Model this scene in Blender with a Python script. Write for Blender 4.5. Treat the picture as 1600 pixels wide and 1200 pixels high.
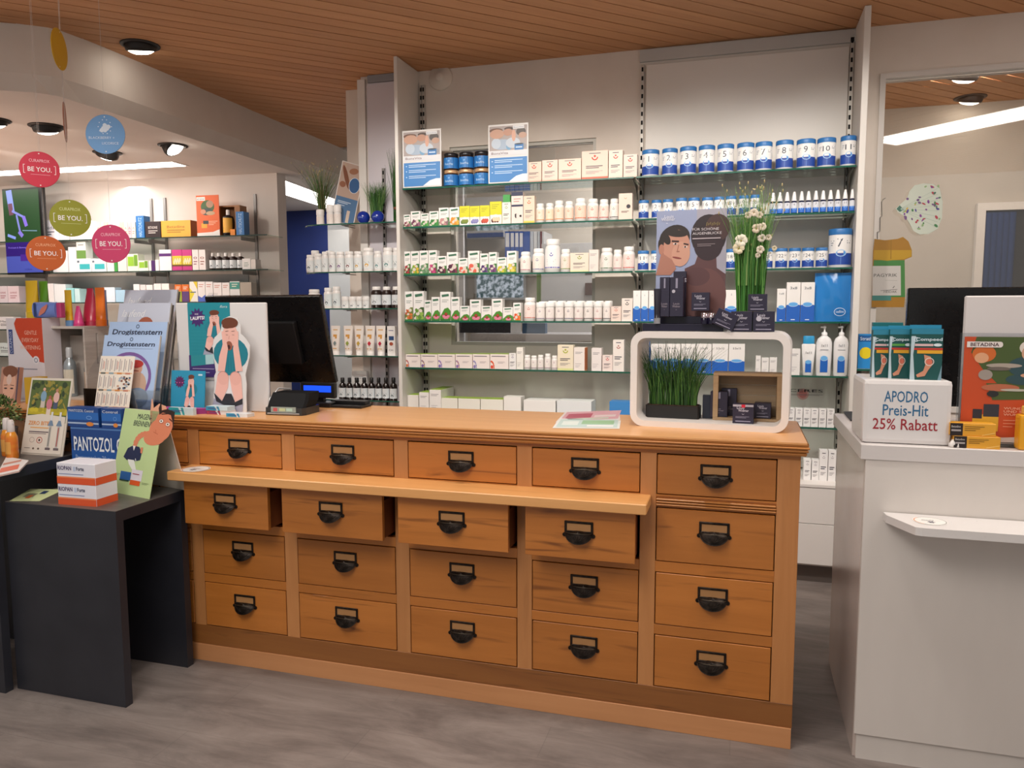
import bpy, bmesh, math, random
from math import sin, cos, pi, radians
from mathutils import Vector, Matrix

# ------------------------------------------------------------------ clear
for o in list(bpy.data.objects):
    bpy.data.objects.remove(o)
SC = bpy.context.scene
COL = SC.collection

# ------------------------------------------------------------------ camera
FPX, YAW, PITCH, ROLL, EYE = 1193.7, -0.2907, 0.09686, -0.00254, 1.45
def cam_axes():
    cy, sy, cp, sp, cr, sr = cos(YAW), sin(YAW), cos(PITCH), sin(PITCH), cos(ROLL), sin(ROLL)
    f = Vector((sy * cp, cy * cp, -sp)); r = Vector((cy, -sy, 0)); u = r.cross(f)
    return r * cr + u * sr, u * cr - r * sr, f
AR, AU, AF = cam_axes()
OC = Vector((0, 0, EYE))
cd = bpy.data.cameras.new('camera'); cam = bpy.data.objects.new('camera', cd); COL.objects.link(cam)
cd.sensor_width = 36; cd.lens = FPX / 1600 * 36; cd.clip_start = 0.02; cd.clip_end = 60
mw = Matrix((AR, AU, -AF)).transposed().to_4x4(); mw.translation = OC
cam.matrix_world = mw
SC.camera = cam

# ------------------------------------------------------------------ view, world
SC.view_settings.view_transform = 'Standard'; SC.view_settings.look = 'None'
SC.view_settings.gamma = 1; SC.view_settings.use_curve_mapping = False
SC.view_settings.exposure = 0.0
W = bpy.data.worlds.new('shop_daylight'); SC.world = W; W.use_nodes = True
W.node_tree.nodes['Background'].inputs[0].default_value = (1.0, 0.95, 0.90, 1)
W.node_tree.nodes['Background'].inputs[1].default_value = 0.44

# ------------------------------------------------------------------ lights of the room and added fills
def light(name, kind, loc, target, power, color=(1, .93, .84), size=.3, size_y=None, spot=None, blend=.6):
    d = bpy.data.lights.new(name, kind); o = bpy.data.objects.new(name, d); COL.objects.link(o)
    o.location = loc; d.energy = power; d.color = color
    o.rotation_euler = (Vector(target) - Vector(loc)).to_track_quat('-Z', 'Y').to_euler()
    if kind == 'AREA':
        d.size = size
        if size_y: d.shape = 'RECTANGLE'; d.size_y = size_y
    else:
        d.shadow_soft_size = size
    if kind == 'SPOT': d.spot_size = radians(spot); d.spot_blend = blend
    return o
# recessed ceiling spots aimed at the glass shelves
for x in (-2.2, -1.55, -0.9, -0.25, 0.45):
    light('shelf_spot', 'SPOT', (x, 2.85, 2.90), (x + .05, 4.55, 1.35), 60, size=.05, spot=74)
# spots over the counters
light('counter_spot', 'SPOT', (-1.6, 2.2, 2.9), (-1.5, 2.75, .9), 52, size=.05, spot=80)
light('counter_spot', 'SPOT', (-.3, 2.2, 2.9), (-.3, 2.7, .9), 56, size=.05, spot=80)
light('counter_spot', 'SPOT', (-2.7, 1.7, 2.9), (-2.6, 2.4, .8), 46, size=.05, spot=80)
light('counter_spot', 'SPOT', (.95, 2.3, 2.9), (.7, 2.65, 1.0), 24, size=.05, spot=80)
# left shop wall, under the lower ceiling
for x in (-6.2, -5.2, -4.3):
    light('wall_spot', 'SPOT', (x, 4.25, 2.55), (x, 5.75, 1.6), 17, size=.05, spot=100)
light('panel_light', 'AREA', (-5.2, 5.16, 2.55), (-5.2, 5.16, 0), 17, (1, .97, .95), .15, 2.2)
light('low_ceiling_fill', 'AREA', (-5.6, 3.6, 1.15), (-5.0, 4.2, 2.6), 26, (1, .66, .50), 1.5)  # added upward fill with no fixture, stands for warm bounce on the lower ceiling
# passage with blue wall and the rooms behind the glass
light('passage_light', 'AREA', (-4.4, 7.0, 2.52), (-4.4, 7.0, 0), 14, (.9, .95, 1), .5)
light('office_light', 'AREA', (-.6, 5.6, 2.9), (-.9, 5.7, 0), 62, (.93, .97, 1), .9)
light('office_light', 'AREA', (1.6, 5.5, 2.9), (1.6, 6.0, 0), 30, (1, .93, .86), .9)
# the long recessed panel, and an added unseen fill on the customers' side
fp = light('front_panel', 'AREA', (2.03, 2.36, 2.935), (2.03, 2.36, 0), 22, (1, .97, .94), .34, 2.3)
fp.rotation_euler = (0, 0, math.atan2(.694, .72) - pi / 2)
light('front_panel', 'AREA', (-1.2, .1, 2.935), (-1.2, .1, 0), 48, (1, .95, .9), 1.2, 2.4)  # added broad fill lamp, out of view

# ------------------------------------------------------------------ materials
def lin(c):
    c = c / 255
    return c / 12.92 if c <= .04045 else ((c + .055) / 1.055) ** 2.4
def hexc(h):
    return (lin(int(h[0:2], 16)), lin(int(h[2:4], 16)), lin(int(h[4:6], 16)), 1)
_m = {}
def C(h, rough=.5, metal=0, emit=0, spec=.5):
    k = (h, rough, metal, emit, spec)
    if k not in _m:
        m = bpy.data.materials.new('paint_' + h); m.use_nodes = True
        b = m.node_tree.nodes['Principled BSDF']
        b.inputs['Base Color'].default_value = hexc(h)
        b.inputs['Roughness'].default_value = rough; b.inputs['Metallic'].default_value = metal
        b.inputs['Specular IOR Level'].default_value = spec
        if emit:
            b.inputs['Emission Color'].default_value = hexc(h); b.inputs['Emission Strength'].default_value = emit
        else:
            nt = m.node_tree; n = nt.nodes.new('ShaderNodeTexNoise'); n.inputs['Scale'].default_value = 40
            tc = nt.nodes.new('ShaderNodeTexCoord'); nt.links.new(tc.outputs['Object'], n.inputs['Vector'])
            mr = nt.nodes.new('ShaderNodeMapRange'); nt.links.new(n.outputs['Fac'], mr.inputs['Value'])
            mr.inputs['To Min'].default_value = max(0.02, rough - .05); mr.inputs['To Max'].default_value = min(1, rough + .05)
            nt.links.new(mr.outputs['Result'], b.inputs['Roughness'])
        _m[k] = m
    return _m[k]

def nodes(name):
    m = bpy.data.materials.new(name); m.use_nodes = True
    nt = m.node_tree
    return m, nt, nt.nodes['Principled BSDF'], (lambda t: nt.nodes.new(t)), nt.links.new

def wood(name, light_, mid, dark, axis='X', rough=.38, knots=True, grain=1.0, coat=.0, rnd=.12):
    m, nt, b, N, Lk = nodes(name)
    tc = N('ShaderNodeTexCoord'); oi = N('ShaderNodeObjectInfo')
    mp = N('ShaderNodeMapping'); Lk(tc.outputs['Object'], mp.inputs['Vector'])
    s = {'X': (1.1, 14, 14), 'Y': (14, 1.1, 14), 'Z': (14, 14, 1.1)}[axis]
    mp.inputs['Scale'].default_value = tuple(v * grain for v in s)
    cmb = N('ShaderNodeCombineXYZ'); mul = N('ShaderNodeMath'); mul.operation = 'MULTIPLY'; mul.inputs[1].default_value = 37
    Lk(oi.outputs['Random'], mul.inputs[0])
    for i in range(3): Lk(mul.outputs[0], cmb.inputs[i])
    Lk(cmb.outputs[0], mp.inputs['Location'])
    n1 = N('ShaderNodeTexNoise'); n1.inputs['Scale'].default_value = 1.0; n1.inputs['Detail'].default_value = 5; n1.inputs['Roughness'].default_value = .62
    n1.inputs['Distortion'].default_value = .6
    Lk(mp.outputs[0], n1.inputs['Vector'])
    r1 = N('ShaderNodeValToRGB'); e = r1.color_ramp.elements
    e[0].position = .3; e[0].color = hexc(mid); e[1].position = .72; e[1].color = hexc(light_)
    Lk(n1.outputs['Fac'], r1.inputs[0])
    # dark resin streaks
    mp2 = N('ShaderNodeMapping'); Lk(tc.outputs['Object'], mp2.inputs['Vector']); Lk(cmb.outputs[0], mp2.inputs['Location'])
    s2 = {'X': (2.2, 32, 32), 'Y': (32, 2.2, 32), 'Z': (32, 32, 2.2)}[axis]
    mp2.inputs['Scale'].default_value = tuple(v * grain for v in s2)
    n2 = N('ShaderNodeTexNoise'); n2.inputs['Detail'].default_value = 3; n2.inputs['Distortion'].default_value = 1.2; n2.inputs['Scale'].default_value = .9
    Lk(mp2.outputs[0], n2.inputs['Vector'])
    r2 = N('ShaderNodeValToRGB'); e = r2.color_ramp.elements
    e[0].position = .60; e[0].color = (0, 0, 0, 1); e[1].position = .78; e[1].color = (1, 1, 1, 1)
    Lk(n2.outputs['Fac'], r2.inputs[0])
    mx = N('ShaderNodeMix'); mx.data_type = 'RGBA'; Lk(r1.outputs[0], mx.inputs[6]); mx.inputs[7].default_value = hexc(dark)
    st = N('ShaderNodeMath'); st.operation = 'MULTIPLY'; st.inputs[1].default_value = .75 if knots else .25
    Lk(r2.outputs[0], st.inputs[0]); Lk(st.outputs[0], mx.inputs[0])
    hv = N('ShaderNodeHueSaturation'); Lk(mx.outputs[2], hv.inputs['Color'])
    mr = N('ShaderNodeMapRange'); Lk(oi.outputs['Random'], mr.inputs['Value']); mr.inputs['To Min'].default_value = 1 - rnd; mr.inputs['To Max'].default_value = 1 + rnd
    Lk(mr.outputs[0], hv.inputs['Value'])
    Lk(hv.outputs[0], b.inputs['Base Color']); b.inputs['Roughness'].default_value = rough
    b.inputs['Coat Weight'].default_value = coat; b.inputs['Coat Roughness'].default_value = .25
    bp = N('ShaderNodeBump'); bp.inputs['Strength'].default_value = .06; bp.inputs['Distance'].default_value = .002
    Lk(n1.outputs['Fac'], bp.inputs['Height']); Lk(bp.outputs[0], b.inputs['Normal'])
    return m

def noisy(name, a, b_, scale=(1, 1, 1), detail=4, rough=.6, lo=.35, hi=.65, bump=0, metal=0):
    m, nt, b, N, Lk = nodes(name)
    tc = N('ShaderNodeTexCoord'); mp = N('ShaderNodeMapping'); Lk(tc.outputs['Object'], mp.inputs['Vector']); mp.inputs['Scale'].default_value = scale
    n = N('ShaderNodeTexNoise'); n.inputs['Scale'].default_value = 1; n.inputs['Detail'].default_value = detail; n.inputs['Roughness'].default_value = .6
    Lk(mp.outputs[0], n.inputs['Vector'])
    r = N('ShaderNodeValToRGB'); e = r.color_ramp.elements; e[0].position = lo; e[0].color = hexc(a); e[1].position = hi; e[1].color = hexc(b_)
    Lk(n.outputs['Fac'], r.inputs[0]); Lk(r.outputs[0], b.inputs['Base Color']); b.inputs['Roughness'].default_value = rough; b.inputs['Metallic'].default_value = metal
    if bump:
        bp = N('ShaderNodeBump'); bp.inputs['Strength'].default_value = bump; bp.inputs['Distance'].default_value = .003
        Lk(n.outputs['Fac'], bp.inputs['Height']); Lk(bp.outputs[0], b.inputs['Normal'])
    return m

def glass(name, tint, gloss=.08, rough=.02):
    """thin clear pane: lets light straight through and mirrors a little"""
    m, nt, b, N, Lk = nodes(name); nt.nodes.remove(b)
    out = nt.nodes['Material Output']
    t = N('ShaderNodeBsdfTransparent'); t.inputs[0].default_value = hexc(tint)
    g = N('ShaderNodeBsdfGlossy'); g.inputs['Roughness'].default_value = rough; g.inputs['Color'].default_value = (1, 1, 1, 1)
    f = N('ShaderNodeFresnel'); f.inputs[0].default_value = 1.45
    a = N('ShaderNodeMath'); a.operation = 'ADD'; a.inputs[1].default_value = gloss; a.use_clamp = True
    Lk(f.outputs[0], a.inputs[0])
    mx = N('ShaderNodeMixShader'); Lk(a.outputs[0], mx.inputs[0]); Lk(t.outputs[0], mx.inputs[1]); Lk(g.outputs[0], mx.inputs[2])
    Lk(mx.outputs[0], out.inputs[0])
    return m

PINE = wood('ceiling_pine', 'd09a6c', 'c48d60', '8f5a38', 'X', .6, False, .9, rnd=.07)
BEECH = wood('honey_beech', 'bd7634', 'a96628', '5e2f0e', 'X', .36, True, 1, .15, .10)
BEECH_V = wood('honey_beech_upright', 'c08450', 'b07542', '6e4020', 'Z', .38, False, 1, .1, .08)
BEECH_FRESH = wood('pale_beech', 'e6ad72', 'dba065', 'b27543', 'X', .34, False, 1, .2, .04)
BEECH_EDGE = wood('moulding_beech', 'b8793d', 'a86a31', '7a431a', 'X', .4, False, 1, .1, .05)
PLINTH = wood('plinth_beech', 'c98f60', 'bd8355', '9b6238', 'X', .45, False, .7, 0, .03)
OAKBOX = wood('oak_display', 'b39672', 'a08462', '7f6547', 'X', .55, False, 1.5, 0, .04)
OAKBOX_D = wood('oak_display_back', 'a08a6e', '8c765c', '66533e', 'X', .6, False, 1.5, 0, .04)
CRATE = noisy('whitewashed_wood', 'b9b0a8', 'd2cbc4', (3, 3, 30), 4, .7)
PLASTER = noisy('warm_plaster', 'dad0c6', 'e0d7ce', (3, 3, 3), 3, .85, bump=.05)
BOARD = noisy('shelf_board', 'd9d5cf', 'dedad5', (2, 2, 2), 2, .45)
GREYBOARD = noisy('grey_board', 'b9b8b6', 'c2c1be', (2, 2, 2), 2, .35)
CEILW = noisy('white_ceiling', 'dcd3cc', 'e2dad3', (2, 2, 2), 2, .85)
FURN = noisy('white_furniture', 'd2cbc5', 'd6cfc9', (6, 6, 2), 3, .42)
ANTH = noisy('anthracite_laminate', '24252c', '2a2b32', (6, 6, 6), 3, .42)
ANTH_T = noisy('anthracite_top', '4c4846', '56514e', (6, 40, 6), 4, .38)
BLUEW = noisy('blue_paint', '12245e', '152a68', (2, 2, 2), 2, .7)
SHELFGLASS = glass('shelf_glass', 'ebf5f1', .03)
GEDGE = C('1d5a4a', .15)
WINGLASS = glass('window_glass', 'eeeae6', .05, .01)
ACRYL = glass('clear_acrylic', 'eef0f2', .0, .05)
STEEL = C('9a9894', .35, .8)
IRON = noisy('burnished_iron', '1b1613', '3a2f28', (60, 60, 60), 3, .42, metal=.75)
IRONB = C('94866f', .35, .9)
BLACK = C('0b0b0d', .3)

def floor_mat():
    m, nt, b, N, Lk = nodes('grey_wood_vinyl')
    tc = N('ShaderNodeTexCoord'); mp = N('ShaderNodeMapping'); Lk(tc.outputs['Object'], mp.inputs['Vector']); mp.inputs['Scale'].default_value = (1.1, 4.5, 1); mp.inputs['Rotation'].default_value = (0, 0, radians(-4))
    n = N('ShaderNodeTexNoise'); n.inputs['Scale'].default_value = 1.6; n.inputs['Detail'].default_value = 9; n.inputs['Roughness'].default_value = .72; n.inputs['Distortion'].default_value = .5
    Lk(mp.outputs[0], n.inputs['Vector'])
    r = N('ShaderNodeValToRGB'); e = r.color_ramp.elements; e[0].position = .32; e[0].color = hexc('625a57'); e[1].position = .68; e[1].color = hexc('8f8580')
    Lk(n.outputs['Fac'], r.inputs[0])
    br = N('ShaderNodeTexBrick'); Lk(tc.outputs['Object'], br.inputs['Vector']); br.inputs['Scale'].default_value = 1
    br.inputs['Brick Width'].default_value = 1.2; br.inputs['Row Height'].default_value = .19; br.inputs['Mortar Size'].default_value = .0016
    br.inputs['Color1'].default_value = (.94, .94, .94, 1); br.inputs['Color2'].default_value = (1.04, 1.03, 1.02, 1); br.inputs['Mortar'].default_value = (.82, .82, .82, 1)
    mx = N('ShaderNodeMix'); mx.data_type = 'RGBA'; mx.blend_type = 'MULTIPLY'; mx.inputs[0].default_value = 1
    Lk(r.outputs[0], mx.inputs[6]); Lk(br.outputs['Color'], mx.inputs[7])
    Lk(mx.outputs[2], b.inputs['Base Color']); b.inputs['Roughness'].default_value = .42
    bp = N('ShaderNodeBump'); bp.inputs['Strength'].default_value = .12; bp.inputs['Distance'].default_value = .002
    Lk(n.outputs['Fac'], bp.inputs['Height']); Lk(bp.outputs[0], b.inputs['Normal'])
    return m
FLOOR = floor_mat()

# ------------------------------------------------------------------ mesh builder
_txt = {}
def glyphs(s, bold=0, shear=0):
    k = (s, bold, shear)
    if k not in _txt:
        cu = bpy.data.curves.new('t', 'FONT'); cu.body = s; cu.size = 1; cu.resolution_u = 2; cu.offset = bold; cu.shear = shear
        cu.fill_mode = 'FRONT'
        o = bpy.data.objects.new('t', cu)
        me = bpy.data.meshes.new_from_object(o)
        vs = [(v.co.x, v.co.y) for v in me.vertices]; fs = [tuple(p.vertices) for p in me.polygons]
        bpy.data.objects.remove(o); bpy.data.curves.remove(cu); bpy.data.meshes.remove(me)
        if vs:
            x0 = min(v[0] for v in vs); x1 = max(v[0] for v in vs)
            vs = [((v[0] - x0), v[1]) for v in vs]; w = x1 - x0
        else: w = 1
        _txt[k] = (vs, fs, max(w, 1e-3))
    return _txt[k]

class M:
    def __init__(s): s.V = []; s.F = []; s.I = []; s.S = []; s.mats = []
    def mi(s, mat):
        if mat not in s.mats: s.mats.append(mat)
        return s.mats.index(mat)
    def add(s, vs, fs, mat, smooth=False):
        b = len(s.V); s.V += [tuple(v) for v in vs]; i = s.mi(mat)
        for f in fs: s.F.append(tuple(b + k for k in f)); s.I.append(i); s.S.append(smooth)
        return s
    def box(s, x0, x1, y0, y1, z0, z1, mat, ch=0):
        if ch <= 0:
            v = [(x0, y0, z0), (x1, y0, z0), (x1, y1, z0), (x0, y1, z0), (x0, y0, z1), (x1, y0, z1), (x1, y1, z1), (x0, y1, z1)]
            return s.add(v, [(0, 3, 2, 1), (4, 5, 6, 7), (0, 1, 5, 4), (1, 2, 6, 5), (2, 3, 7, 6), (3, 0, 4, 7)], mat)
        bm = bmesh.new()
        bmesh.ops.create_cube(bm, size=1, matrix=Matrix.Translation(((x0 + x1) / 2, (y0 + y1) / 2, (z0 + z1) / 2)) @ Matrix.Diagonal((x1 - x0, y1 - y0, z1 - z0, 1)))
        bmesh.ops.bevel(bm, geom=bm.edges[:], offset=ch, segments=2 if ch > .004 else 1, profile=.6, affect='EDGES')
        bm.verts.index_update()
        s.add([v.co[:] for v in bm.verts], [[v.index for v in f.verts] for f in bm.faces], mat); bm.free(); return s
    def lathe(s, prof, mat, n=20, c=(0, 0, 0), sx=1, sy=1, a0=0, a1=2 * pi, smooth=True, cap=True):
        vs = []; fs = []; full = abs(a1 - a0 - 2 * pi) < 1e-6; m = n if full else n + 1
        for (r, z) in prof:
            for k in range(m):
                a = a0 + (a1 - a0) * k / n
                vs.append((c[0] + r * cos(a) * sx, c[1] + r * sin(a) * sy, c[2] + z))
        for i in range(len(prof) - 1):
            for k in range(n):
                k2 = (k + 1) % m
                fs.append((i * m + k, i * m + k2, (i + 1) * m + k2, (i + 1) * m + k))
        s.add(vs, fs, mat, smooth)
        if cap and full:
            L = len(prof) - 1
            if prof[0][0] > 1e-6: s.add([vs[k] for k in range(m)], [tuple(range(m - 1, -1, -1))], mat)
            if prof[L][0] > 1e-6: s.add([vs[L * m + k] for k in range(m)], [tuple(range(m))], mat)
        return s
    def loft(s, rings, mat, smooth=True, caps=True):
        n = len(rings[0]); vs = [p for r in rings for p in r]; fs = []
        for i in range(len(rings) - 1):
            for k in range(n): k2 = (k + 1) % n; fs.append((i * n + k, i * n + k2, (i + 1) * n + k2, (i + 1) * n + k))
        s.add(vs, fs, mat, smooth)
        if caps: s.add(rings[0], [tuple(range(n - 1, -1, -1))], mat); s.add(rings[-1], [tuple(range(n))], mat)
        return s
    def tube(s, pts, r, mat, n=8, closed=False):
        P = [Vector(p) for p in pts]; rings = []
        for i, p in enumerate(P):
            a = P[(i - 1) % len(P)] if (closed or i) else p; b = P[(i + 1) % len(P)] if (closed or i < len(P) - 1) else p
            t = (b - a).normalized(); u = t.cross(Vector((0, 0, 1)) if abs(t.z) < .9 else Vector((1, 0, 0))).normalized(); w = t.cross(u)
            rr = r[i] if isinstance(r, (list, tuple)) else r
            rings.append([tuple(p + u * rr * cos(2 * pi * k / n) + w * rr * sin(2 * pi * k / n)) for k in range(n)])
        if closed:
            rings.append(rings[0]); return s.loft(rings, mat, True, False)
        return s.loft(rings, mat)
    def prism(s, pts, y0, y1, mat, side=None):
        """polygon in x,z pushed between y0 and y1"""
        n = len(pts); a = [(p[0], y0, p[1]) for p in pts]; b = [(p[0], y1, p[1]) for p in pts]
        s.add(a + b, [tuple(range(n)), tuple(range(2 * n - 1, n - 1, -1))], mat)
        s.add(a + b, [(k, n + k, n + (k + 1) % n, (k + 1) % n) for k in range(n)], side or mat); return s
    def slab(s, pts, z0, z1, mat, side=None):
        n = len(pts); a = [(p[0], p[1], z0) for p in pts]; b = [(p[0], p[1], z1) for p in pts]
        s.add(a + b, [tuple(range(n - 1, -1, -1)), tuple(range(n, 2 * n))], mat)
        s.add(a + b, [(k, (k + 1) % n, n + (k + 1) % n, n + k) for k in range(n)], side or mat); return s
    def xf(s, mt, start=0):
        for i in range(start, len(s.V)): s.V[i] = tuple(mt @ Vector(s.V[i]))
        return s
    def build(s, name, parent=None, loc=(0, 0, 0), rot=0):
        me = bpy.data.meshes.new(name); me.from_pydata(s.V, [], s.F)
        for m in s.mats: me.materials.append(m)
        me.polygons.foreach_set('material_index', s.I); me.polygons.foreach_set('use_smooth', s.S); me.update()
        o = bpy.data.objects.new(name, me); COL.objects.link(o)
        o.location = loc
        if isinstance(rot, (int, float)): o.rotation_euler = (0, 0, rot)
        else: o.rotation_euler = rot
        if parent is not None: o.parent = parent
        return o

class P:
    """flat print on a front face: u to the right, v up, layer = paint order"""
    def __init__(s): s.m = M(); s.e = .00025; s.k = 0
    def _a(s, pts, fs, col, lay):
        s.k += 1; lay = lay + .012 * s.k
        s.m.add([(u, -s.e * (lay + 1), v) for u, v in pts], fs, C(col, .45) if isinstance(col, str) else col)
        return s
    def rect(s, x0, y0, x1, y1, col, lay=0, n=1):
        if n == 1: return s._a([(x0, y0), (x1, y0), (x1, y1), (x0, y1)], [(0, 1, 2, 3)], col, lay)
        pts = []; fs = []
        for k in range(n + 1): u = x0 + (x1 - x0) * k / n; pts += [(u, y0), (u, y1)]
        for k in range(n): fs.append((2 * k, 2 * k + 2, 2 * k + 3, 2 * k + 1))
        return s._a(pts, fs, col, lay)
    def ell(s, cx, cy, rx, ry, col, lay=1, n=18, rot=0):
        pts = [(cx + rx * cos(2 * pi * k / n) * cos(rot) - ry * sin(2 * pi * k / n) * sin(rot), cy + rx * cos(2 * pi * k / n) * sin(rot) + ry * sin(2 * pi * k / n) * cos(rot)) for k in range(n)]
        return s._a(pts, [tuple(range(n))], col, lay)
    def ring(s, cx, cy, rx, ry, w, col, lay=1, n=28, a0=0, a1=2 * pi):
        pts = []; fs = []
        for k in range(n + 1):
            a = a0 + (a1 - a0) * k / n; pts += [(cx + rx * cos(a), cy + ry * sin(a)), (cx + (rx - w) * cos(a), cy + (ry - w) * sin(a))]
        for k in range(n): fs.append((2 * k + 1, 2 * k, 2 * k + 2, 2 * k + 3))
        return s._a(pts, fs, col, lay)
    def poly(s, pts, col, lay=1): return s._a(pts, [tuple(range(len(pts)))], col, lay)
    def line(s, x0, y0, x1, y1, w, col, lay=2):
        d = Vector((x1 - x0, y1 - y0)).normalized() * w / 2
        return s._a([(x0 + d.y, y0 - d.x), (x1 + d.y, y1 - d.x), (x1 - d.y, y1 + d.x), (x0 - d.y, y0 + d.x)], [(0, 1, 2, 3)], col, lay)
    def text(s, t, x, y, h, col, lay=3, w=None, al='l', bold=0, shear=0, rot=0):
        vs, fs, tw = glyphs(t, bold, shear); sc = h / .72; sx = sc if w is None else w / tw
        W_ = tw * sx; ox = {'l': 0, 'c': -W_ / 2, 'r': -W_}[al]
        c_, s_ = cos(rot), sin(rot)
        pts = [(x + (v[0] * sx + ox) * c_ - v[1] * sc * s_, y + (v[0] * sx + ox) * s_ + v[1] * sc * c_) for v in vs]
        return s._a(pts, fs, col, lay)
    def wrap(s, r, cx=0, cy=0):
        V = s.m.V
        for i, (u, y, v) in enumerate(V):
            a = u / r; rr = r - y; V[i] = (cx + rr * sin(a), cy - rr * cos(a), v)
        return s
    def build(s, name, parent, loc=(0, 0, 0), rot=0): return s.m.build(name, parent, loc, rot)

def empty(name, loc, rz=0):
    o = bpy.data.objects.new(name, None); COL.objects.link(o); o.location = loc
    o.rotation_euler = (0, 0, rz) if isinstance(rz, (int, float)) else rz
    o.empty_display_size = .05
    return o
def tag(o, label, cat, group=None):
    o['label'] = label; o['category'] = cat
    if group: o['group'] = group
    return o
def struct(name, m, parent=None, **k):
    o = m.build(name, parent, **k)
    if parent is None: o['kind'] = 'structure'
    return o

# ------------------------------------------------------------------ reading the photograph: pixel + real plane -> point
def ray(x, y): return AF + AR * ((x - 800) / FPX) - AU * ((y - 600) / FPX)
def onz(x, y, z): d = ray(x, y); return OC + d * ((z - EYE) / d.z)
def ony(x, y, Y): d = ray(x, y); return OC + d * (Y / d.y)
def onx(x, y, X): d = ray(x, y); return OC + d * (X / d.x)
def onp(x, y, p, n): d = ray(x, y); return OC + d * ((p - OC).dot(n) / d.dot(n))

# ================================================================== SETTING
ZC, ZL = 2.95, 2.61                      # wooden ceiling, lower white ceiling
struct('floor', M().box(-9, 3.6, -.6, 8.6, -.05, 0, FLOOR))
# wooden ceiling: a board and the single planks hung under it
ceil = struct('ceiling', M().box(-9, 3.6, -.6, 7.0, ZC + .03, ZC + .08, C('2e1a10', .9)))
def clip(poly, a, b, c):                 # keep a*x+b*y<=c
    out = []
    for i, p in enumerate(poly):
        q = poly[(i + 1) % len(poly)]; dp = a * p[0] + b * p[1] - c; dq = a * q[0] + b * q[1] - c
        if dp <= 0: out.append(p)
        if dp * dq < 0: t = dp / (dp - dq); out.append((p[0] + t * (q[0] - p[0]), p[1] + t * (q[1] - p[1])))
    return out
PD = Vector((.72, .694)).normalized(); PN = Vector((-PD.y, PD.x)); PW = .102
rng = random.Random(5)
for k in range(-44, 90):
    o0 = k * PW; c0 = PN * (o0 + .0042); c1 = PN * (o0 + PW - .0042)
    poly = [tuple(c0 - PD * 12), tuple(c0 + PD * 12), tuple(c1 + PD * 12), tuple(c1 - PD * 12)]
    for a, b, c in ((-1, 0, 4.2), (1, 0, 3.5), (0, -1, .5), (0, 1, 6.5)): poly = clip(poly, a, b, c) if poly else poly
    if len(poly) < 3: continue
    # the plank is modelled along its own x axis so that the grain runs with it
    ang = math.atan2(PD.y, PD.x); R_ = Matrix.Rotation(-ang, 2)
    lp = [tuple(R_ @ Vector(p)) for p in poly]; cx = sum(p[0] for p in lp) / len(lp); cy = sum(p[1] for p in lp) / len(lp)
    top = [(p[0] - cx, p[1] - cy) for p in lp]
    zz = ZC + rng.uniform(-.0006, .0006)
    cw = Matrix.Rotation(ang, 2) @ Vector((cx, cy))
    M().slab(top, 0, .018, PINE).build('plank', ceil, (cw.x, cw.y, zz), ang)
# lower ceiling on the left with its curved fascia
fa = [(-4.3, 2.86), (-4.0, 3.05), (-3.86, 3.145), (-3.747, 3.214), (-3.635, 3.286), (-3.57, 3.345), (-3.546, 3.40), (-3.534, 3.56), (-3.53, 3.75), (-3.545, 4.37), (-3.575, 5.19), (-3.60, 6.5), (-3.62, 8.3)]
fa = [(-9, .2)] + fa
mm = M()
def inset(pl, d):
    return [(x - d, y) for x, y in pl]
lo = [(x - (.05 if i > 7 else .03 * (i > 5)), y + (.02 if i <= 6 else 0)) for i, (x, y) in enumerate(fa)]
vs = []
for (a, b) in zip(fa, lo): vs += [(a[0], a[1], ZC + .03), (a[0], a[1], 2.70), (b[0], b[1], ZL)]
fs = []
for i in range(len(fa) - 1):
    for j in range(2): fs.append((3 * i + j, 3 * i + j + 1, 3 * i + 3 + j + 1, 3 * i + 3 + j))
mm.add(vs, fs, PLASTER)
struct('trim_fascia', mm)
struct('ceiling_lower', M().slab([(x - .001, y + .001) for x, y in lo] + [(-9, 8.3)], ZL, ZL + .05, CEILW))
struct('ceiling_passage', M().box(-3.615, -2.35, 6.55, 8.3, 2.94, 2.99, CEILW))
# back wall behind the glass shelves, with office window and the big pane on the right
YW = 4.62
b_ = M()
b_.box(-2.40, -1.79, YW, YW + .10, 0, ZC, PLASTER).box(-1.79, -.855, YW, YW + .10, 2.47, ZC, PLASTER).box(-1.79, -.855, YW, YW + .10, 0, 1.225, PLASTER)
b_.box(-.855, .682, YW, YW + .10, 0, ZC, PLASTER).box(.682, 3.5, YW, YW + .10, 2.695, ZC, PLASTER).box(.682, 3.5, YW, YW + .10, 0, .89, PLASTER)
struct('wall_back', b_)
def frame_rect(x0, x1, z0, z1, w, y0, y1, mat):
    return M().box(x0, x1, y0, y1, z1 - w, z1, mat).box(x0, x1, y0, y1, z0, z0 + w, mat).box(x0, x0 + w, y0, y1, z0 + w, z1 - w, mat).box(x1 - w, x1, y0, y1, z0 + w, z1 - w, mat)
w1 = struct('window_1', frame_rect(-1.79, -.855, 1.225, 2.47, .02, YW + .012, YW + .09, C('bab6ae', .5)))
M().box(-1.768, -.877, YW + .045, YW + .051, 1.247, 2.448, WINGLASS).build('pane', w1)
w2 = struct('window_2', frame_rect(.68, 3.5, .89, 2.70, .028, YW - .012, YW + .09, C('d5d0cb', .5)))
M().box(.71, 3.47, YW + .03, YW + .038, .92, 2.67, WINGLASS).build('pane', w2)
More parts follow.
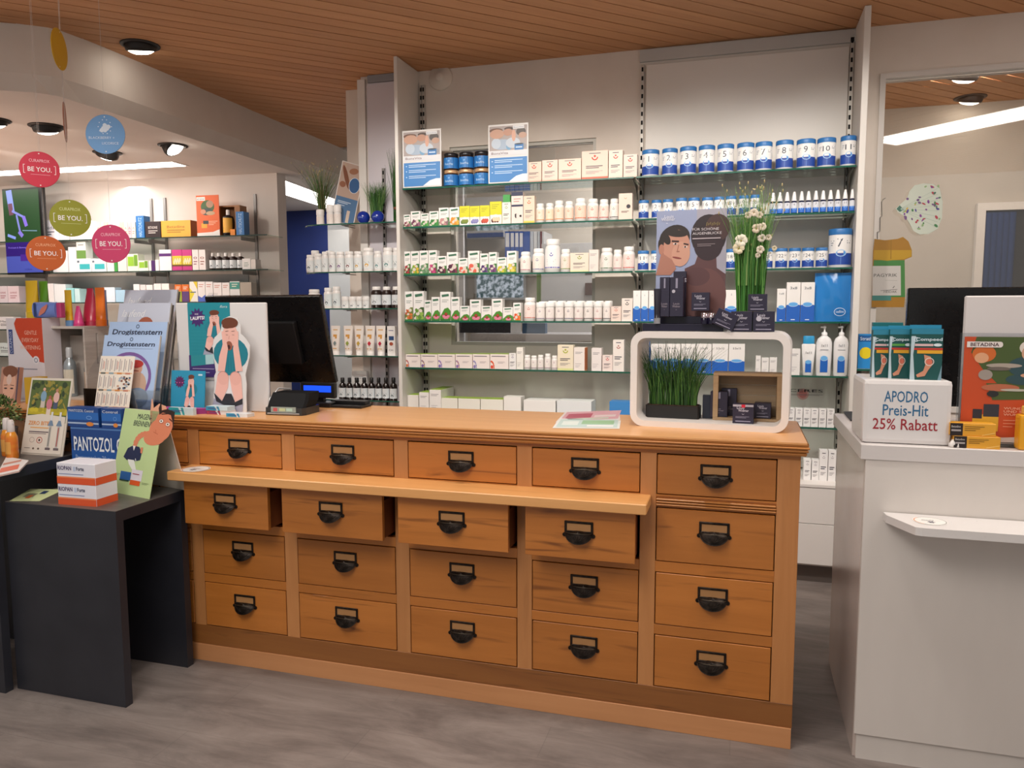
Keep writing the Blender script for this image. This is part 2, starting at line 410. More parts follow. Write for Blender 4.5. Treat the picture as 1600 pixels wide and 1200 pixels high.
# rooms behind
struct('wall_office_far', M().box(-2.40, 3.5, 6.5, 6.6, 0, 3.0, noisy('office_wall', 'b9b3a9', 'c0bab0', (2, 2, 2), 2, .8)))
struct('wall_office_left', M().box(-2.46, -2.36, YW + .1, 6.5, 0, ZC, GREYBOARD))
struct('wall_right', M().box(3.5, 3.6, -.5, 6.6, 0, 3.0, PLASTER))
# left shop wall (turned a few degrees), passage wall, blue wall
UL = Vector((.99838, .0569, 0)); NL = Vector((.0569, -.99838, 0)); AL = Vector((-3.803, 5.77, 0)); RL = math.atan2(UL.y, UL.x)
def lw(s, off, z): return AL + UL * s + NL * off + Vector((0, 0, z))
struct('wall_left', M().box(-5.1, 0, 0, .14, 0, ZL, noisy('shop_wall', 'd8cfc8', 'ded5ce', (2, 2, 2), 2, .7)), loc=AL, rot=RL)
struct('wall_passage', M().box(-6.4, -4.62, 8.0, 8.1, 0, ZL, BLUEW))
struct('wall_far', M().box(-4.62, -2.3, 8.0, 8.1, 0, ZC, GREYBOARD))
struct('wall_corner', M().box(-2.64, -2.40, 4.86, 4.98, 0, ZC, PLASTER))
struct('wall_side_left', M().box(-9.1, -9, -.5, 8.3, 0, ZC, PLASTER))

def downlight(x, y, z, label, tilt=(0, 0), r=.085, on=True):
    t = empty('ceiling_spotlight', (x, y, z)); tag(t, label, 'spotlight', 'recessed ceiling spotlights')
    M().lathe([(r * .78, .0), (r, .0), (r, -.006), (r * .80, -.012), (r * .78, -.004)], C('3a3735', .5, .3), 28, cap=False).build('trim_ring', t)
    h = empty('lamp_housing', (0, 0, 0)); h.parent = t
    h.rotation_euler = (tilt[0], tilt[1], 0)
    o = M().lathe([(r * .70, .03), (r * .80, -.01), (r * .76, -.030), (r * .70, -.034), (r * .66, -.03), (r * .5, .02)], C('2a2827', .45, .3), 28).build('housing', t)
    o.rotation_euler = (tilt[0], tilt[1], 0)
    bpy.data.objects.remove(h)
    l = M().lathe([(0.0001, -.052), (r * .3, -.050), (r * .5, -.043), (r * .66, -.032)], C('fff6e8', .3, 0, 14), 28).build('lamp', t)
    l.rotation_euler = (tilt[0], tilt[1], 0)
    return t
p = onz(219, 70, ZC); downlight(p.x, p.y, ZC, 'dark round spotlight in the wooden plank ceiling, above the fascia', (.25, .1), .105)
p = onz(73, 197, ZL); downlight(p.x, p.y, ZL, 'dark round spotlight in the white ceiling above the red round sign', (.3, .15), .105)
p = onz(270, 227, ZL); downlight(p.x, p.y, ZL, 'swivelled dark spotlight right of the light blue round sign', (.1, -.7), .10)
p = onz(168, 238, ZL); downlight(p.x, p.y, ZL, 'dark spotlight half hidden behind the light blue round sign', (.2, .5), .10)
p = onz(0, 186, ZL); downlight(p.x - .06, p.y, ZL, 'spotlight in the white ceiling cut by the left picture edge', (.2, .1), .10)
p = onz(1507, 117, ZC); downlight(p.x, p.y, ZC, 'upper dark spotlight in the plank ceiling behind the right glass pane', (.3, .1), .105)
p = onz(1516, 152, ZC); downlight(p.x, p.y, ZC, 'lower spotlight in the plank ceiling behind the right glass pane', (.3, .1), .105)
def panel(pts, z, label, e=7):
    t = empty('light_panel', (pts[0][0], pts[0][1], z)); tag(t, label, 'ceiling light')
    q = [(a - pts[0][0], b - pts[0][1]) for a, b in pts]
    M().slab(q, -.004, .0, C('fff8f0', .4, 0, e)).build('diffuser', t)
    cx = sum(a for a, b in q) / 4; cy = sum(b for a, b in q) / 4
    o = [(cx + (a - cx) * 1.01 + (.012 if a > cx else -.012), cy + (b - cy) * 1.01 + (.012 if b > cy else -.012)) for a, b in q]
    M().slab(o, -.002, .004, C('d8d4d0', .5)).build('frame', t)
    return t
q = [onz(x, y, ZL) for x, y in ((60, 267), (300, 258), (275, 252), (60, 259))]
panel([(-7.2, 4.93), (-4.30, 5.10), (-4.31, 5.27), (-7.2, 5.10)], ZL - .001, 'long white light strip in the lower white ceiling')
panel([(-4.55, 7.9), (-4.33, 6.1), (-3.95, 6.1), (-4.2, 7.9)], ZL - .001, 'light strip in the grey passage ceiling before the blue wall')
dd = PD * 2.4
panel([(1.35, 1.45), (1.35 + dd.x, 1.45 + dd.y), (1.126 + dd.x, 1.79 + dd.y), (1.126, 1.79)], ZC - .001, 'long white light strip in the plank ceiling mirrored by the glass pane', 9)
panel([(-2.4, -.5), (0, -.5), (0, .7), (-2.4, .7)], ZC - .001, 'added unseen fill light panel in the plank ceiling over the shop floor', 4)  # added glowing panel to go with the broad fill lamp
# ================================================================== DRAWER COUNTER
CT = 1.029; YF = 2.566
CX0, CX1, CY1 = -3.20, .194, 3.03
ctr = empty('drawer_counter', ((CX0 + CX1) / 2, YF, 0))
tag(ctr, 'long honey-coloured wooden drawer counter with dark iron cup pulls', 'counter')
CXO = ctr.location.copy()
def cpart(name, m, parent=ctr):
    m.xf(Matrix.Translation(-CXO)); return m.build(name, parent)
# reeded top: rings of the same rectangle stepping in and out
prof = [(.0, .984), (.013, .985), (.016, .990), (.016, .994), (.011, .996), (.019, .998), (.021, 1.002), (.019, 1.005), (.014, 1.0065), (.022, 1.008), (.024, 1.012), (.022, 1.015), (.016, 1.0165), (.020, 1.018), (.021, 1.024), (.016, 1.029)]
rings = []
for o, z in prof:
    rings.append([(CX0 - o, YF - .006 - o, z), (CX1 + o, YF - .006 - o, z), (CX1 + o, CY1 + o, z), (CX0 - o, CY1 + o, z)])
cpart('reeded_edge', M().loft(rings[:-1], BEECH_EDGE, False, False))
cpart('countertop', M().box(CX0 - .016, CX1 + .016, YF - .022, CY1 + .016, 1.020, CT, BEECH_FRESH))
cpart('frieze_rail', M().box(CX0, CX1, YF, YF + .03, .970, .985, BEECH))
cols = [(-3.0, -2.585), (-2.53, -2.147), (-2.094, -1.708), (-1.652, -1.228), (-1.172, -.750), (-.695, -.314), (-.260, .124)]
rows = [(.829, .968), (.597, .785), (.374, .560), (.152, .339)]
xs = [CX0] + [v for c in cols for v in c] + [CX1]
for i in range(0, len(xs), 2):
    cpart('stile', M().box(xs[i], xs[i + 1], YF, YF + .03, .070, .970, BEECH_V, .0012))
for i, (a, b) in enumerate(cols):
    for z0, z1 in ((.560, .597), (.339, .374)):
        cpart('rail', M().box(a, b, YF + .0005, YF + .03, z0, z1, BEECH, .001))
    z1 = .829
    r = M().box(a, b, YF + .001, YF + .03, .822, z1, BEECH).box(a, b, YF + .006, YF + .03, .785, .822, BEECH)
    if i in (0, 1, 6):                   # little reeded moulding under the top drawer
        for z in (.7945, .8035, .8125):
            r.box(a, b, YF - .006, YF + .006, z - .0032, z + .0032, BEECH_EDGE, .002)
    cpart('rail', r)
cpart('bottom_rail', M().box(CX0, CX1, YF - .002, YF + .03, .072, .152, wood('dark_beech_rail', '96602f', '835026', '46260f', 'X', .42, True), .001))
cpart('plinth', M().box(CX0, CX1 - .002, YF - .006, YF + .02, 0, .071, PLINTH, .001))
cpart('side_panel', M().box(CX1 - .02, CX1, YF + .03, CY1, 0, .985, BEECH_V))
cpart('side_panel', M().box(CX0, CX0 + .02, YF + .03, CY1, 0, .985, BEECH_V))
cpart('back_panel', M().box(CX0 + .02, CX1 - .02, CY1 - .02, CY1, 0, .985, BEECH))
cpart('dark_interior_sheet', M().box(CX0 + .02, CX1 - .02, YF + .16, YF + .17, .07, .98, C('1a0d05', .9)))  # near-black sheet paints the shade seen through the drawer gaps
# iron pull: card frame with ears over a half-round cup
def pull_meshes():
    a = M(); w, h = .049, .030
    a.box(-w, w, -.005, 0, h - .008, h, IRON, .0015).box(-w, w, -.005, 0, -.010, -.003, IRON, .0015)
    for s in (-1, 1):
        a.box(s * w - (.008 if s > 0 else 0), s * w + (.008 if s < 0 else 0), -.005, 0, -.012, h, IRON, .0015)
        a.lathe([(.0001, -.005), (.004, -.004), (.0055, 0)], IRON, 10, (s * (w + .001), 0, 0))
        i = len(a.V) - 30
        # round ear with a screw, beside the cup
    ear = M()
    for s in (-1, 1):
        ear.add([(s * (w + .0) + .007 * cos(t * pi / 5), -.004, -.018 + .007 * sin(t * pi / 5)) for t in range(10)] + [(s * w + .007 * cos(t * pi / 5), 0, -.018 + .007 * sin(t * pi / 5)) for t in range(10)],
                [tuple(range(9, -1, -1))] + [(k, (k + 1) % 10, 10 + (k + 1) % 10, 10 + k) for k in range(10)], IRON)
    A = M(); A.V, A.F, A.I, A.S, A.mats = [], [], [], [], []
    A.box(-w, w, -.005, 0, h - .008, h, IRON, .0015).box(-w, w, -.005, 0, -.010, -.003, IRON, .0015)
    for s in (-1, 1): A.box(min(s * w, s * (w - .008)), max(s * w, s * (w - .008)), -.005, 0, -.012, h, IRON, .0015)
    A.add(ear.V, ear.F, IRON)
    B = M(); n = 14; R = []
    for j in range(7):                   # cup: quarter of a flattened ball, open below at the back
        t = j / 6 * pi / 2; ring = []
        for k in range(n + 1):
            ph = pi * k / n
            ring.append((-.046 * cos(ph) * cos(t * .98), -.026 * sin(ph) * cos(t * .35) * (1 - .25 * j / 6) if 0 < k < n else 0, -.012 + .010 * sin(t) - .030 * sin(ph) * (1 - j / 6) ** 1.2))
        R.append(ring)
    vs = [p for r in R for p in r]; m_ = n + 1
    B.add(vs, [(j * m_ + k, j * m_ + k + 1, (j + 1) * m_ + k + 1, (j + 1) * m_ + k) for j in range(6) for k in range(n)], IRON, True)
    B.tube([(-.046 * cos(pi * k / n), -.027 * sin(pi * k / n) - .0005, -.012 - .030 * sin(pi * k / n)) for k in range(n + 1)], .0014, IRON, 6)
    B.tube([(-.044 * cos(pi * k / n), -.024 * sin(pi * k / n) - .003, -.010 + .004 * sin(pi * k / n)) for k in range(n + 1)], .0012, C('5a5145', .4, .85), 6)
    for k in range(7):                   # cast ornament
        u = (k - 3) / 3.4; B.tube([(.0, -.0275, -.034), (.020 * u, -.0272 + .002 * abs(u), -.024), (.034 * u, -.024 + .008 * abs(u), -.016)], .0011, IRON, 5)
    return A, B
PA, PB = pull_meshes(); _pa = PA.build('label_frame', ctr); _pb = PB.build('cup_pull', ctr)
pam, pbm = _pa.data, _pb.data
bpy.data.objects.remove(_pa); bpy.data.objects.remove(_pb)
CARD = C('a87a4c', .6)
for i, (a, b) in enumerate(cols):
    for j, (z0, z1) in enumerate(rows):
        out = 2 <= i <= 5 and j == 1
        g = .003; y = YF - .001 if not out else 2.466
        if out:
            dm = M().box(a + g, b - g, y, y + .018, z0 + g + .012, z1 - .002, BEECH, .001)
            dm.box(a + g + .006, b - g - .006, y + .018, y + .26, z0 + .018, z1 - .03, C('6b3514', .5))
        else:
            dm = M().box(a + g, b - g, y, y + .020, z0 + g, z1 - g, BEECH, .0015)
        cx, cz = (a + b) / 2, (z0 + z1) / 2
        dm.xf(Matrix.Translation((-cx, -y, -cz)))
        d = dm.build('drawer', ctr, Vector((cx, y, cz)) - CXO)
        dz = .024 if j == 0 else .03
        for nm, me in (('label_frame', pam), ('cup_pull', pbm)):
            o = bpy.data.objects.new(nm, me); COL.objects.link(o); o.parent = d; o.location = (0, 0, (.012 if j == 0 else .026) if not out else .022)
        c = M().box(-.041, .041, -.0015, -.0002, -.003, .022, CARD).build('card', d, (0, 0, (.012 if j == 0 else .026) if not out else .022))
# pull-out writing board with the round sticker
wb = M().box(-2.134, -.277, 2.425, YF + .03, .790, .8255, wood('writing_board_wood', 'dca468', 'cf9558', 'a46c3c', 'X', .36, False, 1, .15, .01), .003)
cpart('pull_out_board', wb)
def sticker(name, x, y, z, r, rot, label):
    t = P(); t.ell(0, 0, r, r, 'e9e6e1', 0, 36).ring(0, 0, r * .93, r * .93, r * .035, '2a2a2c', 1, 40, -2.2, 2.2).ring(0, 0, r * .93, r * .93, r * .06, 'd98a5c', 1, 24, 2.2, 4.08)
    t.text('Danke', -r * .45, r * .08, r * .2, '55555e', 2, al='l', shear=.3)
    for k in range(6): t.ell(r * .12 * cos(k), -r * .28 + r * .12 * sin(k * 1.05), r * .13, r * .06, '77757f', 2 + k % 2, 10, k)
    t.line(-r * .6, r * .04, r * .6, r * .04, r * .02, '9b979c', 2)
    o = t.build(name, None, (x, y, z), (-pi / 2, 0, rot)); tag(o, label, 'sticker'); return o
sticker('round_sticker', -2.052, 2.492, .8258, .055, 0, 'round white sticker with thin ring on the wooden pull-out board')

# ================================================================== RIGHT WHITE COUNTER
rc = empty('white_counter', (.9, 2.556, 0)); tag(rc, 'white laminate sales counter with overhanging top at the right', 'counter')
RO = rc.location.copy()
def rpart(name, m): m.xf(Matrix.Translation(-RO)); return m.build(name, rc)
RX1 = 2.6; RT = 1.031
rpart('front_panel', M().box(.382, RX1, 2.560, 2.580, .087, .984, FURN, .001))
rpart('side_panel', M().box(.382, .402, 2.5805, 3.28, .0, .984, noisy('satin_side', 'b8a8a0', 'c4b6ae', (2, 2, 2), 2, .22), .001))  # brownish tone paints the wood counter's reflection into the side
rpart('kick_board', M().box(.391, RX1, 2.570, 2.585, 0, .086, FURN))
rpart('worktop', M().box(.367, RX1, 2.556, 3.30, .984, RT, C('d0cac8', .32), .0015))
rpart('back_panel', M().box(.402, RX1, 3.25, 3.27, 0, .984, FURN))
lz = .822
lp = [(.438, 2.5555), (.440, 2.520), (.498, 2.400), (.515, 2.395), (RX1, 2.395), (RX1, 2.5555)]
rpart('handbag_ledge', M().slab([p for p in lp], lz - .024, lz, C('d9d5d3', .3)))
sticker('round_sticker', .552, 2.480, lz + .0004, .047, .1, 'round white sticker with flower on the white counter ledge')

# ================================================================== ANTHRACITE DISPLAY TABLES
def utable(name, x0, x1, y0, y1, zt, label, t=.042):
    e = empty(name, ((x0 + x1) / 2, (y0 + y1) / 2, 0)); tag(e, label, 'table'); O_ = e.location.copy()
    def pp(n, m): m.xf(Matrix.Translation(-O_)); m.build(n, e)
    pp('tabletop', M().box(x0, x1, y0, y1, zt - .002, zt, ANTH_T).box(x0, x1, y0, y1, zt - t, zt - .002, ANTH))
    pp('leg_panel', M().box(x0, x1, y0, y0 + t * .8, 0, zt - t, ANTH))
    pp('leg_panel', M().box(x0, x1, y1 - t * .8, y1, 0, zt - t, ANTH))
    return e
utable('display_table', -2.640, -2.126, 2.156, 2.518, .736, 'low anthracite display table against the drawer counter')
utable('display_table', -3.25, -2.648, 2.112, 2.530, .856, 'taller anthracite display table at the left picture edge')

# ================================================================== GLASS SHELVES
YS, YB = 4.33, 4.598
SZ = {'A': 2.182, 'B': 1.951, 'C': 1.6655, 'D': 1.3835, 'E': 1.0975, 'F': .821}
SN = {'A': 'top glass shelf', 'B': 'second glass shelf', 'C': 'third glass shelf', 'D': 'fourth glass shelf', 'E': 'fifth glass shelf', 'F': 'lowest glass shelf'}
XL0, XLR, XR1 = -1.985, -.583, .545
def bracket(x, z, parent, yb, flip=1):
    m = M().prism([(0, 0), (0, -.012), (.0, -.07)], 0, 0, STEEL)
    m = M(); pts = [(0, .0), (-.235, .0), (-.235, -.006), (-.14, -.018), (-.05, -.05), (-.012, -.085), (0, -.085)]
    m.add([(-.0015, y, z_) for y, z_ in pts] + [(.0015, y, z_) for y, z_ in pts],
          [tuple(range(len(pts))), tuple(range(2 * len(pts) - 1, len(pts) - 1, -1))] + [(k, len(pts) + k, len(pts) + (k + 1) % len(pts), (k + 1) % len(pts)) for k in range(len(pts))], STEEL)
    return m.build('bracket', parent, (x, yb, z))
def gshelf(key, z, x0, x1, bay, label):
    e = empty('glass_shelf', ((x0 + x1) / 2, YB, z)); tag(e, label, 'shelf', None); c = (x0 + x1) / 2; w = (x1 - x0) / 2
    M().box(-w, w, YS + .002 - YB, -.004, -.0085, -.0005, SHELFGLASS).build('glass_pane', e)
    M().box(-w, w, YS - YB, YS + .0018 - YB, -.0088, -.0002, GEDGE).build('polished_edge', e)
    for s in (-1, 1): 
        b = bracket(s * (w - .012), -.009, e, -.006)
    return e
for k in 'ABCDEF':
    gshelf(k, SZ[k], XL0, XLR - .006, 'left', SN[k] + ' of the left bay, green polished front edge')
    gshelf(k, SZ[k], XLR + .006, XR1, 'right', SN[k] + ' of the right bay, green polished front edge')
# white side cheeks
def cheek(x0, x1, y0, y1, z1, label):
    o = M().box(x0, x1, y0, y1, 0, z1, BOARD, .002); o.xf(Matrix.Translation((-(x0 + x1) / 2, -(y0 + y1) / 2, 0)))
    return tag(o.build('shelf_cheek', None, ((x0 + x1) / 2, (y0 + y1) / 2, 0)), label, 'panel')
cheek(-2.012, -1.990, 4.292, 4.618, 2.945, 'tall white side panel left of the glass shelves')
cheek(.549, .580, 4.292, 4.606, 2.948, 'tall white side panel right of the glass shelves')
# white back board in the right bay, slotted uprights
bb = M().box(XLR + .022, .520, 4.602, 4.616, .55, 2.855, BOARD, .001)
tag(bb.build('back_board'), 'white back board behind the right bay of shelves', 'panel')
ob = M().box(-.60, .56, 4.600, 4.619, 2.875, 2.94, GREYBOARD); tag(ob.build('header_rail'), 'grey header rail above the right back board', 'rail')
def upright(x, z0, z1, label, y=4.600, w=.018, mat=None):
    m = M().box(-w / 2, w / 2, 0, .016, z0, z1, mat or C('bdb8b1', .45, .2)); t = m.build('slotted_upright', None, (x, y, 0)); tag(t, label, 'upright')
    s = M(); z = z0 + .02
    while z < z1 - .03: s.box(-.0052, .0052, -.0012, .002, z, z + .024, C('050506', .9)); z += .05
    s.build('slots', t); t.children[0]['kind'] = 'stuff'
    return t
upright(-.583, .55, 2.86, 'slotted steel upright between the two shelf bays')
upright(.534, .55, 2.90, 'slotted steel upright beside the right white side panel')
upright(-1.955, .55, 2.86, 'slotted steel upright beside the left white side panel')
upright(-1.972, .55, 2.86, 'thin slotted upright in the corner of the left white side panel', w=.008)
# smoke detector style round cover on the wall
sd = M().lathe([(.078, 0), (.078, .01), (.070, .018), (.028, .020), (.026, .030), (.022, .034), (.0001, .035)], PLASTER, 28)
sd.xf(Matrix.Rotation(pi / 2, 4, 'X')); p = ony(689, 122, YW)
t = sd.build('wall_sensor', None, (p.x, YW - .0005, p.z)); tag(t, 'round cream sensor cover high on the wall under the ceiling', 'sensor')
# low cabinets under the shelves
def basecab(x0, x1, label):
    e = empty('base_cabinet', ((x0 + x1) / 2, 4.4, 0)); tag(e, label, 'cabinet'); O_ = e.location.copy()
    def pp(n, m, par=e): m.xf(Matrix.Translation(-O_)); return m.build(n, par)
    wm = C('e2ddda', .4)
    pp('cabinet_top', M().box(x0, x1, 4.195, 4.61, .524, .540, wm, .001))
    pp('body', M().box(x0 + .001, x1 - .001, 4.215, 4.61, .10, .523, C('d6d1ce', .5)))
    for z0, z1 in ((.331, .5215), (.112, .328)): pp('drawer_front', M().box(x0 + .002, x1 - .002, 4.198, 4.2145, z0, z1, wm, .001))
    pp('kick_board', M().box(x0, x1, 4.26, 4.28, .0, .10, C('6b625d', .5)))
basecab(-1.98, -.70, 'white drawer cabinet under the left bay of glass shelves')
basecab(-.695, .545, 'white drawer cabinet under the right bay of glass shelves')

# corner unit on the left with rounded shelves
p0, p1, p2 = ony(562, 117, 4.64), ony(575, 117, 4.64), ony(621, 105, 4.64)
tag(M().box(p0.x, p1.x - .006, 4.60, 4.70, 0, 2.93, BOARD, .001).build('corner_board'), 'narrow white corner board left of the dark gap', 'panel')
tag(M().box(p1.x + .008, -2.014, 4.60, 4.63, 0, 2.90, C('c9c4cb', .5), .001).build('corner_board'), 'wide pale board behind the rounded corner shelves', 'panel')
tag(M().box(p1.x + .02, -2.014, 4.590, 4.599, 2.902, 2.947, C('8a8d92', .5)).build('header_rail'), 'grey steel rail above the corner boards', 'rail')
tag(M().box(p1.x - .006, p1.x + .008, 4.635, 4.66, 0, 2.93, C('2b211f', .6)).build('shadow_gap_strip'), 'thin dark strip standing in for the shaded gap between corner boards', 'strip')  # dark colour painted for the shade in the open gap
upright(-2.235, .5, 2.36, 'slotted grey upright behind the rounded corner shelves', y=4.585, w=.02, mat=C('8f8c8a', .4, .5))
CS = {'1': 2.000, '2': 1.696, '3': 1.462, '4': 1.160, '5': .872}
CSN = {'1': 'top rounded corner shelf', '2': 'second rounded corner shelf', '3': 'third rounded corner shelf', '4': 'fourth rounded corner shelf', '5': 'lowest rounded corner shelf'}
YC = 4.42
for k, z in CS.items():
    e = empty('corner_shelf', (-2.3, 4.58, z)); tag(e, CSN[k] + ' of green-edged glass', 'shelf')
    pts = [(.283, -.16)]
    cx_, cy_ = -.30, .0
    for j in range(13):
        a = -pi / 2 - j * pi / 12
        pts.append((cx_ + .19 * cos(a) * 1.1, cy_ + .16 * sin(a)))
    pts += [(.283, .16)] if False else []
    pts = [(.283, -.16)] + [(cx_ + .16 * 1.15 * cos(-pi / 2 - j * (pi * .62) / 12), .0 + .16 * sin(-pi / 2 - j * (pi * .62) / 12)) for j in range(13)] + [(-.38, .10), (-.1, .10), (-.08, .0), (.283, .0)]
    pts = [(x, min(y, .10)) for x, y in pts]
    M().slab(pts, -.0085, 0, SHELFGLASS, SHELFGLASS).build('glass_pane', e)
    M().tube([(x, y - .0015, -.0043) for x, y in pts[:-4]], .0042, GEDGE, 6).build('polished_edge', e)
    br = M()
    for bx in (-.14, .1):
        br.box(bx - .02, bx + .02, -.15, -.12, -.0125, -.0088, STEEL).box(bx - .004, bx + .004, -.14, -.01, -.018, -.0128, STEEL)
    br.build('shelf_support', e)
# ================================================================== PRODUCTS: builders
WHT, OFFW, PINKW = 'eae8e6', 'e4ded8', 'ecdcd4'
NUMW = 'zero one two three four five six seven eight nine ten eleven twelve thirteen fourteen fifteen sixteen seventeen eighteen nineteen twenty twenty-one twenty-two twenty-three twenty-four twenty-five'.split()
ORD = ['first', 'second', 'third', 'fourth', 'fifth', 'sixth', 'seventh', 'eighth', 'ninth', 'tenth', 'eleventh', 'twelfth', 'thirteenth', 'fourteenth', 'fifteenth', 'sixteenth']
REG = []
def reg(o, desc, cat, group, where, x=None):
    REG.append((o, desc, cat, group, where, o.location.x if x is None else x)); return o
def finish():
    g = {}
    for r in REG: g.setdefault((r[1], r[4]), []).append(r)
    for (d, w), rs in g.items():
        rs.sort(key=lambda r: r[5])
        for i, (o, desc, cat, grp, where, x) in enumerate(rs):
            lab = desc + (', ' + (ORD[i] if i < len(ORD) else 'last') + ' such from left' if len(rs) > 1 else '') + (', ' + where if where else '')
            if len(lab.replace(',', '').split()) > 16: print('LONG', lab)
            tag(o, lab, cat, grp)
rnd = random.Random(11)
def bars(p, x0, x1, ys, col, t, lay=2):
    for i, y in enumerate(ys): p.rect(x0, y - t / 2, x0 + (x1 - x0) * (1 - .22 * (i % 3)), y + t / 2, col, lay)

# --- print designs for boxes; w,h are the size of the front face, u runs -w/2..w/2, v 0..h
def d_plain(p, w, h, a=None):
    bars(p, -w * .36, w * .30, [h * .80, h * .74], '8a8890', h * .018); bars(p, -w * .36, w * .2, [h * .3, h * .22, h * .16], 'a9a7ad', h * .014)
def d_herb(p, w, h, a):
    c1, c2 = a[0], a[1]; r2 = random.Random(hash(c1 + c2) % 999 if False else int(c1, 16) % 997)
    p.poly([(-w * .5, 0), (w * .5, 0), (w * .5, h * .46), (w * .2, h * .46), (-w * .15, h * .36), (-w * .5, h * .22)], a[2] if len(a) > 2 else '3f7d3a', 1)
    rr = min(w, h) * .20
    for k in range(11):
        p.ell(-w * .28 + w * .60 * (k % 4) / 3.2 + (w * .08 if k > 7 else 0), h * (.10, .23, .35)[k // 4] + r2.uniform(-.02, .02) * h, rr * r2.uniform(.7, 1.05), rr * r2.uniform(.6, .95), (c1, c2)[k % 2] if k % 5 else 'd8cfc4', 2 + k % 3, 12, r2.uniform(0, 3))
    p.rect(-w * .5, 0, w * .5, h * .05, '2e7a3c', 6)
    p.poly([(-w * .32, h * .80), (w * .38, h * .84), (w * .34, h * .93), (-w * .36, h * .89)], '3f6d55', 2)
    bars(p, -w * .3, w * .34, [h * .68, h * .62], '7c8a82', h * .02)
def d_echin(p, w, h, a=None):
    p.poly([(-w * .5, 0), (w * .5, 0), (w * .5, h * .35), (w * .25, h * .46), (-w * .1, h * .42), (-w * .5, h * .16)], '4a8a2e', 1)
    cx, cy, r = w * .06, h * .2, min(w * .36, h * .2)
    for k in range(9):
        t = pi + pi * k / 8; p.ell(cx + r * .62 * cos(t), cy + r * .5 * sin(t) - r * .1, r * .5, r * .15, 'e58aa8' if k % 2 else 'd96f92', 2 + k % 2, 10, t)
    p.ell(cx, cy + r * .2, r * .42, r * .46, '8e2a2a', 5); p.ell(cx, cy + r * .3, r * .26, r * .24, 'b4472e', 6)
    p.rect(-w * .5, 0, w * .5, h * .05, '1f6b35', 7)
    p.poly([(-w * .32, h * .82), (w * .36, h * .85), (w * .33, h * .93), (-w * .36, h * .90)], '3f6d55', 2)
    bars(p, -w * .32, w * .3, [h * .72, h * .66], '7c8a82', h * .018)
def d_yellow(p, w, h, a):
    p.rect(-w / 2, h * .42, w / 2, h, 'd6cf1f', 1)
    for k in range(6): p.ell(-w * .25 + w * .1 * k, h * .17 + (.05 * h if k % 2 else 0), w * .14, h * .10, a[0] if k % 2 else a[1], 2 + k % 2, 12)
    p.ring(w * .0, h * .06, w * .55, h * .38, h * .02, 'e9e6e1', 4, 16, .3, 2.8)
    bars(p, -w * .36, w * .3, [h * .86, h * .78, h * .7], '77781e', h * .018)
def d_logo(p, w, h, a):
    c = a[0]; s = min(w, h * .7)
    p.ring(0, h * .78, s * .17, s * .17, s * .06, c, 2, 14, pi, 2 * pi); p.ell(0, h * .81, s * .06, s * .06, c, 3, 10); p.rect(-w * .22, h * .90, w * .22, h * .925, '5c5a66', 2)
    bars(p, -w * .34, w * .30, [h * .46, h * .40], '4c4a56', h * .028); bars(p, -w * .34, w * .3, [h * .28, h * .24, h * .2], '8f8b90', h * .014)
    if len(a) > 1: p.rect(-w / 2, 0, w / 2, h * .08, a[1], 1)
def d_celta(p, w, h, a):                 # pale box, coloured fan of dots at the lower left
    bars(p, -w * .42, w * .35, [h * .86], '6a6070', h * .05)
    for k in range(6):
        t = k / 5 * pi / 2; p.ell(-w * .44 + w * .15 * cos(t), h * .08 + h * .42 * sin(t), w * .035, h * .07, a[0] if k % 2 else a[1], 2, 10)
    p.ell(-w * .40, h * .13, w * .07, h * .12, a[0], 3, 12)
    bars(p, -w * .08, w * .3, [h * .48, h * .4], 'b0a6aa', h * .03)
def d_bluebase(p, w, h, a):
    p.poly([(-w / 2, 0), (w / 2, 0), (w / 2, h * .42), (0, h * .46), (-w / 2, h * .42)], '1f5fbb', 1)
    p.ell(0, h * .44, w * .36, h * .06, '5fa8e6', 2, 20); p.ring(0, h * .44, w * .36, h * .06, w * .03, 'cfe4f6', 3, 20)
    p.text(a[0], 0, h * .82, min(h * .07, w * .22), '4d5560', 2, w=w * .5 if len(a[0]) > 2 else None, al='c'); p.rect(-w * .15, h * .04, w * .15, h * .06, 'dfe8f4', 2)
def d_purple(p, w, h, a=None):                # dark violet cosmetic carton
    p.text('Louis', -w * .12, h * .76, h * .13, 'd8d4e2', 2, al='c'); p.text('Widmer', w * .02, h * .62, h * .14, 'd8d4e2', 2, w=w * .5, al='c')
    p.ring(0, h * .52, w * .05, w * .05, w * .012, 'd8d4e2', 2, 12, pi, 2 * pi)
    bars(p, -w * .36, w * .30, [h * .36, h * .3], 'a9a4ba', h * .014); bars(p, -w * .36, w * .36, [h * .12], 'a9a4ba', h * .04)
def d_navy(p, w, h, a=None):
    p.rect(-w * .49, h * .88, w * .49, h, '2b3050', 5).rect(-w * .49, h * .54, w * .49, h * .6, '2b3050', 5); bars(p, -w * .3, w * .3, [h * .78, h * .7], 'b86a6a', h * .02)
    for k in range(6): p.ell(w * (.28 * cos(k * 2.1)), h * (.25 + .06 * sin(k * 3.3)), w * .1, h * .022, '2a2226', 5, 8, k)
def d_seal(p, w, h, a=None):
    p.ring(0, h * .84, w * .1, w * .1, w * .03, 'b08a5a', 2, 12, pi, 2 * pi).ell(w * .22, h * .5, w * .15, w * .15, '2b2a34', 5); bars(p, -w * .3, w * .25, [h * .32, h * .28], '55444a', h * .02)
DES = dict(plain=d_plain, herb=d_herb, echin=d_echin, yellow=d_yellow, logo=d_logo, celta=d_celta, bluebase=d_bluebase, purple=d_purple)

